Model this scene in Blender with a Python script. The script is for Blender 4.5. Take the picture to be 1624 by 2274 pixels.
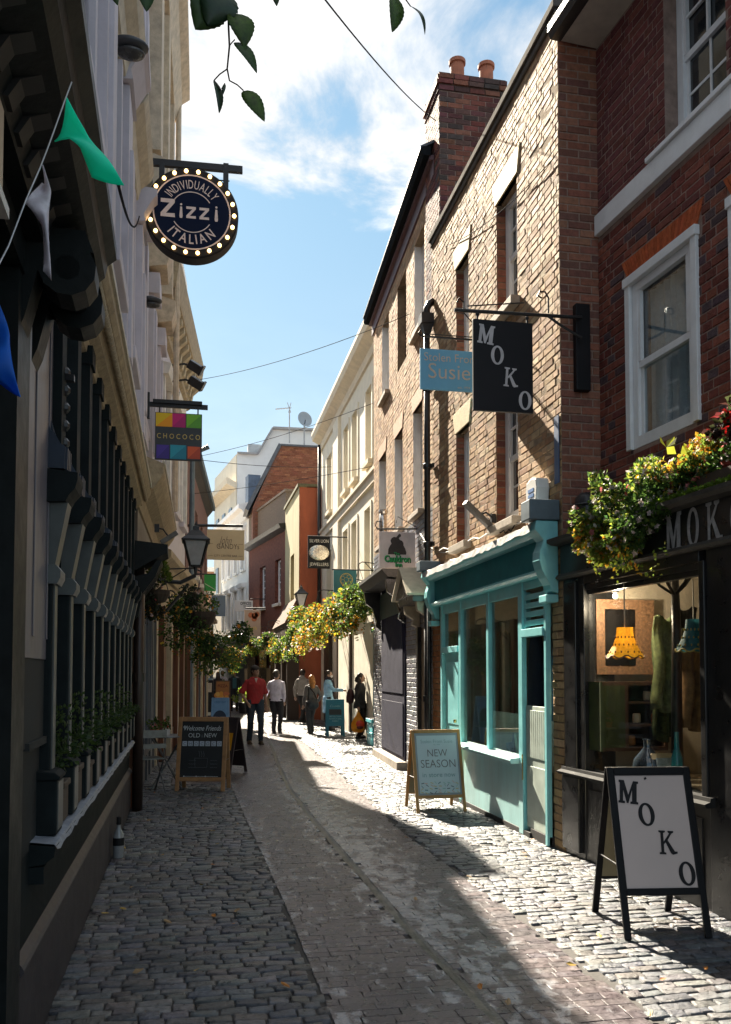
import bpy, bmesh, math, random
from mathutils import Vector, Matrix, Euler, noise as mnoise

# ------------------------------------------------------------------ camera, sky, sun, exposure
for o in list(bpy.data.objects): bpy.data.objects.remove(o)
scn = bpy.context.scene
COL = scn.collection
rad = math.radians
random.seed(7)

CAM_H, FOC, CX, HY, YAW, PITCH = 1.6, 1900.0, 812.0, 1494.0, rad(10.79), rad(2.5)   # survey of the view
SUN_AZ, SUN_EL = rad(11.0), rad(38.0)      # sun stands ahead, a little left of the lane's axis
cd = bpy.data.cameras.new('camera'); cam = bpy.data.objects.new('camera', cd); COL.objects.link(cam)
cam.location = (0, 0, CAM_H); cam.rotation_euler = (rad(90)+PITCH, 0, -YAW)
cd.sensor_fit = 'VERTICAL'; cd.sensor_height = 36.0; cd.lens = 36.0 * FOC / 2273.0
AXY = HY - FOC*math.tan(PITCH)                     # where the optical axis meets the picture
cd.shift_y = (AXY - 1136.5) / 2273.0
cd.clip_start = 0.05; cd.clip_end = 2000
scn.camera = cam

w = bpy.data.worlds.new('World'); scn.world = w; w.use_nodes = True
nt = w.node_tree; nt.nodes.clear()
def N(nt, typ, **kw):
    n = nt.nodes.new(typ)
    for k, v in kw.items():
        if k in ('inp',):
            for kk, vv in v.items(): n.inputs[kk].default_value = vv
        else: setattr(n, k, v)
    return n
def sky_world():
    L = nt.links.new
    out = N(nt, 'ShaderNodeOutputWorld'); bg = N(nt, 'ShaderNodeBackground')
    sky = N(nt, 'ShaderNodeTexSky'); sky.sky_type = 'NISHITA'; sky.sun_disc = False
    sky.sun_elevation = SUN_EL; sky.sun_rotation = -SUN_AZ
    sky.air_density = 1.0; sky.dust_density = 0.6; sky.ozone_density = 1.2
    tc = N(nt, 'ShaderNodeTexCoord')
    sep = N(nt, 'ShaderNodeSeparateXYZ'); L(tc.outputs['Generated'], sep.inputs[0])
    zz = N(nt, 'ShaderNodeMath', operation='ADD'); zz.inputs[1].default_value = 0.12; L(sep.outputs['Z'], zz.inputs[0])
    dx = N(nt, 'ShaderNodeMath', operation='DIVIDE'); L(sep.outputs['X'], dx.inputs[0]); L(zz.outputs[0], dx.inputs[1])
    dy = N(nt, 'ShaderNodeMath', operation='DIVIDE'); L(sep.outputs['Y'], dy.inputs[0]); L(zz.outputs[0], dy.inputs[1])
    cb = N(nt, 'ShaderNodeCombineXYZ'); L(dx.outputs[0], cb.inputs[0]); L(dy.outputs[0], cb.inputs[1]); cb.inputs[2].default_value = 3.3
    mp = N(nt, 'ShaderNodeMapping'); mp.inputs['Location'].default_value = CLOUD_OFF; L(cb.outputs[0], mp.inputs[0])
    n1 = N(nt, 'ShaderNodeTexNoise', inp={'Scale': 2.9, 'Detail': 10.0, 'Roughness': 0.60, 'Distortion': 0.5}); L(mp.outputs[0], n1.inputs['Vector'])
    n2 = N(nt, 'ShaderNodeTexNoise', inp={'Scale': 0.9, 'Detail': 2.0}); L(mp.outputs[0], n2.inputs['Vector'])
    # cloud cover grows with height above the horizon
    mr = N(nt, 'ShaderNodeMapRange', interpolation_type='SMOOTHSTEP'); L(sep.outputs['Z'], mr.inputs[0])
    for i, v in ((1, 0.38), (2, 0.54), (3, -0.24), (4, 0.17)): mr.inputs[i].default_value = v
    a = N(nt, 'ShaderNodeMath', operation='ADD'); L(n1.outputs['Fac'], a.inputs[0]); L(mr.outputs[0], a.inputs[1])
    b = N(nt, 'ShaderNodeMath', operation='MULTIPLY_ADD'); L(n2.outputs['Fac'], b.inputs[0]); b.inputs[1].default_value = 0.35; L(a.outputs[0], b.inputs[2])
    rp = N(nt, 'ShaderNodeMapRange', interpolation_type='SMOOTHSTEP'); L(b.outputs[0], rp.inputs[0])
    for i, v in ((1, 0.70), (2, 0.90), (3, 0.0), (4, 1.0)): rp.inputs[i].default_value = v
    # pale veil towards the horizon
    hz = N(nt, 'ShaderNodeMapRange', interpolation_type='SMOOTHSTEP'); L(sep.outputs['Z'], hz.inputs[0])
    for i, v in ((1, 0.02), (2, 0.5), (3, 0.35), (4, 0.0)): hz.inputs[i].default_value = v
    mx = N(nt, 'ShaderNodeMath', operation='MAXIMUM'); L(rp.outputs[0], mx.inputs[0]); L(hz.outputs[0], mx.inputs[1])
    mix = N(nt, 'ShaderNodeMixRGB'); L(mx.outputs[0], mix.inputs[0]); tn = N(nt, 'ShaderNodeMixRGB', blend_type='MULTIPLY'); tn.inputs[0].default_value = 1; tn.inputs[2].default_value = SKY_TINT; L(sky.outputs[0], tn.inputs[1])
    gr = N(nt, 'ShaderNodeValToRGB'); L(sep.outputs['Z'], gr.inputs[0]); el = gr.color_ramp.elements
    el[0].position = 0.03; el[0].color = (3.6, 4.5, 5.0, 1); el[1].position = 0.66; el[1].color = (1.35, 2.55, 3.8, 1)
    e2 = el.new(0.30); e2.color = (2.7, 4.0, 4.8, 1); e3 = el.new(0.48); e3.color = (2.1, 3.4, 4.4, 1)
    m5 = N(nt, 'ShaderNodeMixRGB'); m5.inputs[0].default_value = 0.72; L(tn.outputs[0], m5.inputs[1]); L(gr.outputs[0], m5.inputs[2]); L(m5.outputs[0], mix.inputs[1])
    cv = N(nt, 'ShaderNodeMapRange'); L(n1.outputs['Fac'], cv.inputs[0])
    for i, v in ((1, .35), (2, .72), (3, .70), (4, 1.12)): cv.inputs[i].default_value = v
    cm = N(nt, 'ShaderNodeMixRGB', blend_type='MULTIPLY'); cm.inputs[0].default_value = 1; cm.inputs[1].default_value = CLOUD; L(cv.outputs[0], cm.inputs[2]); L(cm.outputs[0], mix.inputs[2])
    L(mix.outputs[0], bg.inputs[0]); bg.inputs[1].default_value = SKY_STR
    L(bg.outputs[0], out.inputs[0])
CLOUD_OFF = (0.1, 2.2, 0)
SKY_STR, CLOUD, SKY_TINT = 0.044, (6.0, 6.0, 6.0, 1), (0.45, 0.62, 0.72, 1)
sky_world()
sd = bpy.data.lights.new('sun', 'SUN'); sd.energy = 5.0; sd.angle = rad(0.5); sd.color = (1.0, 0.89, 0.72)
sun = bpy.data.objects.new('sun', sd); COL.objects.link(sun)
sdir = Vector((-math.sin(SUN_AZ)*math.cos(SUN_EL), math.cos(SUN_AZ)*math.cos(SUN_EL), math.sin(SUN_EL)))
sun.rotation_euler = sdir.to_track_quat('Z', 'Y').to_euler(); sun.location = (-10, 30, 40)
vs = scn.view_settings; vs.view_transform = 'Standard'; vs.look = 'None'; vs.exposure = 2.2; vs.gamma = 1.0
scn.cycles.max_bounces = 6; scn.cycles.transparent_max_bounces = 12
scn.cycles.sample_clamp_indirect = 4.0

# ------------------------------------------------------------------ survey helpers: photo pixel -> world on a known plane
cy, sy_ = math.cos(YAW), math.sin(YAW)
CAMP = Vector((0, 0, CAM_H))
def ray(px, py):
    r, v = (px - CX)/FOC, (AXY - py)/FOC
    f, u = math.cos(PITCH) - v*math.sin(PITCH), math.sin(PITCH) + v*math.cos(PITCH)
    return Vector((r*cy + f*sy_, f*cy - r*sy_, u))
def at_y(px, py, y): d = ray(px, py); return CAMP + d*(y/d.y)
def ground(px, py): d = ray(px, py); return CAMP + d*(-CAM_H/d.z)
class Frame:
    """a facade: p0 -> p1 runs along the lane away from us; d = distance out into the lane"""
    def __init__(s, p0, p1, side):
        s.p0, s.p1, s.side = Vector((p0[0], p0[1], 0)), Vector((p1[0], p1[1], 0)), side
        s.u = (s.p1 - s.p0).normalized(); s.len = (s.p1 - s.p0).length
        s.sg = 1 if side == 'R' else -1
        s.out = Vector((-s.u.y, s.u.x, 0))*s.sg
        s.ang = math.atan2(s.u.y, s.u.x)
    def px(s, x, y, d=0.0):
        r = ray(x, y); q = s.p0 + s.out*d
        t = (q - CAMP).dot(s.out)/r.dot(s.out)
        P = CAMP + r*t
        return ((P - s.p0).dot(s.u), P.z)
    def s_(s, x, d=0.0): return s.px(x, 1000, d)[0]
    def w(s, a, d, z): return s.p0 + s.u*a + s.out*d + Vector((0, 0, z))

# ------------------------------------------------------------------ materials
MATS = {}
def mat(name, col, rough=0.6, var=0.12, scale=6.0, bump=0.0, bscale=60.0, metal=0.0, spec=0.5, attr=False,
        emit=None, estr=0.0, coat=0.0, stretch=None, trans=0.0):
    if name in MATS: return MATS[name]
    m = bpy.data.materials.new(name); m.use_nodes = True; t = m.node_tree; L = t.links.new
    p = t.nodes['Principled BSDF']
    p.inputs['Roughness'].default_value = rough; p.inputs['Metallic'].default_value = metal
    p.inputs['Specular IOR Level'].default_value = spec
    if coat: p.inputs['Coat Weight'].default_value = coat; p.inputs['Coat Roughness'].default_value = 0.15
    tc = N(t, 'ShaderNodeTexCoord'); src = tc.outputs['Object']
    if stretch:
        mp = N(t, 'ShaderNodeMapping'); mp.inputs['Scale'].default_value = stretch; L(src, mp.inputs[0]); src = mp.outputs[0]
    nz = N(t, 'ShaderNodeTexNoise', inp={'Scale': scale, 'Detail': 5.0, 'Roughness': 0.6}); L(src, nz.inputs['Vector'])
    mr = N(t, 'ShaderNodeMapRange'); L(nz.outputs['Fac'], mr.inputs[0])
    for i, v in ((1, 0.25), (2, 0.75), (3, 1-var*1.6), (4, 1+var*1.6)): mr.inputs[i].default_value = v
    mul = N(t, 'ShaderNodeMixRGB', blend_type='MULTIPLY'); mul.inputs[0].default_value = 1.0
    if attr:
        at = N(t, 'ShaderNodeAttribute'); at.attribute_name = 'Col'; L(at.outputs['Color'], mul.inputs[1])
    else: mul.inputs[1].default_value = (*col, 1)
    L(mr.outputs[0], mul.inputs[2]); L(mul.outputs[0], p.inputs['Base Color'])
    rr = N(t, 'ShaderNodeMapRange'); L(nz.outputs['Fac'], rr.inputs[0])
    for i, v in ((1, 0.3), (2, 0.7), (3, max(0.02, rough-0.08)), (4, min(1, rough+0.08))): rr.inputs[i].default_value = v
    L(rr.outputs[0], p.inputs['Roughness'])
    if bump:
        bz = N(t, 'ShaderNodeTexNoise', inp={'Scale': bscale, 'Detail': 4.0}); L(src, bz.inputs['Vector'])
        bp = N(t, 'ShaderNodeBump'); bp.inputs['Strength'].default_value = bump; bp.inputs['Distance'].default_value = 0.01
        L(bz.outputs['Fac'], bp.inputs['Height']); L(bp.outputs[0], p.inputs['Normal'])
    if emit: p.inputs['Emission Color'].default_value = (*emit, 1); p.inputs['Emission Strength'].default_value = estr
    if trans:
        tr = N(t, 'ShaderNodeBsdfTranslucent'); L(mul.outputs[0], tr.inputs[0])
        ms = N(t, 'ShaderNodeMixShader'); ms.inputs[0].default_value = trans
        L(p.outputs[0], ms.inputs[1]); L(tr.outputs[0], ms.inputs[2]); L(ms.outputs[0], t.nodes['Material Output'].inputs[0])
    MATS[name] = m; return m
def glass_mat(name, tint=(0.9, 0.95, 0.95), rough=0.02, refl=1.0):
    if name in MATS: return MATS[name]
    m = bpy.data.materials.new(name); m.use_nodes = True; t = m.node_tree; L = t.links.new; t.nodes.clear()
    o = N(t, 'ShaderNodeOutputMaterial'); a = N(t, 'ShaderNodeBsdfTransparent'); a.inputs[0].default_value = (*tint, 1)
    g = N(t, 'ShaderNodeBsdfGlossy'); g.inputs['Roughness'].default_value = rough
    f = N(t, 'ShaderNodeLayerWeight'); pw = N(t, 'ShaderNodeMath', operation='POWER'); L(f.outputs['Facing'], pw.inputs[0]); pw.inputs[1].default_value = 4.0
    f2 = N(t, 'ShaderNodeMath', operation='MULTIPLY_ADD'); L(pw.outputs[0], f2.inputs[0]); f2.inputs[1].default_value = .95; f2.inputs[2].default_value = .05
    k = N(t, 'ShaderNodeMath', operation='MULTIPLY'); L(f2.outputs[0], k.inputs[0]); k.inputs[1].default_value = refl; k.use_clamp = True
    x = N(t, 'ShaderNodeMixShader'); L(k.outputs[0], x.inputs[0]); L(a.outputs[0], x.inputs[1]); L(g.outputs[0], x.inputs[2])
    L(x.outputs[0], o.inputs[0]); MATS[name] = m; return m

# ------------------------------------------------------------------ mesh builder
class MB:
    def __init__(s, fr=None): s.v, s.f, s.c, s.sg = [], [], [], (fr.sg if fr else 1)
    def add(s, vs, fs, col=None):
        b = len(s.v)
        for v in vs: s.v.append((v[0], v[1]*s.sg, v[2]))
        for f in fs: s.f.append([b+i for i in f]); s.c.append(col)
        return s
    def box(s, x0, x1, y0, y1, z0, z1, col=None):
        v = [(x0,y0,z0),(x1,y0,z0),(x1,y1,z0),(x0,y1,z0),(x0,y0,z1),(x1,y0,z1),(x1,y1,z1),(x0,y1,z1)]
        return s.add(v, [(0,3,2,1),(4,5,6,7),(0,1,5,4),(1,2,6,5),(2,3,7,6),(3,0,4,7)], col)
    def obox(s, c, size, R=None, col=None):
        h = [k/2 for k in size]; R = R or Matrix.Identity(3); c = Vector(c)
        v = [c + R @ Vector((i*h[0], j*h[1], k*h[2])) for k in (-1,1) for j in (-1,1) for i in (-1,1)]
        return s.add(v, [(0,2,3,1),(4,5,7,6),(0,1,5,4),(1,3,7,5),(3,2,6,7),(2,0,4,6)], col)
    def beam(s, a, b, w, h, col=None, up=(0,0,1)):
        a, b = Vector(a), Vector(b); d = b-a; X = d.normalized(); U = Vector(up)
        if abs(X.dot(U)) > 0.98: U = Vector((0,1,0))
        Y = U.cross(X).normalized(); Z = X.cross(Y)
        return s.obox((a+b)/2, (d.length, w, h), Matrix((X, Y, Z)).transposed(), col)
    def prism(s, poly, ext, col=None):
        n = len(poly); e = Vector(ext); P = [Vector(p) for p in poly]
        fs = [tuple(range(n)), tuple(range(2*n-1, n-1, -1))] + [(i, (i+1) % n, n+(i+1) % n, n+i) for i in range(n)]
        return s.add(P + [p+e for p in P], fs, col)
    def prof(s, pts, x0, x1, col=None):      # profile (d,z) swept along the facade
        return s.prism([(x0, p[0], p[1]) for p in pts], (x1-x0, 0, 0), col)
    def tube(s, pts, r, n=8, col=None, cap=True):
        P = [Vector(p) for p in pts]; m = len(P); R = r if isinstance(r, (list, tuple)) else [r]*m
        vs, fs = [], []; prev = None
        for i, p in enumerate(P):
            T = (P[min(i+1, m-1)] - P[max(i-1, 0)]).normalized()
            if prev is None:
                U = Vector((0,0,1)) if abs(T.z) < 0.9 else Vector((1,0,0)); A = T.cross(U).normalized()
            else: A = (prev - T*prev.dot(T)).normalized()
            prev = A; B = T.cross(A)
            for k in range(n):
                t = 2*math.pi*k/n; vs.append(p + (A*math.cos(t) + B*math.sin(t))*R[i])
        for i in range(m-1):
            for k in range(n): fs.append((i*n+k, i*n+(k+1) % n, (i+1)*n+(k+1) % n, (i+1)*n+k))
        if cap: fs.append(tuple(range(n-1, -1, -1))); fs.append(tuple(range((m-1)*n, m*n)))
        return s.add(vs, fs, col)
    def lathe(s, prof, c=(0,0,0), n=16, M=None, col=None, sx=1.0, sy=1.0):
        c = Vector(c); vs, fs = [], []; m = len(prof)
        for r, z in prof:
            for k in range(n):
                t = 2*math.pi*k/n; q = Vector((r*math.cos(t)*sx, r*math.sin(t)*sy, z))
                vs.append(c + (M @ q if M else q))
        for i in range(m-1):
            for k in range(n): fs.append((i*n+k, i*n+(k+1) % n, (i+1)*n+(k+1) % n, (i+1)*n+k))
        if prof[0][0] > 1e-6: fs.append(tuple(range(n-1, -1, -1)))
        if prof[-1][0] > 1e-6: fs.append(tuple(range((m-1)*n, m*n)))
        return s.add(vs, fs, col)
    def ball(s, c, r, n=10, m=7, col=None, M=None, jit=0):
        rr = r if isinstance(r, (tuple, list)) else (r, r, r); c = Vector(c); vs, fs = [], []
        for i in range(m+1):
            a = math.pi*i/m
            for k in range(n):
                t = 2*math.pi*k/n; q = Vector((math.sin(a)*math.cos(t)*rr[0], math.sin(a)*math.sin(t)*rr[1], math.cos(a)*rr[2]))
                if jit: q *= 1+random.uniform(-jit, jit)
                vs.append(c + (M @ q if M else q))
        for i in range(m):
            for k in range(n): fs.append((i*n+k, i*n+(k+1) % n, (i+1)*n+(k+1) % n, (i+1)*n+k))
        return s.add(vs, fs, col)
    def build(s, name, m, parent=None, smooth=False, bevel=0, recalc=True, weld=False, loc=None, mats=None):
        me = bpy.data.meshes.new(name); me.from_pydata([tuple(v) for v in s.v], [], s.f)
        if any(c is not None for c in s.c):
            ca = me.color_attributes.new('Col', 'FLOAT_COLOR', 'CORNER'); buf = []
            for f, c in zip(me.polygons, s.c):
                c = c or (0.5, 0.5, 0.5); buf += [c[0], c[1], c[2], 1.0]*f.loop_total
            ca.data.foreach_set('color', buf)
        if recalc or weld:
            bm = bmesh.new(); bm.from_mesh(me)
            if weld: bmesh.ops.remove_doubles(bm, verts=bm.verts, dist=1e-5)
            if recalc: bmesh.ops.recalc_face_normals(bm, faces=bm.faces)
            bm.to_mesh(me); bm.free()
        uv = me.uv_layers.new(name='UVMap'); ub = [0.0]*(2*len(me.loops))
        for f in me.polygons:
            n = f.normal
            for li in f.loop_indices:
                q = me.vertices[me.loops[li].vertex_index].co
                if abs(n.z) > 0.7: a, b = q.x, q.y
                elif abs(n.y) >= abs(n.x): a, b = q.x, q.z
                else: a, b = q.y, q.z
                ub[2*li] = a; ub[2*li+1] = b
        uv.data.foreach_set('uv', ub)
        if smooth: me.polygons.foreach_set('use_smooth', [True]*len(me.polygons))
        for mm in (mats or [m]): me.materials.append(mm)
        o = bpy.data.objects.new(name, me); COL.objects.link(o)
        if parent: o.parent = parent
        if loc: o.location = loc
        if bevel:
            b = o.modifiers.new('edge', 'BEVEL'); b.width = bevel; b.segments = 2; b.limit_method = 'ANGLE'; b.angle_limit = rad(40)
        return o
def tag(o, label, cat, group=None):
    o['label'] = label; o['category'] = cat
    if group: o['group'] = group
    return o
def thing(name, label, cat, loc=(0,0,0), rotz=0.0, group=None):
    o = bpy.data.objects.new(name, None); COL.objects.link(o); o.empty_display_size = 0.2
    o.location = loc; o.rotation_euler = (0, 0, rotz); return tag(o, label, cat, group)
def building(name, label, fr, cat='building'): return thing(name, label, cat, fr.p0, fr.ang)
def kids(o): return [c for c in bpy.data.objects if c.parent is o]
def copy_tree(o, label=None, loc=None, rotz=None, scale=None, parent=None, group=None):
    c = o.copy(); COL.objects.link(c)
    if parent: c.parent = parent
    if label: c['label'] = label
    if group: c['group'] = group
    if loc is not None: c.location = loc
    if rotz is not None: c.rotation_euler = (0, 0, rotz)
    if scale is not None: c.scale = (scale,)*3 if not isinstance(scale, tuple) else scale
    for ch in kids(o): copy_tree(ch, parent=c)
    return c

# ------------------------------------------------------------------ lettering
_fc = {}
def glyphs(s, bold=0.0, shear=0.0):
    k = (s, bold, shear)
    if k in _fc: return _fc[k]
    c = bpy.data.curves.new('t', 'FONT'); c.body = s; c.size = 1.0; c.align_x = 'CENTER'; c.extrude = 0.0
    c.offset = bold; c.shear = shear; c.resolution_u = 3
    o = bpy.data.objects.new('t', c); COL.objects.link(o)
    dg = bpy.context.evaluated_depsgraph_get(); dg.update()
    me = bpy.data.meshes.new_from_object(o.evaluated_get(dg))
    vs = [v.co.copy() for v in me.vertices]; fs = [tuple(p.vertices) for p in me.polygons]
    bpy.data.objects.remove(o); bpy.data.curves.remove(c); bpy.data.meshes.remove(me)
    _fc[k] = (vs, fs); return _fc[k]
def text(mb, s, x, z, h, y, maxw=None, bold=0.0, shear=0.0, face=-1, col=None, wx=1.0):
    """cap height h, centred on x, baseline z, in the plane y; face -1 reads from -y"""
    vs, fs = glyphs(s, bold, shear)
    if not vs: return
    k = h/0.69; x0 = min(v.x for v in vs); x1 = max(v.x for v in vs); kx = k*wx
    if maxw and (x1-x0)*kx > maxw: kx = maxw/(x1-x0)
    cxm = (x0+x1)/2
    mb.add([(x + (v.x-cxm)*kx*(-face), y, z + v.y*k) for v in vs], fs, col)
def arc_text(mb, s, cx, cz, R, a0, a1, h, y, bold=0.0, inward=False, col=None):
    n = len(s); k = h/0.69
    ws = [max(v.x for v in glyphs(c_, bold)[0])-min(v.x for v in glyphs(c_, bold)[0]) for c_ in s]; gap = .16; tot = sum(ws)+gap*(n-1); pos = []; u = 0
    for w_ in ws: pos.append((u+w_/2)/tot); u += w_+gap
    kx = min(k, abs(rad(a1-a0))*(R+h*.4)/tot)
    for i, ch in enumerate(s):
        vs, fs = glyphs(ch, bold)
        a = rad(a0 + (a1-a0)*pos[i])
        xm = (min(v.x for v in vs)+max(v.x for v in vs))/2
        rdir = Vector((math.cos(a), math.sin(a))); up = -rdir if inward else rdir
        rt = Vector((up.y, -up.x)); base = rdir*(R + (h if inward else 0))
        mb.add([(cx + base.x + rt.x*(v.x-xm)*kx + up.x*v.y*k, y, cz + base.y + rt.y*(v.x-xm)*kx + up.y*v.y*k) for v in vs], fs, col)
def ring2(mb, cx, cz, r0, r1, y, n=40, a0=0, a1=360, ez=1.0, col=None):
    full = abs(a1-a0) >= 360; m = n if full else n+1; vs, fs = [], []
    for i in range(m):
        a = rad(a0 + (a1-a0)*i/n)
        for r in (r0, r1): vs.append((cx + r*math.cos(a), y, cz + r*ez*math.sin(a)))
    for i in range(n): j = (i+1) % m; fs.append((2*i, 2*i+1, 2*j+1, 2*j))
    mb.add(vs, fs, col)
# hand-cut slab letters for the M O K O signs, unit height
LET = {'M': [(0,0),(.36,0),(.36,.09),(.26,.11),(.26,.58),(.46,.02),(.56,.02),(.75,.60),(.75,.11),(.66,.09),(.66,0),(1.1,0),(1.1,.09),(1.01,.11),(1.01,.89),(1.09,.91),(1.09,1),(.80,1),(.54,.38),(.30,1),(0,1),(0,.91),(.07,.89),(.07,.11),(0,.09)],
       'K': [(0,0),(.36,0),(.36,.07),(.26,.1),(.26,.42),(.36,.5),(.62,.06),(.72,.0),(.98,.06),(.98,.14),(.84,.14),(.48,.6),(.7,.88),(.82,.93),(.82,1),(.5,1),(.5,.94),(.58,.88),(.26,.54),(.26,.9),(.36,.93),(.36,1),(0,1),(0,.93),(.1,.9),(.1,.1),(0,.07)]}
def slab(mb, ch, x, z, h, y, tilt=0.0, face=-1, wx=1.0):
    ca, sa = math.cos(tilt), math.sin(tilt)
    T = lambda p, cxx: (x + ((p[0]-cxx)*wx*ca - (p[1]-.5)*sa)*h*(-face), y, z + h*.5 + ((p[0]-cxx)*wx*sa + (p[1]-.5)*ca)*h)
    if ch == 'O':
        n = 28; vs = []; fs = []
        for i in range(n):
            a = 2*math.pi*i/n
            vs.append(T((.38*math.cos(a), .5+.5*math.sin(a)), 0)); vs.append(T((.19*math.cos(a), .5+.405*math.sin(a)), 0))
        for i in range(n): j = (i+1) % n; fs.append((2*i, 2*j, 2*j+1, 2*i+1))
        mb.add(vs, fs)
    else:
        P = LET[ch]; mb.add([T(p, .52 if ch == 'M' else .45) for p in P], [tuple(range(len(P)))])

# ------------------------------------------------------------------ wall pieces
def wall_grid(mb, s0, s1, z0, z1, holes, d=0.0, reveal=0.2, col=None):
    xs = sorted({s0, s1, *[h[0] for h in holes], *[h[1] for h in holes]}); zs = sorted({z0, z1, *[h[2] for h in holes], *[h[3] for h in holes]})
    xs = [x for x in xs if s0 <= x <= s1]; zs = [z for z in zs if z0 <= z <= z1]
    for i in range(len(xs)-1):
        for j in range(len(zs)-1):
            cx_, cz_ = (xs[i]+xs[i+1])/2, (zs[j]+zs[j+1])/2
            if any(h[0] < cx_ < h[1] and h[2] < cz_ < h[3] for h in holes): continue
            mb.add([(xs[i],d,zs[j]),(xs[i+1],d,zs[j]),(xs[i+1],d,zs[j+1]),(xs[i],d,zs[j+1])], [(0,1,2,3)], col)
    for a, b, c, e in holes:
        r = d-reveal
        mb.add([(a,d,c),(b,d,c),(b,d,e),(a,d,e),(a,r,c),(b,r,c),(b,r,e),(a,r,e)], [(0,4,5,1),(1,5,6,2),(2,6,7,3),(3,7,4,0)], col)
def jit(c, k): 
    f = 1+random.uniform(-k, k); return tuple(max(0, x*f*(1+random.uniform(-k*.25, k*.25))) for x in c)
def bricks(mb, s0, s1, z0, z1, holes, pal, d=0.0, bw=0.225, rh=0.075, m=0.011, proud=0.007, tilt=0.004, flemish=True, axis='s', shape=None, k=0.18):
    """single bricks laid proud of the mortar face; holes = (s0,s1,z0,z1); shape(z)->(s0,s1) trims a row; axis 'd' lays them on an end wall"""
    n = int((z1-z0)/rh)
    for r in range(n):
        za, zb = z0+r*rh+m/2, z0+(r+1)*rh-m/2; zc = (za+zb)/2
        a, b = (s0, s1) if not shape else shape(zc)
        x = a - ((bw*.5 if r % 2 else 0) if not flemish else ((bw*.75) if r % 2 else 0)); i = r
        while x < b:
            L = bw if not flemish else (bw if i % 2 else bw*.5+m*.5)
            segs = [(max(x+m/2, a), min(x+L-m/2, b))]
            for h in holes:
                if h[2]-.01 < zc < h[3]+.01:
                    ns = []
                    for p, q in segs:
                        if q <= h[0] or p >= h[1]: ns.append((p, q))
                        else:
                            if p < h[0]-.02: ns.append((p, h[0]))
                            if q > h[1]+.02: ns.append((h[1], q))
                    segs = ns
            for p, q in segs:
                if q-p < .02: continue
                col = jit(random.choice(pal), k); e = proud+random.uniform(-.003, .003)
                t = [d+e+random.uniform(-tilt, tilt) for _ in range(4)]
                g = .004
                if axis == 's':
                    v = [(p,d,za),(q,d,za),(q,d,zb),(p,d,zb),(p+g,t[0],za+g),(q-g,t[1],za+g),(q-g,t[2],zb-g),(p+g,t[3],zb-g)]
                else:
                    v = [(d,p,za),(d,q,za),(d,q,zb),(d,p,zb),(2*d-t[0],p+g,za+g),(2*d-t[1],q-g,za+g),(2*d-t[2],q-g,zb-g),(2*d-t[3],p+g,zb-g)]
                mb.add(v, [(4,5,6,7),(0,1,5,4),(1,2,6,5),(2,3,7,6),(3,0,4,7)], col)
            x += L; i += 1
def sash(fr, par, s0, s1, z0, z1, d=-0.11, cols=2, rows=2, mframe=None, mglass=None, fw=0.06, sill=True, sill_m=None, so=0.08, sh=0.08, curtain=None, name='window', sd=None):
    f = MB(fr); zm = (z0+z1)/2; t = .05
    f.box(s0, s0+fw, d-t, d, z0, z1); f.box(s1-fw, s1, d-t, d, z0, z1); f.box(s0+fw, s1-fw, d-t, d, z0, z0+fw*1.3); f.box(s0+fw, s1-fw, d-t, d, z1-fw, z1)
    f.box(s0+fw, s1-fw, d-t-.03, d-.012, zm-.03, zm+.025)
    for (za, zb, dd) in ((z0+fw*1.3, zm-.03, d-.03), (zm+.025, z1-fw, d-.005)):
        f.box(s0+fw, s0+fw+.035, dd-.035, dd, za, zb); f.box(s1-fw-.035, s1-fw, dd-.035, dd, za, zb)
        a, b = s0+fw+.035, s1-fw-.035
        for i in range(1, cols): x = a+(b-a)*i/cols; f.box(x-.011, x+.011, dd-.03, dd-.004, za, zb)
        for j in range(1, rows): z = za+(zb-za)*j/rows; f.box(a, b, dd-.028, dd-.006, z-.011, z+.011)
    o = f.build(name, mframe, par)
    g = MB(fr); g.box(s0+fw, s1-fw, d-.05, d-.043, z0+fw, z1-fw); g.build('pane', mglass, o)
    if curtain:
        c = MB(fr); n = 24; vs, fs = [], []
        for i in range(n+1):
            x = s0+fw+(s1-s0-2*fw)*i/n
            for z in (z0+.05, z1-.05): vs.append((x, d-.15+.018*math.sin(i*1.9), z))
        for i in range(n): fs.append((2*i, 2*i+2, 2*i+3, 2*i+1))
        c.add(vs, fs).build('curtain', curtain, o, recalc=False)
    if sill:
        q = MB(fr); q.box(s0-.07, s1+.07, d-.02, (sd if sd is not None else 0)+so, z0-sh, z0-.002); q.build('sill', sill_m or mframe, o, bevel=.008)
    return o
# ------------------------------------------------------------------ ground: lane of setts, brick band, gully
def lerp_tab(t, y):
    if y <= t[0][0]: return t[0][1]
    for (a, b), (c, d) in zip(t, t[1:]):
        if y <= c: return b + (d-b)*(y-a)/(c-a)
    return t[-1][1]
XL = [(2,-.66),(4.1,-.72),(10.3,-.83),(14.5,-.85),(20,-.45),(26,-.05),(32,.3),(45,.85),(60,1.2)]
XR = [(2,3.6),(7.2,3.2),(11.6,3.2),(17.3,3.5),(17.5,3.98),(28.9,3.98),(29,3.2),(33,3.2),(39,2.1),(45,1.2),(60,1.5)]
B1 = [(2,.68),(4,.63),(6,.6),(11.5,.46),(16,.4),(24,.6),(60,.9)]
B2 = [(2,2.08),(5,2.03),(8.4,1.98),(18,2.28),(28,2.2),(36,1.6),(60,1.1)]
GX = [(2,1.42),(4,1.34),(5.2,1.28),(9.4,1.2),(12,1.2),(15,1.32),(24,1.75),(34,1.6),(60,1.1)]
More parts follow.
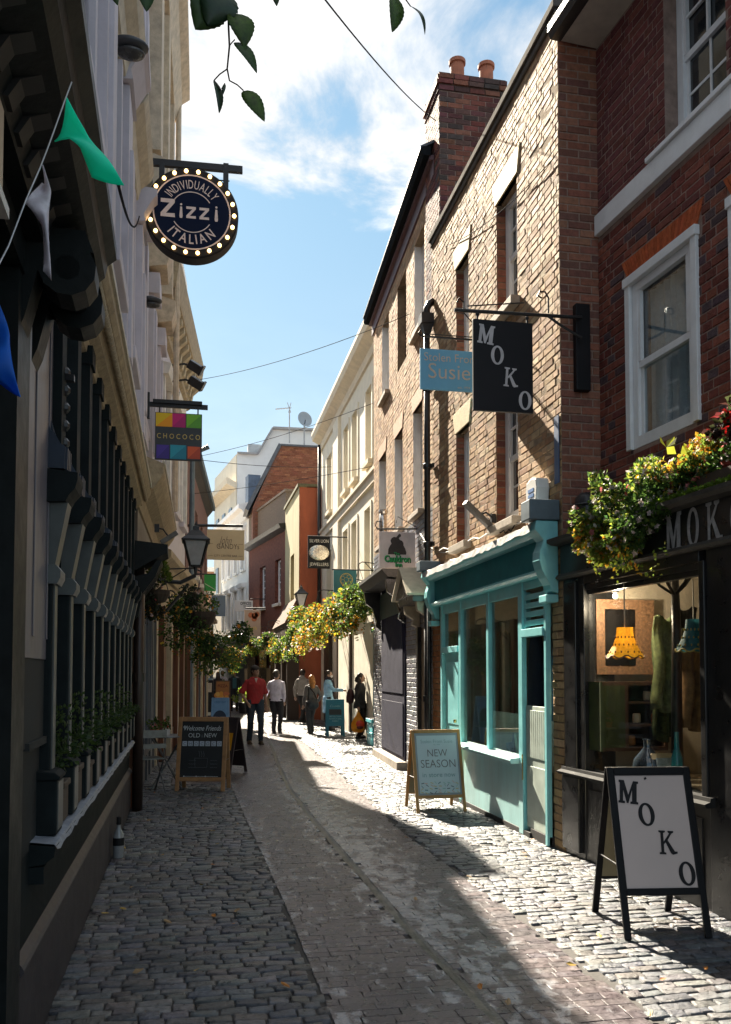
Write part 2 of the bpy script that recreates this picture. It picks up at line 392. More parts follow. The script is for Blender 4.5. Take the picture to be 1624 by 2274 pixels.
xl = lambda y: lerp_tab(XL, y); xr = lambda y: lerp_tab(XR, y); b1 = lambda y: lerp_tab(B1, y); b2 = lambda y: lerp_tab(B2, y); gx = lambda y: lerp_tab(GX, y)

def ground_material(name, rough, bump, stain_sheen=False, bsc=90):
    m = bpy.data.materials.new(name); m.use_nodes = True; t = m.node_tree; L = t.links.new; p = t.nodes['Principled BSDF']
    tc = N(t, 'ShaderNodeTexCoord'); at = N(t, 'ShaderNodeAttribute'); at.attribute_name = 'Col'
    nz = N(t, 'ShaderNodeTexNoise', inp={'Scale': 22.0, 'Detail': 6.0, 'Roughness': 0.65}); L(tc.outputs['Object'], nz.inputs['Vector'])
    mr = N(t, 'ShaderNodeMapRange'); L(nz.outputs['Fac'], mr.inputs[0])
    for i, v in ((1, .3), (2, .7), (3, .5), (4, 1.5)): mr.inputs[i].default_value = v
    mul = N(t, 'ShaderNodeMixRGB', blend_type='MULTIPLY'); mul.inputs[0].default_value = 1; L(at.outputs['Color'], mul.inputs[1]); L(mr.outputs[0], mul.inputs[2])
    nb = N(t, 'ShaderNodeTexNoise', inp={'Scale': 1.7, 'Detail': 3.0}); L(tc.outputs['Object'], nb.inputs['Vector']); mb_ = N(t, 'ShaderNodeMapRange'); L(nb.outputs['Fac'], mb_.inputs[0])
    for i, v in ((1, .3), (2, .7), (3, .72), (4, 1.25)): mb_.inputs[i].default_value = v
    mu2 = N(t, 'ShaderNodeMixRGB', blend_type='MULTIPLY'); mu2.inputs[0].default_value = 1; L(mul.outputs[0], mu2.inputs[1]); L(mb_.outputs[0], mu2.inputs[2]); base = mu2.outputs[0]; rf = N(t, 'ShaderNodeMapRange'); L(nz.outputs['Fac'], rf.inputs[0])
    for i, v in ((1, .3), (2, .7), (3, rough-.1), (4, rough+.14)): rf.inputs[i].default_value = v
    r_out = rf.outputs[0]
    if stain_sheen:   # lime wear and wet sheen put into the colour, in blotches along the gully
        mp = N(t, 'ShaderNodeMapping'); mp.inputs['Scale'].default_value = (1.0, .55, 1); L(tc.outputs['Object'], mp.inputs[0])
        n2 = N(t, 'ShaderNodeTexNoise', inp={'Scale': 8.5, 'Detail': 8.0, 'Roughness': .68, 'Distortion': .5}); L(mp.outputs[0], n2.inputs['Vector'])
        n3 = N(t, 'ShaderNodeTexNoise', inp={'Scale': .7, 'Detail': 2.0}); L(mp.outputs[0], n3.inputs['Vector'])
        a3 = N(t, 'ShaderNodeAttribute'); a3.attribute_name = 'Wear'
        s1 = N(t, 'ShaderNodeMath', operation='MULTIPLY_ADD'); L(a3.outputs['Fac'], s1.inputs[0]); s1.inputs[1].default_value = .26; ct = N(t, 'ShaderNodeMath', operation='MULTIPLY_ADD'); L(n2.outputs['Fac'], ct.inputs[0]); ct.inputs[1].default_value = 1.7; ct.inputs[2].default_value = -.35; L(ct.outputs[0], s1.inputs[2])
        s2 = N(t, 'ShaderNodeMath', operation='MULTIPLY_ADD'); L(n3.outputs['Fac'], s2.inputs[0]); s2.inputs[1].default_value = .22; L(s1.outputs[0], s2.inputs[2])
        rp = N(t, 'ShaderNodeMapRange', interpolation_type='SMOOTHSTEP'); L(s2.outputs[0], rp.inputs[0])
        for i, v in ((1, .72), (2, .90), (3, 0), (4, .85)): rp.inputs[i].default_value = v
        mx = N(t, 'ShaderNodeMixRGB'); L(rp.outputs[0], mx.inputs[0]); L(base, mx.inputs[1]); mx.inputs[2].default_value = (.36, .362, .385, 1); base = mx.outputs[0]
        m2 = N(t, 'ShaderNodeMath', operation='MULTIPLY_ADD'); L(rp.outputs[0], m2.inputs[0]); m2.inputs[1].default_value = -.14; L(r_out, m2.inputs[2]); r_out = m2.outputs[0]
    L(base, p.inputs['Base Color']); L(r_out, p.inputs['Roughness']); p.inputs['Specular IOR Level'].default_value = .5
    bz = N(t, 'ShaderNodeTexNoise', inp={'Scale': bsc, 'Detail': 5.0, 'Roughness': .7}); L(tc.outputs['Object'], bz.inputs['Vector'])
    bp = N(t, 'ShaderNodeBump'); bp.inputs['Strength'].default_value = bump; bp.inputs['Distance'].default_value = .012
    L(bz.outputs['Fac'], bp.inputs['Height']); L(bp.outputs[0], p.inputs['Normal'])
    return m
SETT = ground_material('sett_stone', .34, 1.0, bsc=38); PAVER = ground_material('brick_paver', .31, .35, stain_sheen=True)
def stone(V, Fc, Cc, x0, x1, y0, y1, h, dome, col, inset=.0035, tl=1.0, flat=False):
    b = len(V); tx, ty = tl*random.uniform(-.005, .005), tl*random.uniform(-.004, .004)
    def P(x, y, z):
        u = (x-x0)/(x1-x0)*2-1; v = (y-y0)/(y1-y0)*2-1
        V.append((x+random.uniform(-.003, .003), y+random.uniform(-.003, .003), z+tx*u+ty*v))
    for g, z in (((inset, -.012), (inset+.0005, h-.001), (inset+.004, h)) if flat else ((inset, -.012), (inset+.002, h-dome), (inset+.009, h-dome*.25), (inset+.022, h))):
        P(x0+g, y0+g, z); P(x1-g, y0+g, z); P(x1-g, y1-g, z); P(x0+g, y1-g, z)
    nr = 2 if flat else 3
    for r in range(0, 4*nr, 4):
        for k in range(4): Fc.append((b+r+k, b+r+(k+1) % 4, b+r+4+(k+1) % 4, b+r+4+k)); Cc.append(col)
    # crown point
    V.append(((x0+x1)/2+random.uniform(-.02,.02)*(not flat), (y0+y1)/2, h+dome*random.uniform(-.4,.6)*(not flat))); c = len(V)-1
    for k in range(4): Fc.append((b+4*nr+k, b+4*nr+(k+1) % 4, c)); Cc.append(col)
def lay(name, rows, mat_, pal, smooth, wear=False):
    V, Fc, Cc = [], [], []
    for (y0, y1, xa, xb, wmin, wmax, hh, dome) in rows:
        x = xa - random.uniform(0, wmax*.6)
        while x < xb-.03:
            wd = random.uniform(wmin, wmax); a, b = max(x, xa), min(x+wd, xb)
            q = .12 if wear else 1.0
            if b-a > .05: stone(V, Fc, Cc, a, b, y0, y1, hh+q*random.uniform(-.004, .005), dome*random.uniform(.7, 1.3), jit(random.choice(pal), .12 if wear else .22), .0008 if wear else .003, q, wear)
            x += wd
    me = bpy.data.meshes.new(name); me.from_pydata(V, [], Fc)
    ca = me.color_attributes.new('Col', 'FLOAT_COLOR', 'CORNER'); buf = []
    for f, c in zip(me.polygons, Cc): buf += [c[0], c[1], c[2], 1.0]*f.loop_total
    ca.data.foreach_set('color', buf)
    if wear:
        wa = me.attributes.new('Wear', 'FLOAT', 'POINT')
        wa.data.foreach_set('value', [math.exp(-((x-gx(y)-.14)/.32)**2)*(.70 + .6*math.exp(-((y-10.5)/5)**2)) + .55*math.exp(-((x-b1(y))/.10)**2)*(y < 13) for x, y, z in V])  # lime wear plus painted wet sheen, strongest some way down the lane
    me.polygons.foreach_set('use_smooth', [not wear]*len(me.polygons)); me.materials.append(mat_)
    o = bpy.data.objects.new(name, me); COL.objects.link(o); o['kind'] = 'structure'; return o
g = MB(); g.box(-60, 60, -20, 160, -.6, -.003)
g.build('ground', mat('grout', (.05, .046, .043), .8, .3, 30, .5, 60))['kind'] = 'structure'
rl, rc, rr = [], [], []
y = 2.3
while y < 46:
    p = random.uniform(.070,.090) if y < 22 else .14
    wv = math.sin(y*.7)*.02
    if y < 12.6: rl.append((y, y+p, xl(y)+.02, b1(y)-.02+random.uniform(-.035, .0), .09, .19, .012, .005))
    else: rl.append((y, y+p, xl(y)-.3, min(xl(y)+.45, b1(y)-.05)-.02+random.uniform(-.035, .0), .10, .22, .010, .005))
    rr.append((y, y+p, b2(y)+.02+random.uniform(-.03, .05), xr(y)+.25, .09, .19, .012, .005)); y += p
y = 2.3
while y < 46:
    p = random.uniform(.074,.086) if y < 22 else .14
    a = b1(y)-.028 if y < 12.6 else min(xl(y)+.45, b1(y)-.05)-.028
    rc.append((y, y+p, a, gx(y)-.03, .14, .19, .006, .0012)); rc.append((y, y+p, gx(y)+.03, b2(y)+.01, .14, .19, .006, .0012)); y += p
lay('cobbled_roadway', rl+rr, SETT, [(.086,.094,.110),(.108,.114,.126),(.068,.075,.09),(.13,.131,.134),(.10,.094,.092)], True)
lay('brick_paving', rc, PAVER, [(.086,.070,.076),(.094,.076,.081),(.079,.066,.074),(.102,.083,.086)], True, True)
# gully: a shallow worn channel
V, Fc = [], []; ys = [2.3+.2*i for i in range(215)]
for y in ys:
    for dx, z in ((-.036,.0055),(-.012,.001),(.012,-.0005),(.036,.0055)): V.append((gx(y)+dx+math.sin(y*3.1)*.008+random.uniform(-.006,.006), y, z+random.uniform(-.002,.002)))
for i in range(len(ys)-1):
    for k in range(3): Fc.append((4*i+k, 4*i+k+1, 4*i+5+k, 4*i+4+k))
MB().add(V, Fc).build('drain_gully', mat('gully', (.10,.095,.08), .4, .8, 7, .6, 60), recalc=False)['kind'] = 'structure'
# narrow granite doorstep and kerb along the right-hand fronts
# ------------------------------------------------------------------ shared materials
BRK = mat('brick_face', (1,1,1), .75, .2, 22, .55, 75, attr=True, spec=.08)
BRKS = mat('brick_face_glazed', (1,1,1), .78, .14, 16, .22, 45, attr=True, spec=.2)
MORT_T = mat('mortar_tan', (.26,.2,.14), .95, .25, 8, .5, 70, spec=.1)
MORT_R = mat('mortar_red', (.27,.195,.165), .95, .25, 8, .5, 70, spec=.1)
MORT_G = mat('mortar_grey', (.2,.2,.215), .85, .2, 8, .4, 70)
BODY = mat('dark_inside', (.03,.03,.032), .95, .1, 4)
WHITE = mat('white_paint', (.74,.75,.77), .42, .06, 7, .12, 40)
OFFW = mat('aged_white_paint', (.66,.64,.59), .5, .12, 5, .2, 40)
STONEY = mat('pale_yellow_stone', (.52,.42,.24), .75, .16, 9, .3, 50)
STONE = mat('sill_stone', (.36,.31,.25), .8, .18, 9, .4, 50)
COPE = mat('coping_lead', (.10,.09,.08), .95, .2, 6, .3, 30, spec=.05)
TEAL = mat('teal_paint', (.235,.60,.63), .42, .09, 5, .12, 30)
TEALD = mat('dark_teal_paint', (.05,.26,.29), .7, .14, 4, .1, 30, spec=.15)
TEALP = mat('pale_teal_paint', (.40,.66,.67), .5, .16, 4, .2, 25, stretch=(1,1,.22))
BLACKP = mat('black_paint', (.012,.012,.013), .32, .3, 6, .12, 35, coat=.2)
NAVY = mat('navy_paint', (.018,.018,.042), .75, .15, 4, .15, 30, spec=.15)
IRON = mat('black_iron', (.013,.013,.015), .42, .3, 12, .2, 60)
GLASS = glass_mat('shop_glass')
WGLASS = mat('window_glass', (.018,.022,.026), .035, .2, 2, spec=.9)
SLATE = mat('slate', (.075,.085,.105), .5, .25, 7, .4, 40)
LEAD = mat('lead_flashing', (.40,.40,.39), .55, .25, 9, .5, 30)
def poly_prism(fr, pts, d0, d1):      # pts in (s,z)
    m = MB(fr); m.prism([(p[0], d0, p[1]) for p in pts], (0, d1-d0, 0)); return m

# ================================================================== R1: sunlit brown brick house with the teal shop
F1 = Frame((3.18,7.2),(3.18,11.62),'R'); Z1 = 7.78
R1 = building('brown_brick_house', 'tall sunlit brown brick house above the turquoise shopfront, with a chimney', F1)
PT = [(.37,.235,.13),(.335,.205,.112),(.41,.275,.16),(.29,.17,.095),(.46,.335,.21),(.38,.24,.125),(.27,.155,.09)]
PR = [(.25,.092,.055),(.20,.075,.05),(.27,.115,.07),(.16,.068,.05)]
H1 = [(1.06,1.68,5.48,6.80),(2.70,3.23,5.48,6.80),(1.08,1.74,3.20,4.66),(2.72,3.25,3.20,4.66)]
m = MB(F1); wall_grid(m, 0, 4.42, 2.80, Z1, H1, 0, .17); m.box(0, 4.42, -5.5, -.24, 2.72, Z1-.1); m.box(0, .24, -.3, 0, 0, 2.80); m.box(3.98, 4.42, -.3, 0, 0, 2.80)
wl = m.build('wall', MORT_T, R1)
m = MB(F1); bricks(m, 0, 4.42, 2.82, Z1-.04, H1, PT, 0, rh=.0715, bw=.218, proud=.003, tilt=.002, k=.14)
bricks(m, 0, .235, 0.03, 2.8, [], [(.42,.29,.15),(.46,.33,.18),(.38,.25,.13)], 0, proud=.008, tilt=.004, flemish=False); bricks(m, 3.99, 4.42, .03, 2.8, [], [(.30,.12,.05),(.34,.15,.07)], 0)
for (a, b, c, e) in H1:                    # red reveal bricks on the far jamb
    for r in range(int((e-c)/.075)): m.box(b-.006, b-.0005, -.168, -.002, c+r*.075+.006, c+(r+1)*.075-.006, jit(random.choice(PR), .2))
m.build('brick_face', BRKS, wl)
m = MB(F1); bricks(m, -.42, -.002, 2.6, Z1-.04, [], PR, 0, proud=.006, tilt=.002, flemish=False, axis='d'); 
m.add([(-.001,-.44,2.5),(-.001,0,2.5),(-.001,0,Z1),(-.001,-.44,Z1)], [(0,1,2,3)], (.27,.18,.14)); m.build('end_wall', mat('end_brick', (1,1,1), .7, .2, 20, .4, 70, attr=True), R1)
m = MB(F1); m.add([(.0,-.43,2.5),(.0,-.003,2.5),(.0,-.003,Z1),(.0,-.43,Z1)], [(0,1,2,3)])
m = MB(F1); m.box(-.03, 4.43, -.32, .05, Z1-.03, Z1+.055); m.box(-.01, 4.42, .0, .028, Z1-.11, Z1-.035); m.build('coping', COPE, R1, bevel=.01)
for i, (a, b, c, e) in enumerate(H1):
    f = .07; m = poly_prism(F1, [(a-.03, e), (b+.03, e), (b+.12, e+.27), (a-.12, e+.27)], -.05, .016)
    for k in range(1, 9):
        x = a-.03+(b-a+.06)*k/9
    m.build('lintel', STONEY, R1, bevel=.004)
    sash(F1, R1, a+.002, b-.008, c+.01, e-.005, d=-.10, cols=2, rows=2, mframe=WHITE, mglass=WGLASS, fw=.10, sill_m=STONE, so=.10, sh=.09)
# tie wire plaque and blue plate near the corner
m = MB(F1); m.box(.03, .13, .008, .016, 3.33, 3.95); m.build('wall_plate', mat('blue_plate', (.05,.09,.19), .5), R1)
# shopfront
d = .07
m = MB(F1)      # fascia carcass and uprights
m.box(.12, 4.05, -.25, d-.02, 2.50, 2.80)
for a, b, dd in ((3.72,3.80,d),(2.985,3.04,d-.02),(2.89,2.984,d+.0),(1.85,1.93,d),(.84,.95,d),(.235,.29,d)): m.box(a, b, dd-.05, dd, .72 if a > .95 and a < 2.8 else .02, 2.50)
m.box(.29, .84, d-.05, d+.015, 1.95, 2.03); m.box(3.04, 3.72, d-.07, d, 1.86, 1.94)
m.box(.95, 2.89, d-.05, d-.01, 2.38, 2.50); m.box(.29, .84, d-.05, d-.015, 2.42, 2.50); m.box(3.04, 3.72, d-.08, d-.015, 2.38, 2.5)
for k in range(4): m.box(.33, .80, d-.05+.012*(k % 2), d-.02, 2.06+.085*k, 2.065+.085*k+.05)
m.box(.29,.335,d-.08,d-.02,2.03,2.40); m.box(.80,.84,d-.08,d-.02,2.03,2.40)
sf = m.build('shopfront', TEAL, R1, bevel=.006)
m = MB(F1); m.box(.235, 4.0, d-.02, d+.02, 2.56, 2.84); m.build('fascia_board', TEALD, sf)
m = MB(F1); m.prof([(d-.02,2.50),(d+.06,2.505),(d+.085,2.53),(d+.06,2.558),(d-.02,2.56)], .20, 4.02); m.prof([(d,2.84),(d+.10,2.85),(d+.13,2.88),(d+.17,2.89),(d+.17,2.93),(d,2.93)], .15, 4.04)
m.build('cornice', TEAL, sf)
m = MB(F1)
vs, fs = [], []; n = 40
for i in range(n+1):
    x = .12+(4.0-.12)*i/n
    for dd, z in ((0,3.06),(.09,3.0),(d+.18,2.945+random.uniform(0,.02)),(d+.195,2.885+random.uniform(-.014,.008))): vs.append((x, dd, z+random.uniform(-.006,.008)))
for i in range(n):
    for k in range(3): fs.append((4*i+k, 4*i+4+k, 4*i+5+k, 4*i+1+k))
m.add(vs, fs); m.build('lead_flashing', LEAD, sf)
for a, b in ((.05,.23),(4.0,4.16)):
    m = MB(F1); P = [(d-.05,2.98),(d+.16,2.98),(d+.175,2.90),(d+.13,2.85),(d+.09,2.80),(d+.10,2.76),(d+.125,2.70),(d+.13,2.62),(d+.11,2.54),(d+.07,2.46),(d+.03,2.40),(d+.015,2.34),(d-.05,2.32)]
    m.prof(P, a, b); m.box(a, b, d-.05, d+.07, 2.24, 2.31); m.build('console', TEAL, sf, bevel=.008)
for a, b, e in ((.03,.25,3.17),(3.98,4.18,3.12)): m = MB(F1); m.box(a,b,d-.06,d+.23,2.985,e); m.build('console_cap', mat('blue_grey_paint', (.10,.14,.17), .55, .15), sf, bevel=.01)
m = MB(F1); m.box(.95, 2.985, d-.10, d-.015, .06, .70); m.box(.841,.95,d-.1,d+.002,.02,.72); m.build('stall_riser', TEALP, sf)
m = MB(F1); m.prof([(d-.1,.70),(d+.09,.70),(d+.10,.73),(d+.09,.75),(d-.1,.765)], .93, 2.99); m.build('sill', TEALP, sf)
m = MB(F1); m.box(.68, 4.0, d-.12, d+.0, .0, .062); m.box(.235,.70,-.35,d-.02,.0,.10); m.build('threshold', mat('plinth_black', (.03,.028,.027), .7), sf)
m = MB(F1)
for a, b in ((.95,1.85),(1.93,2.89)): m.box(a, b, d-.042, d-.037, .76, 2.38)
m.box(3.04,3.72,d-.05,d-.044,1.94,2.38)
m.build('shop_window', GLASS, sf)
m = MB(F1); m.box(3.04,3.70,d-.08,d-.04,.06,1.86); m.box(3.10,3.64,d-.04,d-.03,.2,.8); m.box(3.10,3.64,d-.04,d-.032,.95,1.75); dr = m.build('door', TEAL, R1, bevel=.006)
m = MB(F1); m.lathe([(.0,-.02),(.018,-.02),(.022,0),(.018,.02),(0,.02)], (3.14,d-.0,1.0)); m.build('handle', mat('brass',(.5,.36,.14),.3,.1,metal=1), dr)
# shop room behind the glass
m = MB(F1); a, b, e = .0, 4.0, -2.4
m.add([(a,e,.02),(b,e,.02),(b,e,2.72),(a,e,2.72)], [(0,1,2,3)]); m.add([(a,e,2.715),(b,e,2.715),(b,-.06,2.715),(a,-.06,2.715)], [(0,1,2,3)])
m.add([(b,e,.02),(b,-.06,.02),(b,-.06,2.72),(b,e,2.72)], [(0,1,2,3)]); m.add([(a-.0,e,.02),(a,-.3,.02),(a,-.3,2.72),(a,e,2.72)], [(0,1,2,3)])
m.add([(a,e,.02),(b,e,.02),(b,-.02,.02),(a,-.02,.02)], [(0,1,2,3)])
m.build('shop_room', mat('shop_room_wall', (.40,.34,.27), .85, .2, 3), R1, recalc=False)
m = MB(F1); m.box(.95,2.9,-.34,-.32,.62,1.14); m.box(.95,2.9,-.32,-.02,.60,.66); m.build('display_ledge', mat('cream_board', (.55,.54,.47), .6), R1)
m = MB(F1); m.box(1.36,1.45,-.9,-.8,.6,2.6); m.build('timber_post', mat('brown_timber', (.12,.055,.04), .6, .25, 12), R1)
# low panelled door leaf standing open at the right
m = MB(F1); m.box(.30,.83,.0,.035,.10,1.28)
for k in range(10): m.box(.32+.05*k,.362+.05*k,.035,.043,.78,1.24)
m.box(.33,.80,.035,.044,.22,.70); dl = m.build('half_door', mat('pale_green_paint', (.46,.53,.47), .5), R1, bevel=.004)
m = MB(F1); m.box(.83,.845,d+.001,d+.01,.55,.80); m.build('hinge', mat('brass',(.5,.36,.14),.3), sf)
# hanging clothes, books in the window: things of their own
def garment(fr, s0, d0, z0, z1, wd, m_, label, name='hanging_dress'):
    b = fr.w(s0, d0, z1); t = thing(name, label, 'clothing', b, fr.ang)
    q = MB(); vs, fs = [], []; n, rws = 22, 9
    for j in range(rws):
        v = j/(rws-1); z = -(z1-z0)*v; wv = wd*(.30+.55*min(1, v*4) if v < .25 else .85-.12*math.sin((v-.25)*2.2)+.28*max(0, v-.5))*.5; dp = .05+.05*v
        for i in range(n):
            a = 2*math.pi*i/n; k = 1+.10*v*math.sin(i*2.9+v)
            vs.append((math.cos(a)*wv*k, math.sin(a)*dp*k, z))
    for j in range(rws-1):
        for i in range(n): fs.append((j*n+i, j*n+(i+1) % n, (j+1)*n+(i+1) % n, (j+1)*n+i))
    q.add(vs, fs).build('dress', m_, t, smooth=True)
    q = MB(); q.tube([(-wd*.2,0,-.02),(0,0,.03),(wd*.2,0,-.02)], .008, 6); q.tube([(0,0,.03),(0,0,.10),(.02,0,.12)], .004, 5); q.build('hanger', mat('wood_hanger', (.4,.22,.08), .5), t)
    return t
garment(F1, 1.75, -.45, .95, 2.1, .42, mat('navy_cloth', (.012,.014,.03), .85, .2, 12), 'long dark navy dress hanging behind the turquoise shop window')
garment(F1, 2.85, -.5, 1.0, 2.1, .38, mat('olive_cloth', (.06,.065,.045), .85, .2, 12), 'olive dress hanging at the far pane of the turquoise shop')
garment(F1, .62, -.22, 1.14, 1.92, .28, mat('petrol_cloth', (.06,.17,.25), .8, .15, 12), 'petrol blue top on a wooden hanger in the turquoise shop doorway', 'hanging_shirt')
for i, (s0, h, c, lab) in enumerate(((1.08,.24,(.32,.28,.22),'tan backed card leaning in the turquoise shop window, nearest the door'),(1.24,.30,(.35,.45,.36),'pale green book upright in the turquoise shop window'),(1.36,.29,(.07,.08,.16),'dark blue book upright in the turquoise shop window'),(1.50,.18,(.2,.28,.36),'small grey blue book propped behind the window bar'),(2.05,.30,(.6,.58,.52),'white folder upright at the far pane of the turquoise shop'),(2.2,.2,(.10,.18,.3),'blue book leaning at the far pane of the turquoise shop'))):
    q = MB(); q.obox((0,0,h/2), (.03,.16,h), Euler((0,rad(random.uniform(-9,9)),rad(35))).to_matrix()); o = q.build('book', mat('book_%d' % i, c, .6), bevel=.003)
    o.location = F1.w(s0+.25, -.16, .665); o.rotation_euler = (0,0,F1.ang); tag(o, lab, 'book')
# chimney on the far end
c0 = at_y(977, 300, 11.25); c1 = at_y(1122, 300, 11.25); zt = at_y(1050, 170, 11.25).z
m = MB(); m.box(c0.x, c1.x, 11.25, 12.0, 6.8, zt); st = m.build('chimney_stack', MORT_R)
st.parent = R1; st.matrix_parent_inverse = Matrix.Identity(4)
def reparent(o, par):                  # keep world coordinates under a building Empty
    o.parent = par; M = Matrix.Translation(par.location) @ par.rotation_euler.to_matrix().to_4x4(); o.matrix_parent_inverse = M.inverted()
reparent(st, R1)
m = MB(); PC = [(.17,.06,.05),(.12,.05,.05),(.10,.055,.05),(.2,.085,.06),(.08,.06,.055)]
def brick_box(m, x0, x1, y0, y1, z0, z1, pal, proud=.006):
    """bricks on the -y face and the -x face of a stack"""
    r = 0; z = z0
    while z+.075 <= z1:
        x = x0-(.11 if r % 2 else 0)
        while x < x1-.02:
            a, b = max(x+.006, x0-proud), min(x+.215, x1+proud)
            if b-a > .03: m.box(a, b, y0-proud-random.uniform(0,.004), y0+.02, z+.006, z+.069, jit(random.choice(pal), .25))
            x += .225
        y = y0-(.11 if r % 2 else 0)
        while y < y1-.02:
            a, b = max(y+.006, y0+.022), min(y+.215, y1)
            if b-a > .03: m.box(x0-proud-random.uniform(0,.004), x0+.02, a, b, z+.006, z+.069, jit(random.choice(pal), .25))
            y += .225
        r += 1; z += .075
brick_box(m, c0.x, c1.x, 11.25, 12.0, 6.9, zt-.26, PC)
for k, e in enumerate((.015,.035,.02)): brick_box(m, c0.x-e, c1.x+e, 11.25-e, 12.0+e, zt-.26+.085*k, zt-.26+.085*k+.08, PC)
o = m.build('chimney_bricks', BRK); reparent(o, R1); o.parent = st; o.matrix_parent_inverse = Matrix.Identity(4)
m = MB(); m.box(c0.x-.01, c1.x+.01, 11.24, 12.01, zt-.26, zt); o = m.build('chimney_cap', mat('cap_mortar', (.10,.07,.06), .95, .3, 12, .5, spec=.05)); o.parent = st
for px_ in (1012, 1076):
    p = at_y(px_, 160, 11.5); m = MB()
    m.lathe([(.10,0),(.115,.02),(.10,.05),(.098,.26),(.12,.27),(.12,.32),(.10,.325),(.085,.2),(.08,0)], (p.x, 11.42, zt), 18); o = m.build('chimney_pot', mat('terracotta', (.38,.13,.07), .75, .2, 10), smooth=False); o.parent = st

# ================================================================== R0: near red brick house and the black shopfront
F0 = Frame((3.94,2.5),(3.56,7.2),'R'); Z0 = 7.42
R0 = building('red_brick_house', 'dark red brick house with white sash windows above the black painted shop', F0)
P0 = [(.175,.056,.042),(.205,.068,.048),(.145,.05,.042),(.225,.078,.055),(.095,.062,.068),(.165,.052,.042)]
H0 = [(3.34,4.19,3.50,4.93),(2.0,2.86,3.50,4.93),(2.94,3.68,5.85,7.25),(1.6,2.4,5.85,7.25)]
m = MB(F0); wall_grid(m, 0, 4.715, 2.7, Z0, H0, 0, .2); m.box(0,4.715,-5,-.24,2.78,Z0+.4); wl = m.build('wall', MORT_R, R0)
m = MB(F0); arch = [(h[0]-.1, h[1]+.1, h[3], h[3]+.25) for h in H0[:2]]; bricks(m, 0, 4.71, 2.72, 5.60, H0+arch, P0, 0, proud=.006, tilt=.003); bricks(m, 0, 4.71, 5.81, Z0-.02, H0, [(.15,.054,.052),(.165,.06,.055),(.135,.051,.052),(.18,.067,.058)], 0, proud=.005, tilt=.002)
m.build('brick_face', BRK, wl)
for (a, b, e, t) in arch:
    m = MB(F0); n = 26
    for i in range(n):
        u0, u1 = i/n, (i+1)/n-.006; f = lambda u, z: (a+.1+(b-a-.2)*u) + (u-.5)*.2*(z-e)/.25*1.3
        pts = [(f(u0,e),e),(f(u1,e),e),(f(u1,t),t-.004),(f(u0,t),t-.004)]
        m.prism([(p[0], -.02, p[1]) for p in pts], (0, .032+random.uniform(0,.003), 0), jit((.42,.10,.04), .18))
    m.build('flat_arch', BRK, R0)
m = MB(F0); m.box(0,4.70,-.02,.05,5.61,5.80); m.box(2.6,3.86,-.02,.075,5.803,5.845); m.box(1.3,2.5,-.02,.075,5.803,5.845); m.build('string_course', WHITE, R0, bevel=.006)
for i, (a, b, c, e) in enumerate(H0):
    cur = mat('net_curtain', (.72,.73,.74), .9, .1, 30) if i < 2 else None
    sash(F0, R0, a+.004, b-.004, c+.004, e-.004, d=(.0 if i < 2 else -.12), cols=1 if i < 2 else 2, rows=1 if i < 2 else 2, mframe=WHITE, mglass=glass_mat('house_glass', (.8,.85,.87), .03, 1.6) if i < 2 else WGLASS, fw=.075, sill=(i == 1 or i > 1), sill_m=WHITE, so=.07, sh=.05, curtain=cur)
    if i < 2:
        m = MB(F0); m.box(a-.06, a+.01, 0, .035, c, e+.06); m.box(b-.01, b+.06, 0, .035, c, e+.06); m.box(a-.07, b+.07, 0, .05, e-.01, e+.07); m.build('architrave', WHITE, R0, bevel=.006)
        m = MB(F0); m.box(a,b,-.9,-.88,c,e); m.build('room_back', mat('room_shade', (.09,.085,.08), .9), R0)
m = MB(F0); m.box(.0,4.69,.002,.38,Z0-.02,Z0+.02); m.build('soffit', mat('soffit_cream', (.5,.46,.40), .6), R0)
m = MB(F0); m.prof([(.38,Z0-.03),(.48,Z0-.03),(.51,Z0+.03),(.51,Z0+.1),(.38,Z0+.1)], -.2, 4.69); m.box(-.2,4.69,.0,.38,Z0+.021,Z0+.12); m.build('gutter', IRON, R0)
m = MB(F0); m.prof([(.5,Z0+.1),(-4.8,Z0+2.2),(-4.8,Z0+2.1),(.4,Z0+.06)], -.2, 4.7); m.build('roof', SLATE, R0)
# black shopfront
FM = Frame((3.52,2.5),(3.19,7.14),'R')
MK = thing('black_shop', 'black painted shop with a big display window under the flower boxes', 'shop', FM.p0, FM.ang)
m = MB(FM); m.box(-.3, 4.74, -.42, .02, 2.46, 2.76); m.box(4.37, 4.74, -.30, .0, .0, 2.46); m.box(4.46, 4.66, -.01, .03, .74, 2.40); m.box(2.45,2.72,-.3,.0,.0,2.46); m.box(-.3,1.55,-.3,0,0,2.46); m.box(1.55,2.45,-.3,-.01,2.1,2.46)
m.box(4.42,4.72,-.02,.035,.06,.70); m.build('shopfront', BLACKP, MK, bevel=.008)
m = MB(FM); m.prof([(0,2.74),(.10,2.75),(.14,2.77),(.14,2.80),(.0,2.80)], -.3, 4.76); m.prof([(.0,2.43),(.05,2.435),(.07,2.455),(.05,2.48),(0,2.485)], -.3, 4.74); m.box(-.3,4.74,-.45,.0,2.77,2.795); m.build('cornice', mat('weathered_black', (.045,.042,.036), .6, .4, 10, .4), MK)
m = MB(FM)
for a, b, c, e in ((2.72,2.775,.76,2.36),(4.325,4.40,.76,2.36)): m.box(a, b, -.07, .02, c, e)
for k, (zz, dd) in enumerate(((2.27,-.02),(2.31,-.0),(2.36,.015))): m.box(2.775, 4.33, -.08, dd, zz, zz+.045 if k < 2 else 2.46)
m.build('window_frame', BLACKP, MK, bevel=.005)
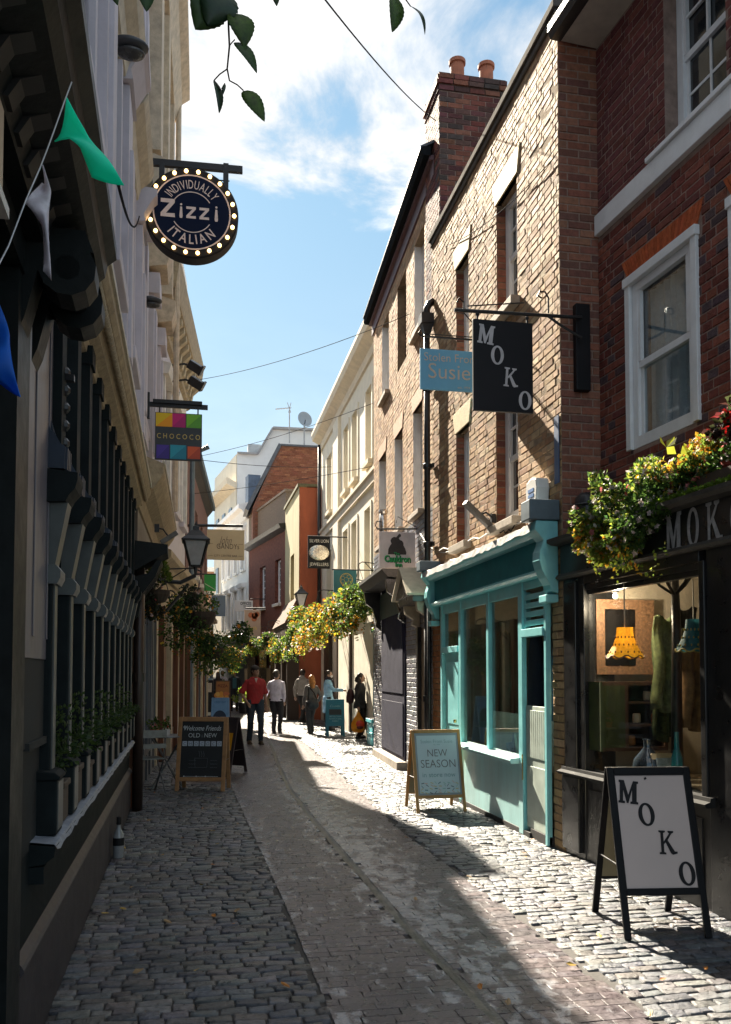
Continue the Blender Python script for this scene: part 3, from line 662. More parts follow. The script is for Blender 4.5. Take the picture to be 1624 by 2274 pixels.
m = MB(FM); m.prof([(-.1,.71),(.07,.71),(.085,.735),(.04,.75),(.035,.775),(-.1,.785)], 2.66, 4.72); m.build('sill', mat('worn_black_sill', (.02,.02,.02), .7, .3, 8, spec=.15), MK)
m = MB(FM); m.box(2.70, 4.44, -.1, -.008, .02, .71); m.box(2.80,4.30,-.01,.004,.1,.62); m.build('stall_riser', mat('dull_black_paint', (.02,.019,.019), .38, .5, 5, .2, 20, stretch=(1,1,.3)), MK)
m = MB(FM); m.box(2.775,4.33,-.035,-.028,.78,2.28); m.build('shop_window', glass_mat('display_glass', (.93,.95,.94), .015, 1.1), MK)
m = MB(FM); m.box(1.6,2.4,-.22,-.18,.1,2.08); m.box(1.7,2.3,-.18,-.165,.2,.9); m.box(1.7,2.3,-.18,-.172,1.05,1.98); m.build('door', BLACKP, MK, bevel=.005)
for ch, s0 in (('M',3.04),('O',2.815),('K',2.60),('O',2.37)):   # fascia letters M O K O
    m = MB(FM); slab(m, ch, s0, 2.462, .275, .024, face=1, wx=.62); m.build('letter', mat('grey_letters', (.42,.41,.41), .5, .2, 20), MK, recalc=False)
# display room
m = MB(FM); a, b, e, z0, z1 = .3, 4.40, -1.9, .70, 2.44
R = [[(a,e,z0),(b,e,z0),(b,e,z1),(a,e,z1)],[(b,e,z0),(b,-.1,z0),(b,-.1,z1),(b,e,z1)],[(a,e,z0),(a,-.1,z0),(a,-.1,z1),(a,e,z1)],[(a,e,z1),(b,e,z1),(b,-.1,z1),(a,-.1,z1)],[(a,e,z0),(b,e,z0),(b,-.1,z0),(a,-.1,z0)],[(a,-.1,z0),(2.72,-.1,z0),(2.72,-.1,z1),(a,-.1,z1)]]
for q in R: m.add(q, [(0,1,2,3)])
m.build('display_room', mat('cream_wall', (.42,.37,.29), .8, .15, 4), MK, recalc=False)
yb = 6.85
def inshop(px_, py_, y=yb): return at_y(px_, py_, y)
p0, p1 = inshop(1324,1330), inshop(1455,1497); q0, q1 = inshop(1343,1352), inshop(1411,1477)
t = thing('framed_mirror', 'large tan framed dark picture on the cream wall inside the black shop', 'picture', (p0.x, yb, p1.z))
m = MB(); m.box(0, p1.x-p0.x, 0, .04, 0, p0.z-p1.z); m.build('frame', mat('osb_board', (.17,.09,.045), .7, .4, 40), t)
m = MB(); m.box(q0.x-p0.x, q1.x-p0.x, -.006, .0, q1.z-p1.z, q0.z-p1.z); m.build('picture', mat('dark_picture', (.006,.005,.005), .35, .5, 8), t)
p0, p1 = inshop(1308,1513), inshop(1450,1660)
t = thing('shelf_unit', 'dark wooden shelf unit with a green side inside the black shop', 'shelf', (p0.x, yb-.25, p1.z)); W, Hh = p1.x-p0.x, p0.z-p1.z
m = MB(); m.box(0,W,.26,.28,0,Hh); m.box(0,W,0,.28,Hh-.03,Hh); m.box(0,W,0,.28,0,.03); m.box(.20,.23,0,.27,.03,Hh-.03); m.box(W-.03,W,0,.28,.03,Hh-.03); m.box(.23,W-.03,.02,.27,Hh*.35,Hh*.35+.02); m.box(.23,W-.03,.02,.27,Hh*.68,Hh*.68+.02); m.build('shelf_case', mat('dark_wood', (.06,.03,.018), .5, .3, 15), t)
m = MB(); m.box(-.02,.0,0,.28,0,Hh); m.box(0,.2,.0,.02,.03,Hh-.03); m.build('side_panel', mat('moss_green_paint', (.035,.05,.012), .6, .3, 10), t)
for i, (u, v, c, lab) in enumerate(((.35,.36,(.6,.55,.45),'white mug on the middle shelf inside the black shop'),(.52,.36,(.5,.12,.05),'red tin on the middle shelf inside the black shop'),(.45,.69,(.65,.6,.5),'white candle jar on the top shelf inside the black shop'),(.30,.02,(.45,.22,.08),'tan box on the bottom shelf inside the black shop'))):
    q = MB(); q.lathe([(.03,0),(.035,.02),(.033,.07),(.028,.08),(0,.08)], (0,0,0), 14); o = q.build('jar', mat('jar_%d' % i, c, .4), smooth=True); o.location = (p0.x+u, yb-.16, p1.z+Hh*v+.02+(0 if v > .03 else .01)); tag(o, lab, 'jar')
def lampshade(px_, py_top, py_bot, y, R_, m_, label, trim, lit):
    a, b = at_y(px_, py_top, y), at_y(px_, py_bot, y); h = a.z-b.z
    t = thing('pendant_lamp', label, 'lamp', b); n = 40; vs, fs = [], []
    for j in range(6):
        v = j/5; r = R_*(.42+.08*v+.5*v**2.4)
        for i in range(n): q = 2*math.pi*i/n; sc = .03*max(0, v-.7)/.3*abs(math.cos(q*4)); vs.append((r*math.cos(q), r*math.sin(q), h*(1-v)-sc))
    for j in range(5):
        for i in range(n): fs.append((j*n+i, j*n+(i+1) % n, (j+1)*n+(i+1) % n, (j+1)*n+i))
    MB().add(vs, fs).build('lamp_shade', m_, t, smooth=True, recalc=False)
    q = MB()
    for i in range(16):
        an = 2*math.pi*i/16
        for v in (.35,.62,.88): r = R_*(.42+.08*v+.5*v**2.4)+.003; q.ball((r*math.cos(an+v), r*math.sin(an+v), h*(1-v)), (.006,.006,.010), 6, 4)
    q.tube([(R_*math.cos(k*math.pi/20), R_*math.sin(k*math.pi/20), .006-.03*abs(math.cos(k*math.pi/5))) for k in range(41)], .006, 5, cap=False); q.build('trim', trim, t)
    q = MB(); q.tube([(0,0,h*.9),(0,0,2.42-b.z)], .005, 6); q.build('cord', mat('cord_cream', (.5,.45,.36), .7), t)
    q = MB(); q.ball((0,0,h*.45), .035, 12, 8); q.build('bulb', mat('bulb_glow' if lit else 'bulb_off', (.9,.8,.6), .3, emit=(1,.6,.25) if lit else None, estr=lit), t, smooth=True)
    return t
lampshade(1388,1393,1455,6.25,.145,mat('yellow_shade', (.62,.30,.02), .7, .25, 30, emit=(1,.45,.02), estr=.10, trans=.3),'orange yellow scalloped pendant lamp hanging in the black shop window',mat('dark_trim', (.12,.06,.03), .7),3)
lampshade(1541,1375,1440,5.75,.13,mat('teal_shade', (.04,.20,.25), .7, .25, 30, trans=.3),'blue green patterned pendant lamp hanging at the right of the black shop window',mat('yellow_trim', (.5,.4,.1), .7),0)
p = inshop(1366,1323,6.5); t = thing('spot_bulb', 'small lit bulb on the ceiling inside the black shop', 'light', p)
q = MB(); q.ball((0,0,0), .02, 10, 7); q.build('bulb', mat('spot_glow', (1,.8,.5), .3, emit=(1,.72,.38), estr=12), t, smooth=True)
q = MB(); q.lathe([(.012,.015),(.03,.03),(.03,.05),(.008,.07),(.008,2.42-p.z)], (0,0,0), 10); q.build('socket', IRON, t)
ld = bpy.data.lights.new('spot_bulb_light', 'POINT'); ld.energy = 9; ld.color = (1,.80,.56); ld.shadow_soft_size = .04; lo = bpy.data.objects.new('bulb_light', ld); COL.objects.link(lo); lo.location = (0,0,-.06); lo.parent = t
# goods in the window
def cloth(p, wd, h, m_, label, seed):
    q = MB(); vs, fs = [], []; rnd = random.Random(seed); n, r = 14, 9; ph = rnd.uniform(0,6)
    for j in range(r):
        for i in range(n):
            u, v = i/(n-1)-.5, j/(r-1); vs.append((u*wd*(.75+.3*v+.1*math.sin(v*5+ph)), .05*math.sin(u*13+ph+v*1.5)*(.3+v)+.02*math.sin(v*9), -h*v-.02*math.cos(u*9)))
    for j in range(r-1):
        for i in range(n-1): fs.append((j*n+i, j*n+i+1, (j+1)*n+i+1, (j+1)*n+i))
    o = q.add(vs, fs).build('hanging_cloth', m_, smooth=True, recalc=False); o.location = p; sm = o.modifiers.new('thick','SOLIDIFY'); sm.thickness = .01
    return tag(o, label, 'cloth')
cloth(inshop(1478,1370,6.3), .22, .75, mat('green_print_cloth', (.10,.13,.05), .85, .5, 18), 'green print scarf hanging on the stand in the black shop window', 3)
cloth(inshop(1545,1440,6.0), .26, .62, mat('tan_cloth', (.26,.15,.07), .85, .35, 14), 'tan coat hanging below the blue lampshade in the black shop', 4)
cloth(inshop(1525,1400,6.15), .16, .75, mat('olive_print_cloth', (.085,.09,.03), .85, .4, 16), 'olive shawl hanging beside the tan coat in the black shop', 5)
cloth(inshop(1470,1400,6.5), .2, .9, mat('leaf_print_cloth', (.05,.07,.025), .85, .6, 22), 'dark leaf print cloth at the back of the black shop window', 11)
cloth(inshop(1520,1350,6.4), .3, .5, mat('black_print_cloth', (.02,.02,.018), .85, .6, 22), 'black scarf on top of the stand in the black shop window', 12)
p = inshop(1503,1600,6.0); t = thing('clothes_stand', 'thick black clothes stand inside the black shop window', 'stand', (p.x, 6.0, .70))
q = MB(); q.tube([(0,0,0),(0,0,.5),(.01,0,1.2),(.02,.03,1.62)], [.05,.042,.035,.03], 12); q.lathe([(.16,0),(.16,.02),(.05,.05)], (0,0,0), 20); q.build('post', IRON, t, smooth=True)
q = MB()
for k in range(5): a = k*1.256; q.tube([(.01,.02,1.5),(.10*math.cos(a),.10*math.sin(a)+.02,1.58),(.16*math.cos(a),.16*math.sin(a)+.02,1.66)], .012, 6)
q.build('arm', IRON, t)
p = ground(1438,1700); p = inshop(1438,1665,5.95)
t = thing('glass_bottle', 'round clear glass carboy on the sill inside the black shop window', 'bottle', (p.x, 5.95, .785))
q = MB(); q.lathe([(.06,0),(.10,.03),(.115,.10),(.10,.17),(.05,.23),(.028,.26),(.028,.31),(.036,.32)], (0,0,0), 22); q.build('glass_body', mat('blue_glass', (.02,.028,.035), .03, .1, spec=.9), t, smooth=True)
t = thing('glass_bottle', 'slender turquoise glass bottle in the black shop window', 'bottle', (inshop(1503,1665,5.75).x, 5.75, .785))
q = MB(); q.lathe([(.04,0),(.045,.02),(.04,.2),(.018,.27),(.015,.38),(.02,.385)], (0,0,0), 16); q.build('glass_body', mat('turquoise_glass', (.02,.22,.28), .1, .1, spec=.8), t, smooth=True)
p = inshop(1475,1660,5.85); t = thing('photo_frame', 'pale wooden photo frame leaning in the black shop window', 'frame', (p.x, 5.85, .785))
R_ = Euler((rad(-14),0,0)).to_matrix(); q = MB(); q.obox((0,0,.11),(.19,.02,.22),R_); q.build('frame', mat('pale_wood', (.45,.34,.2), .5), t, bevel=.004); q = MB(); q.obox((0,-.012,.108),(.13,.006,.16),R_); q.build('picture', mat('pale_picture', (.3,.34,.36), .4, .4, 20), t)
# flue pot standing on the flat roof by the party wall
t = thing('flue_pot', 'fat black flue pot on the shop roof beside the brick corner', 'flue', FM.w(4.57, -.16, 2.80))
q = MB(); q.lathe([(.13,0),(.13,.03),(.11,.05),(.11,.30),(.10,.36),(.06,.40),(0,.41)], (0,0,0), 20); q.build('pot', IRON, t, smooth=True); q = MB(); q.lathe([(.118,.28),(.125,.29),(.118,.30)], (0,0,0), 20); q.build('band', IRON, t)
# ================================================================== R2: long brown brick house, grey painted ground floor
def house_end(o, par): reparent(o, par)
F2 = Frame((3.22,11.63),(3.49,17.38),'R'); L2 = F2.len
R2 = building('terraced_brick_house', 'brown brick house with white window reveals, long gutter and grey painted ground floor', F2)
T2 = [(.42,.27,.16),(.37,.23,.135),(.47,.31,.19),(.33,.20,.12),(.44,.29,.17)]
H2 = [(.66,1.42,6.90,8.42),(2.12,2.94,6.90,8.42),(3.85,4.66,6.90,8.42),(.84,1.56,4.08,5.76),(2.48,3.26,4.08,5.80),(4.2,5.05,4.08,5.85)]
m = MB(F2); wall_grid(m, 0, L2, 0, 8.95, H2, 0, .2); m.box(0,L2,-5.5,-.25,.0,8.9); wl = m.build('wall', MORT_T, R2)
m = MB(F2); bricks(m, 0, L2, 4.05, 8.9, H2, T2, 0, bw=.22, rh=.0715, proud=.0026, tilt=.002, k=.10)
for (a, b, c, e) in H2[1:2]: bricks(m, a, b, c, e, [], [(.12,.06,.04),(.1,.05,.035)], -.14)
m.build('brick_face', BRKS, wl)
GB = [(.19,.195,.22),(.17,.175,.20),(.21,.21,.235),(.15,.155,.18)]
m = MB(F2); bricks(m, 0, L2, .03, 4.05, [(2.2,4.62,.0,3.55),(.32,1.02,0,2.3)], GB, 0, flemish=False, proud=.006, tilt=.002); m.build('painted_brick', mat('painted_brick_face', (1,1,1), .45, .08, 20, .35, 40, attr=True), R2)
for (a, b, c, e) in H2:
    if (a, c) == (2.12, 6.90): continue
    m = MB(F2); m.box(b-.012, b-.0012, -.19, -.001, c, e); m.box(a, b, -.19, -.18, c, e); m.build('window_reveal', WHITE, R2)
    sash(F2, R2, a+.01, b-.02, c+.01, e-.01, d=-.12, cols=2, rows=2, mframe=WHITE, mglass=WGLASS, sill_m=STONE, so=.09, sh=.08)
for (a, b, c, e) in H2[3:]: poly_prism(F2, [(a-.02,e),(b+.02,e),(b+.1,e+.25),(a-.1,e+.25)], -.04, .014).build('lintel', mat('rubbed_brick', (.42,.24,.14), .75, .15, 14, .4), R2)
m = MB(F2); m.box(-.1, L2+.1, -.1, .09, 8.93, 9.0); m.box(-.1,L2+.1,-.02,.03,8.72,8.93); m.build('eaves_board', mat('plum_board', (.12,.06,.07), .6, .2), R2)
m = MB(F2); m.prof([(.07,8.98),(.17,8.98),(.20,9.03),(.20,9.10),(.07,9.12)], -.12, L2+.15); m.build('gutter', mat('matt_gutter', (.012,.014,.017), .9, .2, 6, spec=.05), R2)
m = MB(F2); m.prof([(.22,9.08),(.22,9.12),(-4.3,11.6),(-4.3,11.5)], -.1, L2+.1); m.build('roof', SLATE, R2)
# navy panelled doorway and black hood on brackets
m = MB(F2); m.box(2.22,4.60,-.05,.03,.0,3.52); m.box(2.3,4.52,.03,.045,.2,1.1); m.box(2.3,4.52,.03,.045,1.25,3.3); m.build('door_panel', NAVY, R2, bevel=.006)
m = MB(F2); m.box(2.1,4.75,-.1,.18,.0,.14); m.build('doorstep', STONE, R2, bevel=.01)
m = MB(F2); m.prof([(.03,3.16),(.34,3.18),(.42,3.27),(.44,3.30),(.44,3.36),(.03,3.40)], 2.0, 4.85)
hd = m.build('door_hood', mat('weathered_black', (.045,.042,.036)), R2)
for x in (2.12, 4.62):
    m = MB(F2); m.prof([(.03,3.16),(.36,3.16),(.33,2.95),(.2,2.85),(.12,2.6),(.14,2.5),(.03,2.42)], x, x+.12); m.build('bracket', BLACKP, hd, bevel=.006)
m = MB(F2); m.box(2.26,4.6,.03,.06,2.62,3.10); m.build('signboard', mat('sign_green_grey', (.05,.09,.075), .6), hd)
# small pedimented side door
m = MB(F2); m.box(.32,1.0,-.12,-.05,.12,2.25); m.box(.26,.36,-.05,.06,0,2.3); m.box(.98,1.08,-.05,.06,0,2.3); dd = m.build('side_door', BLACKP, R2, bevel=.006)
m = MB(F2); m.prism([(.1,.0,2.72),(1.28,.0,2.72),(.69,.0,3.12)], (0,.34,0)); m.box(.12,1.26,0,.30,2.62,2.72); m.build('pediment', BLACKP, dd)
for s1, s2, in ((.06,.69),(1.32,.69)):
    m = MB(F2); m.prism([(s1,0,2.70),(s1,.40,2.70),(s2,.40,3.14),(s2,0,3.14)], (0,0,.03))
    m.build('pediment_roof', mat('beige_stone', (.50,.43,.32), .7, .15, 8, .3), dd)
for x in (.16, 1.06):
    m = MB(F2); m.prof([(.0,2.62),(.24,2.62),(.22,2.5),(.1,2.42),(.12,2.34),(0,2.28)], x, x+.14); m.build('capital', mat('beige_stone', (.5,.43,.32)), dd)
# rainwater pipe between the two houses: hopper, pipe and collars
t = thing('rainwater_pipe', 'tall black iron rainwater pipe with a hopper head on the brick wall', 'pipe', F1.w(4.33, .10, 0), F1.ang)
m = MB(); m.tube([(0,0,2.98),(0,0,6.45)], .045, 10); m.tube([(0,0,6.6),(0,0,6.75),(0,-.04,6.83),(0,-.1,6.87)], .05, 10); m.build('pipe', IRON, t, smooth=True)
m = MB(); m.box(-.10,.10,-.08,.10,6.52,6.66); m.prism([(-.10,-.08,6.52),(.10,-.08,6.52),(.10,.10,6.52),(-.10,.10,6.52)], (0,0,-.001)); m.lathe([(.05,6.32),(.06,6.38),(.12,6.52)], (0,0,0), 4, Matrix.Rotation(rad(45),3,'Z')); m.build('hopper', IRON, t)
for z in (3.4, 4.5, 5.6): m = MB(); m.lathe([(.05,z-.04),(.062,z-.03),(.062,z+.03),(.05,z+.04)], (0,0,0), 12); m.box(-.09,.09,-.08,-.05,z-.03,z+.03); m.build('collar', IRON, t)
t = thing('soil_pipe', 'black pipe standing beside the pedimented side door', 'pipe', F2.w(.10, .10, 0), F2.ang)
m = MB(); m.tube([(0,0,0),(0,0,2.6)], .045, 10); m.tube([(-.13,.0,0),(-.13,0,2.9)], .03, 8); m.build('pipe', IRON, t, smooth=True)
m = MB(); m.lathe([(.06,1.2),(.06,1.28)], (0,0,0), 12); m.build('collar', IRON, t)

# ================================================================== generic rendered fronts farther along
def front(name, label, fr, z1, holes, m_, body_d=6.0, z0=0.0, rev=.22, mframe=None, sill=None, bars=(2,2), dglass=-.14, reveal_m=None, cat='building', gl=None):
    R = building(name, label, fr, cat); q = MB(fr); wall_grid(q, 0, fr.len, z0, z1, holes, 0, rev)
    q.box(0, fr.len, -body_d, -rev-.04, z0, z1-.05); q.add([(0,0,z0),(0,-rev-.05,z0),(0,-rev-.05,z1),(0,0,z1)], [(0,1,2,3)]); q.add([(fr.len,0,z0),(fr.len,-rev-.05,z0),(fr.len,-rev-.05,z1),(fr.len,0,z1)], [(0,1,2,3)])
    q.box(0, fr.len, -rev-.05, 0, z1, z1+.01); q.build('wall', m_, R)
    for (a, b, c, e) in holes: sash(fr, R, a+.01, b-.01, c+.01, e-.01, d=dglass, cols=bars[0], rows=bars[1], mframe=mframe or WHITE, mglass=gl or WGLASS, sill=sill is not None, sill_m=sill, so=.12, sh=.12)
    return R
CREAM = mat('cream_stucco', (.74,.69,.57), .8, .07, 3, .15, 30); CREAM2 = mat('cream_trim', (.66,.58,.45), .8, .1, 5, .2, 30)
F3 = Frame((3.98,17.40),(3.98,28.98),'R')
H3 = [(2.6,3.35,6.75,8.6),(4.55,5.35,6.75,8.6),(5.95,6.75,6.75,8.6),(9.1,10.1,6.75,8.6),(2.75,3.5,3.75,5.65),(4.6,5.4,3.75,5.65),(6.0,6.85,3.75,5.65),(9.1,10.1,3.75,5.5)]
R3 = front('cream_stucco_house', 'cream stucco house with deep window reveals above the teal door', F3, 9.55, H3, CREAM, sill=CREAM2, bars=(1,1), mframe=CREAM2)
m = MB(F3); m.prof([(0,9.2),(.06,9.22),(.08,9.42),(.2,9.5),(.32,9.56),(.36,9.72),(.36,9.82),(-.3,9.9)], -.02, 11.55); m.build('cornice', CREAM2, R3)
m = MB(F3); m.prof([(0,6.08),(.07,6.1),(.07,6.3),(.12,6.34),(.12,6.42),(0,6.44)], 0, 11.55); m.build('string_course', CREAM2, R3)
for a, b, dd, c, e in ((7.4,8.4,.09,3.0,6.08),(7.4,8.4,.09,6.44,9.2),(0,.9,.05,3.2,6.08),(0,.9,.05,6.44,9.2)): m = MB(F3); m.box(a,b,0,dd,c,e); m.build('pilaster', CREAM, R3)
for (a, b, c, e) in H3: m = MB(F3); m.box(a-.12, a, 0, .03, c, e+.12); m.box(b, b+.12, 0, .03, c, e+.12); m.box(a, b, 0, .03, e, e+.12); m.build('window_surround', CREAM, R3)
m = MB(F3); m.box(.05,2.2,-.0,.06,.1,2.55); m.box(.05,2.3,.0,.10,2.55,2.75); m.build('teal_door', mat('deep_teal_paint', (.015,.15,.19), .4, .1), R3, bevel=.01)
m = MB(F3); m.box(2.2,2.55,.0,.07,0,2.9); m.box(.05,2.6,.0,.14,2.78,3.0); m.box(5.4,7.3,.0,.08,0,3.0); m.box(2.6,5.2,.0,.04,.0,2.9); m.build('shopfront', CREAM, R3, bevel=.01)
for a, b in ((5.2,5.4),(7.5,8.3),(9.0,10.2)): m = MB(F3); m.box(a,b,0,.1,0,2.9); m.build('dark_doorway', mat('dark_brown_paint', (.045,.025,.016), .5), R3)
m = MB(F3); m.box(0,11.55,0,.14,3.0,3.2); m.build('fascia', CREAM2, R3)
for s0, z0, z1 in ((.4,3.3,4.2),): pass
t = thing('steel_flue', 'short bright steel flue on the brick wall above the cauldron sign', 'flue', F2.w(3.6, .16, 4.05)); m = MB(); m.tube([(0,0,0),(0,0,.5)], .07, 14); m.build('pipe', mat('steel', (.6,.6,.6), .25, .1, metal=1), t, smooth=True); m = MB(); m.lathe([(.08,.46),(.085,.5),(.07,.54)], (0,0,0), 14); m.build('cap', mat('steel', (.6,.6,.6)), t)
m = MB(); m.tube([F3.w(11.4,.1,3.2), F3.w(11.4,.1,9.4)], .06, 8); o = m.build('downpipe', IRON, smooth=True); reparent(o, R3)
# yellow fronted house with the orange flank
F4 = Frame((3.22,29.05),(3.16,33.4),'R')
YEL = mat('yellow_render', (.46,.40,.22), .8, .18, 2, .2, 20, stretch=(1,1,.3)); ORA = mat('orange_render', (.40,.105,.045), .8, .22, 2.2, .25, 20, stretch=(1,1,.35))
R4 = front('orange_flank_house', 'narrow house with a yellow front and a bright orange side wall', F4, 8.0, [(1.4,2.5,3.9,5.9)], YEL, sill=CREAM2, bars=(1,2), mframe=mat('brown_frame', (.08,.05,.03), .5), body_d=3)
m = MB(F4); m.box(-.012,-.002,-2.2,-.003,0,7.98); m.build('flank', ORA, R4)
m = MB(F4); m.box(-.05,4.4,-2.3,.06,8.0,8.1); m.build('coping', mat('mossy_coping', (.14,.13,.07), .9, .3, 4), R4)
# dark timber shopfront under it
m = MB(F4); m.box(-.1,4.3,.0,.45,2.9,3.3); m.box(-.1,.2,.0,.4,0,2.9); m.box(1.6,2.0,0,.4,0,2.9); m.box(3.9,4.3,0,.4,0,2.9); m.box(.2,1.6,0,.2,0,2.9); m.box(2.0,3.9,0,.2,0,2.9)
m.build('shopfront', mat('dark_brown_paint', (.045,.025,.016)), R4)
m = MB(F4); m.prof([(0,3.3),(.5,3.3),(.05,4.2),(0,4.2)], -.1, 4.3); m.build('lean_to_roof', mat('brown_tiles', (.12,.06,.035), .8, .3, 20, .5), R4)
# red brick house with the parapet and slate roof
F5 = Frame((3.18,33.45),(2.08,39.6),'R')
BR5 = mat('far_red_brick', (.15,.058,.042), .85, .35, 9, .4, 30, spec=.2)
R5 = front('parapet_brick_house', 'red brick house with a grey parapet and two tall sash windows', F5, 7.3, [(.7,1.6,4.4,6.2),(3.2,4.2,4.4,6.2),(.9,1.9,1.9,3.6)], BR5, sill=OFFW, bars=(2,3), body_d=5)
m = MB(F5); m.prof([(0,7.2),(.25,7.3),(.32,7.45),(0,7.5)], -.1, F5.len+.1); m.build('gutter', IRON, R5)
m = MB(F5); m.box(0, F5.len, -.3, .0, 7.5, 8.75); m.box(-.05,F5.len,-.35,.05,8.75,8.85); m.build('parapet', mat('grey_brick', (.16,.12,.09), .85, .3, 14, .3, 40), R5)
m = MB(F5); m.box(0,F5.len,.0,.18,.0,1.8); m.box(0,F5.len,0,.25,3.0,3.3); m.build('shopfront', mat('tan_shopfront', (.28,.19,.10), .6, .15, 3), R5)
for a, b in ((.4,1.5),(2.2,3.4),(4.2,5.6)): m = MB(F5); m.box(a,b,.18,.2,.2,2.8); m.build('shop_window', mat('tan_glass', (.12,.085,.05), .2, .3, 3), R5)
# red gable wall behind with a slate slope
def ypt(px_, py_, y): p = at_y(px_, py_, y); return (p.x, y, p.z)
t = thing('brick_gable', 'red brick gable wall with a slate roof slope, above the orange house', 'building', (4.5, 38, 0))
g = [ypt(562,1125,38), ypt(622,990,38), ypt(730,990,38), ypt(730,1200,38), ypt(562,1200,38)]
m = MB(); m.prism([Vector(q)-Vector((4.5,38,0)) for q in g], (0,5,0)); m.build('wall', mat('gable_brick', (.20,.09,.06), .8, .25, 12, .4, 30), t)
bq = []; r = 0
m = MB(); z = g[3][2]
while z < g[1][2]-.1:
    k = (z-g[0][2])/(g[1][2]-g[0][2]); xa = g[0][0]+(g[1][0]-g[0][0])*max(0,min(1,k))+.1; x = xa+(.11 if r % 2 else 0)
    while x < g[2][0]-.1: m.box(x-4.5, min(x+.215,g[2][0])-4.5, -.012, .0, z, z+.065, jit(random.choice([(.23,.095,.058),(.19,.075,.048),(.27,.12,.07)]), .2)); x += .23
    z += .08; r += 1
m.build('brick_face', BRK, t)
m = MB(); a, b = Vector(g[0])-Vector((4.5,38,0)), Vector(g[1])-Vector((4.5,38,0)); m.prism([a+Vector((-.35,-.12,-.1)), b+Vector((-.05,-.12,.12)), b+Vector((.05,-.12,-.02)), a+Vector((-.2,-.12,-.2))], (0,5.2,0)); m.box(b.x,g[2][0]-4.5,-.1,5,b.z,b.z+.08); m.build('roof', SLATE, t)
# tall white block behind everything
t = thing('white_tower_block', 'tall plain white building rising behind the red brick gable', 'building', (3, 46, 0))
o3 = Vector((3,46,0)); wv = lambda px_, py_: Vector(ypt(px_,py_,46))-o3
pts = [wv(527,1500), wv(527,1008), wv(572,1010), wv(606,953), wv(760,960), wv(760,1500)]
WB = mat('white_render', (.70,.71,.72), .7, .04, 2, .1, 10)
m = MB(); m.prism(pts, (-.5,7,0)); m.build('wall', WB, t)
a = wv(527,1008); m = MB(); q = [a+Vector((0,.03,0)), a+Vector((-1.05,6.2,0)), a+Vector((-1.05,6.2,-12)), a+Vector((0,.03,-12))]; m.prism(q, (-.05,-.01,0))
m.build('front', mat('cream_render', (.66,.61,.5), .7, .05, 2), t)
m = MB(); c = a+Vector((0,0,-1.9)); m.prism([c+Vector((0,-.1,0)), c+Vector((-1.2,6.2,0)), c+Vector((-1.65,6.1,.25)), c+Vector((-.55,-.15,.25))], (0,0,.35)); m.build('cornice', CREAM2, t)
for k in range(3):
    for zz in (-4.3, -7.2): m = MB(); c = a+Vector((-.08-.32*k-.12, 1.0+1.8*k, zz)); m.prism([c, c+Vector((-.13,.8,0)), c+Vector((-.13,.8,1.6)), c+Vector((0,0,1.6))], (-.06,0,0)); m.build('window', WGLASS, t)
m = MB(); m.beam(wv(606,953)+Vector((0,-.05,.05)), wv(760,960)+Vector((0,-.05,.05)), .3, .12); m.beam(wv(572,1010)+Vector((0,-.05,.04)), wv(606,953)+Vector((0,-.05,.04)), .3, .1); m.beam(wv(527,1008)+Vector((0,-.05,.04)), wv(572,1010)+Vector((0,-.05,.04)), .3, .1); m.build('coping', mat('grey_coping', (.3,.3,.31), .7), t)
m = MB(); m.obox(wv(567,1006)+Vector((0,1,.1)), (.7,.8,1.1)); m.build('roof_box', mat('grey_box', (.3,.33,.36), .7), t)
# aerial and dish
p = Vector(ypt(643,975,45.6)); t = thing('television_aerial', 'thin rooftop television aerial on the white building', 'aerial', p)
m = MB(); m.tube([(0,0,-.2),(0,0,1.75)], .035, 6); m.build('mast', mat('aerial_grey', (.35,.36,.38), .5), t)
m = MB(); m.tube([(-.75,0,1.6),(.1,0,1.72)], .025, 6)
for k in range(7): x = -.7+.12*k; m.tube([(x,-.14,1.6+(x+.75)*.14),(x,.14,1.6+(x+.75)*.14)], .015, 5)
m.tube([(-.05,0,1.45),(.08,0,2.0)], .02, 5); m.tube([(.08,0,1.45),(-.12,0,2.0)], .02, 5); m.build('antenna', mat('aerial_grey', (.35,.36,.38)), t)
p = Vector(ypt(676,975,45.4)); t = thing('satellite_dish', 'round grey satellite dish on a pole on the white building', 'dish', p)
m = MB(); m.tube([(0,0,-.3),(0,0,.9)], .04, 8); m.build('pole', mat('aerial_grey', (.35,.36,.38)), t)
m = MB(); M_ = Euler((rad(82),0,rad(20))).to_matrix(); m.lathe([(.01,-.08),(.2,-.06),(.36,-.01),(.42,.05),(.40,.05),(.2,-.03),(.01,-.05)], (0,-.12,1.05), 24, M_); m.build('dish', mat('dish_grey', (.30,.34,.38), .5, .05), t, smooth=True)
m = MB(); m.tube([(0,-.1,.75),(0,-.5,.9)], .02, 6); m.build('arm', IRON, t)
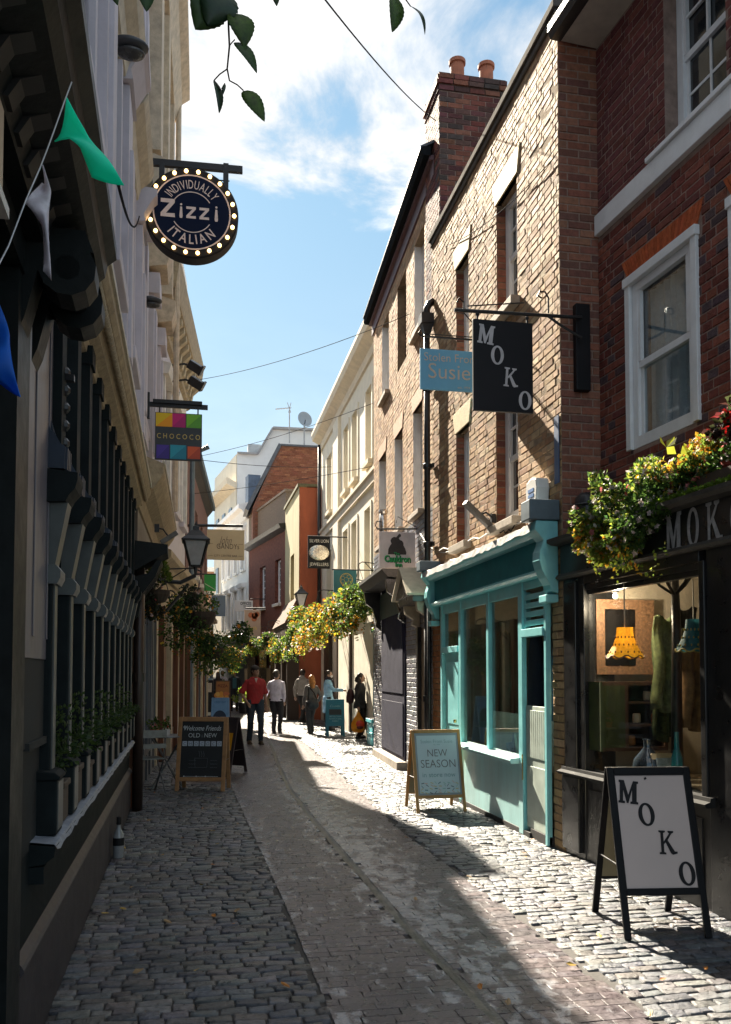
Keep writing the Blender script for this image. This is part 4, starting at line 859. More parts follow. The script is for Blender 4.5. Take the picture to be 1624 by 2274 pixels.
# white classical front closing the right side of the lane, and the far end
F6 = Frame((2.06,39.7),(1.0,46.6),'R')
H6 = [(s0, s0+.8, z, z+1.7) for s0 in (.7,2.4,4.1,5.7) for z in (3.8,6.5)]
R6 = front('white_classical_front', 'ornate white classical building front deep in the lane', F6, 9.3, H6, mat('white_stucco', (.72,.71,.68), .7, .05, 3), sill=OFFW, bars=(2,2), body_d=4)
m = MB(F6)
for (a, b, c, e) in H6: m = MB(F6); m.prof([(0,e+.1),(.2,e+.12),(.26,e+.3),(0,e+.35)], a-.2, b+.2); m.box(a-.14,a,0,.08,c-.1,e+.1); m.box(b,b+.14,0,.08,c-.1,e+.1); m.build('window_hood', WHITE, R6)
m = MB(F6); m.prof([(0,8.7),(.15,8.75),(.3,9.1),(.5,9.2),(.5,9.4),(0,9.5)], -.1, F6.len); m.build('cornice', WHITE, R6); m = MB(F6); m.prof([(0,3.2),(.2,3.25),(.25,3.4),(0,3.5)], -.1, F6.len); m.build('string_course', WHITE, R6)
m = MB(F6); m.box(0,F6.len,0,.1,0,3.1); m.build('shopfront', mat('dark_shop', (.05,.05,.055), .5), R6); m = MB(F6); m.box(.5,2.8,.1,.13,2.5,2.75); m.build('sign_band', mat('amber_sign', (.5,.25,.04), .6), R6)
m = MB(F6); m.prof([(-.2,9.4),(-.2,9.6),(-2.2,11.8),(-2.2,11.6)], .6, 5); m.build('roof', mat('blue_slate', (.09,.13,.2), .6, .2), R6)
m = MB(F6); m.box(1.6,2.3,-.9,-.3,9.4,11.2); m.build('dormer', mat('blue_slate', (.09,.13,.2)), R6)
FE = Frame((.2,60),(2.2,60.0),'L')
t = thing('end_brick_building', 'orange brick building closing the far end of the lane', 'building', (.9, 60, 0))
m = MB(); m.box(-3,3,0,4,0,8.6); m.build('wall', mat('far_orange_brick', (.34,.18,.10), .8, .2, 4), t); m = MB(); m.box(-3.1,3.1,-.2,.3,8.6,8.9); m.build('parapet', OFFW, t); m = MB(); m.box(-.6,.6,-.05,.0,4.2,6.2); m.build('window', WGLASS, t); m = MB(); m.box(-.6,.6,-.05,0,1,3); m.build('window', WGLASS, t)
# ================================================================== left side: the pub and its neighbours
FL = Frame((-.68,2.6),(-.83,10.4),'L'); FLn = FL.len
LIL = mat('lilac_grey_paint', (.125,.115,.13), .42, .14, 5, .2, 25, stretch=(1,1,.3)); LILW = mat('lilac_white_stucco', (.50,.47,.52), .7, .08, 4, .15, 30)
PUBG = mat('bottle_green_paint', (.010,.014,.015), .7, .3, 5, .12, 30, spec=.12); PUBE = mat('grey_green_paint', (.075,.084,.082), .4, .12, 6, .12, 30); PUBB = mat('ink_blue_paint', (.016,.026,.046), .5, .2, 5, .1, 30)  # PUBE: the pub green with daylight from the street put into its colour
MAUVE = mat('mauve_plinth_paint', (.030,.024,.028), .55, .2, 4, .25, 30); OCHRE = mat('ochre_stone', (.34,.27,.17), .75, .22, 12, .5, 45); OCHW = mat('pale_stone_edge', (.52,.47,.37), .7, .15, 10, .3, 45)
PG = thing('pub_building', 'pub with a bottle green front, lilac upper walls and an ochre stone cornice', 'building', FL.p0, FL.ang)
HU = [(s0, s0+.8, z, z+1.9) for s0 in (1.6, 3.55, 5.45) for z in (4.6, 7.9)]
m = MB(FL); wall_grid(m, -1.2, FLn, 3.0, 10.9, HU, .0, .2); m.box(-1.2, FLn, -6, -.24, 0, 10.9); m.box(.0,FLn,-.24,-.12,0,3.1); m.box(-1.2,FLn,-.3,0,10.9,10.95)
m.add([(FLn,0,3),(FLn,-.3,3),(FLn,-.3,10.9),(FLn,0,10.9)], [(0,1,2,3)]); m.build('wall', LILW, PG)
for (a, b, c, e) in HU:
    sash(FL, PG, a+.01, b-.01, c+.01, e-.01, d=-.1, mframe=WHITE, mglass=WGLASS, sill_m=LILW, so=.16, sh=.12)
for (a, b, c, e) in HU:
    m = MB(FL)
    for k, w_ in enumerate((.16,.1)): dd = .05+.04*k; m.box(a-w_, a-.0, 0, dd, c-.1, e+.05); m.box(b, b+w_, 0, dd, c-.1, e+.05)
    m.build('window_surround', LILW, PG)
for (a, b, c, e) in HU: m = MB(FL); m.prof([(0,e+.06),(.10,e+.08),(.13,e+.2),(.22,e+.28),(.26,e+.36),(0,e+.42)], a-.26, b+.26); m.build('window_hood', OCHW, PG)
m = MB(FL); m.prof([(0,6.95),(.1,6.97),(.14,7.1),(.22,7.2),(.22,7.28),(0,7.34)], -1.2, FLn); m.build('string_course', OCHW, PG); m = MB(FL); m.prof([(0,10.0),(.12,10.05),(.2,10.4),(.5,10.6),(.55,10.85),(0,10.95)], -1.2, FLn); m.build('roof_cornice', OCHW, PG)
for s0 in (.55, 2.7, 4.65, 6.95):
    for z0, z1 in ((3.96,6.95),(7.36,10.0)):
        m = MB(FL); m.box(s0, s0+.45, 0, .13, z0, z1-.4); m.box(s0+.1, s0+.35, .13, .16, z0+.3, z1-.9); m.box(s0-.05, s0+.5, 0, .17, z0, z0+.18)
        m.prof([(.0,z1-.4),(.16,z1-.38),(.14,z1-.3),(.24,z1-.12),(.28,z1-.08),(.28,z1),(0,z1)], s0-.06, s0+.51); m.build('pilaster', LILW, PG)
# ochre cornice over the shopfront
m = MB(FL); m.prof([(.0,3.50),(.04,3.51),(.05,3.58),(.11,3.61),(.12,3.66),(.18,3.70),(.205,3.74),(.205,3.81),(0,3.95)], .6, FLn+.12); cn = m.build('cornice', OCHRE, PG)
m = MB(FL); m.box(.6,FLn+.14,.195,.222,3.80,3.84); m.build('cornice_edge', OCHW, cn)
m = MB(FL); x = .7
while x < FLn+.05: m.ball((x,.155,3.665),(.026,.028,.028),6,4); x += .075
m.build('egg_moulding', OCHRE, cn, smooth=True)
# the pub front itself
m = MB(FL); m.box(.70,FLn,-.1,.0,.0,.86); m.box(1.0,FLn,-.11,-.06,2.9,3.02); m.box(7.45,FLn,-.1,.03,.86,3.02); m.box(.70,.73,-.1,.012,.86,3.0); pf = m.build('pub_front', PUBG, PG)
m = MB(FL); m.box(.72,1.50,-.06,.02,1.66,3.45); m.box(1.06,1.10,.02,.026,1.75,3.4); m.box(1.40,1.43,.02,.026,1.75,3.4); m.build('lilac_pilaster', LIL, pf, bevel=.012)
m = MB(FL); m.box(.72,1.50,-.06,.014,1.3,1.66); m.box(.72,1.50,-.06,.0,.86,1.3); m.box(.99,1.5,-.05,.03,1.29,1.32); m.build('lower_panel', mat('grey_brown_panel', (.035,.037,.036), .75, .2, 6, spec=.1), pf)
m = MB(FL); m.box(1.50,FLn,-.06,-.012,2.50,3.50); m.build('lilac_panel', mat('lilac_shade_paint', (.20,.185,.21), .6, .2, 5, .2, 25, stretch=(1,1,.3)), pf)
m = MB(FL); m.box(.70,FLn,-.02,.02,.0,.44); m.build('plinth', MAUVE, pf)
m = MB(FL); m.prof([(.0,.43),(.024,.43),(.034,.445),(.034,.455),(.026,.47),(.0,.50)], .93, FLn); m.build('plinth_moulding', mat('pale_mauve_edge', (.05,.043,.047), .5, .2, 20), pf)
m = MB(FL); m.prof([(-.02,.79),(.06,.80),(.10,.83),(.105,.87),(-.02,.885)], 1.2, 6.9); m.box(1.2,6.9,-.02,.06,.72,.79); m.build('sill', PUBG, pf)
m = MB(FL); vs, fs = [], []; n = 60
for i in range(n+1):
    x = 1.21+5.68*i/n
    for dd, z in ((-.02,.895),(.10,.878+random.uniform(0,.004)),(.112,.858+random.uniform(-.012,.004))): vs.append((x,dd,z))
for i in range(n):
    for k in range(2): fs.append((3*i+k,3*i+3+k,3*i+4+k,3*i+1+k))
m.add(vs, fs).build('lead_flashing', mat('blue_lead', (.20,.23,.28), .5, .25, 14, .5, 30), pf)
PIL = [1.48+.57*k for k in range(11)]
for k, s0 in enumerate(PIL):
    q = MB(FL); q.box(s0-.055, s0+.055, -.06, .045, 1.15, 2.02); pl = q.build('mullion', PUBG, pf, bevel=.008)
    q = MB(FL); q.box(s0-.03,s0+.056,.0435,.051,1.17,2.0); q.build('pale_edge', PUBE, pl)  # mullion front painted lighter, as lit from the street
    q = MB(FL); q.box(s0-.12,s0+.06,-.02,.085,.89,1.13); q.prof([(-.02,1.13),(.095,1.13),(.10,1.145),(.075,1.165),(-.02,1.175)],s0-.13,s0+.07); pd = q.build('pedestal', PUBG, pl, bevel=.006)
    q = MB(FL); q.box(s0-.10,s0+.055,.0835,.089,.91,1.12); q.build('pedestal_face', PUBE, pd)  # front face painted lighter than the sides, for the light from the lane
    q = MB(FL); q.prof([(-.05,2.0),(.065,2.0),(.08,2.03),(.08,2.06),(.06,2.085),(-.05,2.085)], s0-.075, s0+.075)
    q.prism([(s0-.06,.0,2.37),(s0-.06,.105,2.37),(s0-.035,.05,2.09),(s0-.035,.0,2.09)], (.12,0,0)); q.build('console', PUBE, pl)
    q = MB(FL); q.prof([(-.05,2.36),(.10,2.37),(.115,2.40),(.14,2.43),(.15,2.47),(.15,2.50),(-.05,2.52)], s0-.10, s0+.10); q.build('capital', PUBG, pl)
    q = MB(FL); P = [(-.06,2.52),(.09,2.52),(.092,2.62)] + [(.092-.11*math.sin(a), 2.62+.40*(1-math.cos(a))) for a in (.3,.6,.9,1.2,1.45)] + [(-.06,3.0)]
    q.prof(P, s0-.085, s0+.085)
    for e in (-.05,0,.05): q.prof([(p[0]+.010,p[1]) for p in P], s0+e-.012, s0+e+.012)
    q.build('fluted_bracket', PUBB, pl)
    q = MB(FL); q.box(s0+.03,s0+.17,-.02,.06,2.6,3.52); q.box(s0+.015,s0+.185,-.02,.075,3.44,3.55); q.build('upper_post', PUBG, pl)
    if k < 10:
        q = MB(FL); q.box(s0+.055, s0+.515, -.075, -.07, .88, 2.3); q.build('window_pane', mat('pub_glass', (.012,.016,.018), .05, .2, 3, spec=.9), pf)
        q = MB(FL); q.box(s0+.055,s0+.515,-.07,-.03,2.3,2.52); q.box(s0+.275,s0+.295,-.07,-.045,.88,2.3); q.box(s0+.055,s0+.515,-.07,-.045,1.82,1.86); q.build('window_head', PUBG, pf)
# iron ornament on the lilac pilaster
t = thing('iron_wall_bracket', 'small black iron ornament fixed to the lilac pilaster', 'ornament', FL.w(1.62,.03,2.75), FL.ang)
m = MB(FL); m.box(-.015,.015,0,.02,-.1,.32)
for k in range(5): m.ball((0,.025,-.06+.085*k),(.03,.03,.03),8,5)
m.box(-.02,.02,.02,.07,.24,.27); m.build('bracket', IRON, t)
# near shop: heavy two tier black cornice
FN = Frame((-.62,1.2),(-.70,3.62),'L')
NS = thing('near_black_shopfront', 'very dark shopfront with a heavy carved two tier cornice at the left edge', 'shop', FN.p0, FN.ang); L_ = FN.len
VB = mat('black_green_paint', (.007,.009,.009), .5, .35, 7, .15, 30, spec=.2); VBU = mat('grime_soffit', (.011,.010,.010), .6, .3, 6)
m = MB(FN); m.box(-.5,L_-.27,-.4,-.02,0,3.1); m.box(-.5,L_-.6,-.02,.02,.5,.9); m.box(L_-.55,L_-.30,-.02,.05,.0,3.0); m.box(-.5,L_,-.5,.06,3.0,6.4); m.build('wall', VB, NS)
m = MB(FN); m.prof([(.05,3.12),(.12,3.12),(.15,3.18),(.26,3.21),(.29,3.24),(.30,3.29),(.335,3.32),(.335,3.37),(.05,3.50)], -.5, L_); lw = m.build('lower_cornice', VB, NS)
m = MB(FN); m.prof([(.05,4.0),(.07,4.0),(.08,4.1),(.10,4.14),(.11,4.2),(.115,4.42),(.14,4.5),(.14,4.6),(.05,4.7)], -.5, L_-.02); up = m.build('upper_cornice', VB, NS)
for par, zz, dd in ((lw,3.23,.14),(up,4.16,.0)):
    m = MB(FN); x = -.3
    while x < L_-.06:
        m.prof([(dd-.1,zz-.1),(dd,zz-.1),(dd+.03,zz-.05),(dd+.11,zz-.02),(dd+.13,zz+.015),(dd-.1,zz+.015)], x, x+.07); x += .16
    m.build('modillion', VBU, par)
m = MB(FN)
P = [(.04,3.18),(.26,3.18),(.29,3.1)]+[(.2+.10*math.cos(a), 3.04+.10*math.sin(a)) for a in [rad(k) for k in range(40,-200,-30)]]+[(.06,2.85),(.04,2.8)]
m.prof(P, L_-.5, L_-.36); m.prof(P, L_-.2, L_-.06); m.tube([(L_-.5,.2,3.04),(L_-.04,.2,3.04)], .045, 12); m.build('scroll_bracket', VB, NS)
t = thing('peach_signboard', 'peach coloured signboard end at the upper left edge', 'sign', FN.w(.70,.06,2.98), FN.ang)
m = MB(FN); m.box(-.4,.5,.0,.06,-.12,.30); m.build('board', mat('peach_board', (.55,.42,.30), .6, .08), t, bevel=.006); m = MB(FN); m.box(-.4,.51,.0,.075,-.15,-.12); m.build('edge', OFFW, t)

# second shop on the left: grey posts under a stone fascia, tall stone storeys above
FA = Frame((-.85,10.45),(-.85,15.1),'L')
HA = [(s0, s0+.85, z, z+1.9) for s0 in (.7,2.9) for z in (4.9,8.2)]
LA = front('stone_pilaster_house', 'tall cream stone house with lilac pilasters behind the round lit sign', FA, 12.2, HA, mat('cream_ashlar', (.52,.43,.32), .75, .14, 6, .3, 30), z0=3.0, sill=LILW)
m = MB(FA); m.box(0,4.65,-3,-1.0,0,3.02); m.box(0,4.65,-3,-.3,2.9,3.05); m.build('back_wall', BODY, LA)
for s0 in (.05,2.1,4.12): m = MB(FA); m.box(s0,s0+.5,0,.12,4.4,7.4); m.box(s0-.04,s0+.54,0,.2,7.1,7.4); m.box(s0-.04,s0+.54,0,.16,4.4,4.6); m.box(s0+.12,s0+.38,.12,.15,4.8,6.9); m.build('pilaster', LILW, LA)
for s0 in (.05,2.1,4.12): m = MB(FA); m.box(s0,s0+.5,0,.30,8.0,11.3); m.prof([(0,7.45),(.3,7.5),(.36,7.7),(.36,7.85),(0,7.95)], s0-.1, s0+.55); m.build('upper_pilaster', mat('cream_trim2', (.50,.41,.30), .75, .2, 8, .3), LA)
m = MB(FA); m.prof([(0,11.3),(.3,11.35),(.42,11.7),(.55,11.8),(.55,12.1),(0,12.25)], -.05, 4.7); m.build('roof_cornice', mat('cream_trim2', (.50,.41,.30)), LA); m = MB(FA); m.tube([(4.64,.36,4.4),(4.64,.36,12)], .05, 8); m.build('downpipe', mat('cream_trim2', (.50,.41,.30)), LA)
m = MB(FA); m.prof([(0,3.55),(.10,3.57),(.14,3.72),(.26,3.8),(.34,3.92),(.38,4.0),(.38,4.1),(0,4.25)], -.05, 4.75); m.build('cornice', OCHRE, LA)
m = MB(FA); m.box(-.05,4.75,.36,.395,4.09,4.13); m.build('cornice_edge', OCHW, LA)
m = MB(FA); m.box(0,4.65,-.1,.08,2.95,3.55); m.build('fascia', mat('brown_fascia', (.10,.075,.055), .5, .2), LA)
SLB = mat('slate_blue_paint', (.075,.085,.105), .4, .12, 5); BRW = mat('brown_varnish', (.14,.055,.025), .4, .25, 8, stretch=(1,1,.2)); CREAMW = mat('cream_window_wood', (.45,.38,.26), .5)
for s0, w_, mm in ((.05,.22,BRW),(.9,.12,SLB),(1.6,.34,SLB),(2.7,.16,SLB),(3.5,.55,SLB),(4.45,.18,SLB)):
    q = MB(FA); q.box(s0,s0+w_,-.12,.06,0,2.95); q.box(s0+w_*.3,s0+w_*.7,.06,.075,.4,2.7); q.build('shop_post', mm, LA, bevel=.008)
m = MB(FA); m.box(.27,4.5,-.1,.03,0,.45); m.box(.27,4.5,-.1,.08,.43,.48); m.build('stall_riser', mat('grey_riser', (.09,.085,.09), .5), LA)
for a, b in ((.27,.9),(1.02,1.6),(1.94,2.7),(2.86,3.5),(4.05,4.45)): m = MB(FA); m.box(a,b,-.06,-.05,.48,2.95); m.build('shop_window', GLASS, LA)
for k, x in enumerate((.6,1.3,2.3,3.2)): m = MB(FA); m.box(x-.25,x+.25,-.8,-.78,.6,1.9); m.build('window_display', mat('green_poster', (.10,.22,.17), .6, .4, 6), LA)
# third: brown shop, jettied, dentil cornice
FB = Frame((-.83,15.15),(-.42,20.4),'L')
HB = [(s0, s0+.8, 4.9, 6.9) for s0 in (.7,2.3,3.9)]
LB = front('dentil_cornice_house', 'pale house with a heavy bracketed stone cornice on the left', FB, 8.75, HB, LILW, z0=3.0, sill=LILW, bars=(2,2))
m = MB(FB); m.prof([(0,7.8),(.08,7.85),(.1,8.25),(.32,8.36),(.34,8.45),(.40,8.85),(.0,9.0)], -.1, FB.len+.1); m.build('cornice', OCHRE, LB)
m = MB(FB); x = .0
while x < FB.len: m.prof([(.08,7.95),(.14,7.97),(.17,8.12),(.30,8.24),(.30,8.36),(.08,8.36)], x, x+.16); m.ball((x+.29,.2,8.34),(.07,.08,.05),6,4); x += .42
m.build('modillion', mat('ochre_pale', (.44,.37,.25), .75, .15, 10), LB)
for (a, b, c, e) in HB: m = MB(FB); m.box(a-.12,a,0,.08,c,e+.1); m.box(b,b+.12,0,.08,c,e+.1); m.prof([(0,e+.1),(.15,e+.12),(.2,e+.3),(0,e+.35)],a-.2,b+.2); m.build('window_surround', OFFW, LB)
m = MB(FB); m.prof([(0,3.3),(.12,3.32),(.2,3.5),(.3,3.6),(.3,3.72),(0,3.85)], -.1, FB.len+.1); m.box(-.05,FB.len,-.1,.06,2.8,3.3); m.build('cornice_lower', OCHRE, LB)
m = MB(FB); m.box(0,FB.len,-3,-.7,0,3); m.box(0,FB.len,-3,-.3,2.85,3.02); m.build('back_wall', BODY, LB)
for k in range(9):
    s0 = .02+k*.58; q = MB(FB); q.box(s0,s0+.16,-.12,.06+.05*(k % 2),0,2.8); q.build('shop_post', BRW if k % 3 else CREAMW, LB, bevel=.006)
m = MB(FB); m.box(0,FB.len,-.1,.03,0,.5); m.build('stall_riser', BRW, LB)
m = MB(FB); m.box(.1,FB.len-.1,-.07,-.06,.5,2.8); m.build('shop_window', mat('tan_glass', (.12,.085,.05)), LB)
# fourth: brick with overhanging tiled eaves; fifth: brown brick
FC = Frame((-.40,20.45),(.14,29.0),'L')
HC = [(s0, s0+.9, z, z+1.8) for s0 in (.8,2.9,5.0,7.0) for z in (4.2,)]
LC = front('eaves_brick_house', 'red brick house with projecting eaves on the left of the lane', FC, 7.0, HC, mat('plum_brick', (.18,.09,.075), .8, .2, 10, .3, 30), sill=OFFW, bars=(2,2))
m = MB(FC); m.prof([(0,6.8),(.12,6.95),(.16,7.0),(.16,7.15),(-2.5,8.9),(-2.5,8.7),(0,7.0)], -.1, 8.5); m.build('roof', mat('dark_tiles', (.05,.045,.05), .7, .3, 14, .4), LC)
m = MB(FC); m.prof([(.14,7.02),(.24,7.02),(.26,7.14),(.14,7.14)], -.1, 8.5); m.tube([(.15,.12,.0),(.15,.12,6.8),(.15,.5,7.0)], .06, 8); m.build('gutter', mat('blue_grey_paint', (.10,.14,.17)), LC)
m = MB(FC); m.box(1.2,2.6,-1.3,-.35,7.0,11.9); m.build('chimney_stack', mat('plum_brick', (.18,.09,.075)), LC)
m = MB(FC); m.box(1.1,2.7,-1.4,-.25,11.9,12.05); m.build('chimney_cap', OFFW, LC)
m = MB(FC); m.box(0,FC.len,0,.15,2.7,3.2); m.prof([(0,3.2),(.35,3.25),(.35,3.35),(0,3.5)],0,FC.len); m.build('fascia', mat('tan_fascia', (.26,.18,.10), .6), LC)
for k in range(9): s0 = .05+k*.9; q = MB(FC); q.box(s0,s0+.2,0,.12,0,2.7); q.build('shop_post', (BRW, SLB, CREAMW)[k % 3], LC)
m = MB(FC); m.box(0,FC.len,.0,.05,.5,2.7); m.build('shop_window', mat('tan_glass', (.12,.085,.05)), LC)
FD = Frame((-1.3,29.3),(.3,47.0),'L')
HD = [(s0, s0+1, z, z+1.7) for s0 in (1,4,7,10,13) for z in (3.6,)]
LD = front('far_cream_house', 'narrow glimpse of a tan house far down the left side', FD, 6.0, HD, mat('tan_stucco', (.42,.33,.22), .8, .1, 3), sill=OFFW)
m = MB(FD); m.prof([(0,5.8),(.4,5.95),(.4,6.1),(0,6.2)],0,FD.len); m.build('cornice', OFFW, LD); m = MB(FD); m.box(0,FD.len,0,.1,0,3); m.build('shopfront', mat('dark_shop', (.05,.05,.055)), LD)
# dark corner shopfront bay with finial canopy at the end of the pub
t = thing('black_canopy_bay', 'black carved canopy projecting at the far end of the pub', 'canopy', FL.w(7.45,0,0), FL.ang)
m = MB(FL); m.prof([(.02,2.75),(.35,2.95),(.42,2.98),(.42,3.08),(.02,3.12)], 0, .5); m.build('canopy', VB, t)
m = MB(FL)
for k in range(5): m.prof([(.03,2.2),(.1,2.25),(.14,2.5),(.28,2.7),(.36,2.9),(.3,2.9),(.2,2.74),(.03,2.7)], .02+.11*k, .07+.11*k)
m.build('carved_bracket', VB, t)
t = thing('brown_drainpipe', 'dark brown drainpipe at the end of the pub wall', 'pipe', FL.w(7.72,.1,0), FL.ang); m = MB(FL); m.tube([(0,0,0),(0,0,3.0)], .06, 10); m.build('pipe', mat('dark_brown_pipe', (.03,.018,.014), .4), t, smooth=True); m = MB(FL); m.lathe([(.075,1.5),(.075,1.6)], (0,0,0), 12); m.build('collar', mat('dark_brown_pipe', (.03,.018,.014)), t)
# ================================================================== signs
SIGNB = mat('sign_black', (.010,.010,.012), .6, .2, 6, spec=.25); PINKW = mat('pinkish_lettering', (.80,.63,.56), .6, .08, 20)
def panel_thing(name, label, rect, y, th=.04, m=None, bar=None, group=None):
    """a flat board hung square to the lane; rect = photo corners, y = how far down the lane"""
    a, b = at_y(rect[0], (rect[1]+rect[3])/2, y), at_y(rect[2], (rect[1]+rect[3])/2, y); xm = (rect[0]+rect[2])/2
    zt, zb = at_y(xm, rect[1], y).z, at_y(xm, rect[3], y).z; W, H = b.x-a.x, zt-zb
    t = thing(name, label, 'sign', ((a.x+b.x)/2, y, (zt+zb)/2), 0, group); q = MB(); q.box(-W/2, W/2, -th/2, th/2, -H/2, H/2); q.build('board', m, t, bevel=.004)
    return t, W, H, -th/2-.004
def bar_part(t, pts, r=.015, name='bracket', m=None):
    q = MB(); o = t.location
    for P in pts: q.tube([Vector(p)-o for p in P], r, 8)
    return q.build(name, m or IRON, t)
# round restaurant sign with bulbs
yz = 9.8; c = at_y(427, 482, yz); R_ = (at_y(530,482,yz)-at_y(324,482,yz)).length/2
t = thing('round_bulb_sign', 'round black restaurant sign ringed with lit bulbs, hung high on the left', 'sign', c)
q = MB(); M_ = Euler((rad(90),0,0)).to_matrix(); q.lathe([(R_*.97,-.10),(R_,-.085),(R_,.085),(R_*.97,.10)], (0,0,0), 64, M_); q.build('drum', SIGNB, t)
q = MB(); q.lathe([(R_*.82,.0),(R_*.82,.006)], (0,-.10,0), 56, M_); q.build('navy_face', mat('navy_face', (.008,.014,.038), .8, .05, spec=.1), t)
q = MB(); yy = -.109
ring2(q, 0,0,R_*.80,R_*.83,yy,56); ring2(q,0,0,R_*.435,R_*.455,yy,30,32,148); ring2(q,0,0,R_*.435,R_*.455,yy,30,212,328)
arc_text(q,'INDIVIDUALLY',0,0,R_*.52,146,34,R_*.19,yy,bold=.004); arc_text(q,'ITALIAN',0,0,R_*.50,-138,-42,R_*.20,yy,bold=.015,inward=True)
def zig(x,z,h,w_):
    s = h; P = [(0,1),(w_,1),(w_,.80),(.30*w_+.06,.2),(w_,.22),(w_+.02,0),(0,0),(0,.2),(.62*w_,.78),(0,.78)]
    q.add([(x+p[0]*s,yy,z+p[1]*s) for p in P],[tuple(range(len(P)))])
def leg_i(x,z,h,dot=True):
    P=[(-.07,0),(.07,0),(.10,.12),(.06,.74),(-.06,.74),(-.10,.12)]; q.add([(x+p[0]*h,yy,z+p[1]*h) for p in P],[tuple(range(6))])
    q.lathe([(.001,0),(.07*h,.001)],(x,yy,z+.88*h),12,M_)
u = R_*.27
zig(-R_*.66,-R_*.15,R_*.40,.74); leg_i(-R_*.23,-R_*.15,R_*.34); zig(-R_*.12,-R_*.14,R_*.26,.78); zig(R_*.16,-R_*.14,R_*.26,.78); leg_i(R_*.52,-R_*.16,R_*.36)
q.build('lettering', PINKW, t, recalc=False)
for k in range(22):
    a = rad(90+360/22*(k+.5)); q = MB(); q.ball((0,0,0), .023, 10, 7); o = q.build('bulb', mat('sign_bulb', (1,.85,.6), .3, emit=(1,.58,.20), estr=1.5), t, smooth=True); o.location = (R_*.905*math.cos(a), -.115, R_*.905*math.sin(a))
    if k == 0: LAMP0 = o
b0, b1 = at_y(301,357,yz), at_y(539,378,yz); q = MB(); q.beam(b0-c, b1-c, .05, .075); q.build('bar', IRON, t)
q = MB()
for px_ in (360,502): p = at_y(px_,385,yz)-c; q.box(p.x-.03,p.x+.03,-.04,.04,R_*.70,p.z+.10)
q.tube([at_y(355,390,yz)-c, at_y(510,402,yz)-c], .008, 5); q.build('hanger', IRON, t)
# colour block chocolate sign
t, W, H, f = panel_thing('colour_block_sign', 'square chocolate shop sign of bright colour blocks on a dark board', (345,918,449,1022), 12.0, .05, mat('dark_slate_board', (.035,.042,.05), .5))
PRT = mat('sign_print', (1,1,1), .5, .03, 5, attr=True)
blocks = [(0,.36,.70,1,(.75,.50,.01),(.85,.33,.005)),(.36,.65,.70,1,(.60,.01,.18),(.42,.01,.16)),(.67,1,.70,1,(.18,.50,.03),(.10,.34,.03)),(.02,.30,.0,.30,(.06,.03,.30),(.04,.02,.22)),(.32,.67,.0,.31,(.02,.30,.42),(.01,.2,.3)),(.70,.98,.02,.29,(.62,.10,.03),(.45,.06,.02))]
for a, b, e, g_, c1_, c2_ in blocks:
    q = MB(); X = lambda v: (v-.5)*W*.97; Z = lambda v: (v-.5)*H*.97
    q.add([(X(a),f,Z(e)),(X(b),f,Z(g_)),(X(a),f,Z(g_))],[(0,1,2)],c1_); q.add([(X(a),f,Z(e)),(X(b),f,Z(e)),(X(b),f,Z(g_))],[(0,1,2)],c2_); q.build('colour_block', PRT, t, recalc=False)
q = MB(); text(q,'C H O C O C O',0,-H*.055,H*.105,f-.002,maxw=W*.92,bold=.004); q.build('lettering', mat('gold_lettering', (.55,.42,.12), .45), t, recalc=False)
q = MB(); o = t.location; a, b = at_y(330,897,12)-o, at_y(462,905,12)-o; q.beam(a,b,.05,.06); q.box(-W*.55,W*.5,-.06,.06,H/2+.12,H/2+.17); q.box(-.27,-.25,-.01,.01,H/2,H/2+.14); q.box(.25,.27,-.01,.01,H/2,H/2+.14); q.box(a.x-.02,a.x+.02,-.03,.03,a.z-.2,a.z+.16); q.build('bracket', IRON, t)
# tan wine bar sign
t, W, H, f = panel_thing('tan_bar_sign', 'tan rectangular bar sign with fine script, hung over the lane beyond the lantern', (460,1176,543,1243), 21.0, .05, mat('tan_board', (.50,.40,.25), .55, .05, 4))
q = MB(); text(q,'John',-W*.02,H*.02,H*.26,f,maxw=W*.36,shear=.45,bold=-.012); text(q,"GANDYs",W*.06,-H*.14,H*.17,f,maxw=W*.6,bold=-.004); text(q,'CITY CENTRE BAR',0,-H*.40,H*.065,f,maxw=W*.62)
for z in (-.375,.02): q.box(-W*.46,-W*.34,f,f+.002,z*H,z*H+.006); q.box(W*.34,W*.46,f,f+.002,z*H,z*H+.006)
q.build('lettering', mat('brown_lettering', (.06,.035,.02), .5), t, recalc=False)
bar_part(t, [[at_y(444,1172,21)+Vector((-.5,0,.05)), at_y(540,1172,21)+Vector((0,0,.05))]], .035)
t, W, H, f = panel_thing('green_sign', 'plain bright green sign panel on the left of the lane', (454,1276,480,1312), 24.0, .05, mat('sign_green', (.02,.28,.05), .5, .08)); bar_part(t, [[at_y(440,1277,24)+Vector((-.4,0,.03)), at_y(480,1277,24)+Vector((0,0,.03))]], .02)
q = MB(); q.beam((-W*.45,f,-H*.05),(W*.45,f,-H*.42),.004,.012); q.build('lettering', OFFW, t)
t, W, H, f = panel_thing('grey_blue_sign', 'grey blue sign half hidden behind the hanging basket', (470,1322,501,1368), 28.0, .05, mat('sign_greyblue', (.13,.18,.25), .5, .05)); bar_part(t, [[at_y(455,1322,28)+Vector((-.4,0,.03)), at_y(500,1322,28)+Vector((0,0,.03))]], .02)
t, W, H, f = panel_thing('letting_sign', 'white letting board with black capitals in the far lane', (522,1333,562,1357), 37.5, .05, mat('sign_white', (.72,.70,.68), .5, .04))
q = MB(); text(q,'OFFICES',W*.1,H*.10,H*.26,f,maxw=W*.6,bold=.02); text(q,'TO LET',W*.18,-H*.22,H*.24,f,maxw=W*.42,bold=.02); q.build('lettering', SIGNB, t, recalc=False); bar_part(t, [[at_y(556,1332,37.5)+Vector((0,0,.05)), at_y(590,1332,37.5)+Vector((.6,0,.05))]], .02)
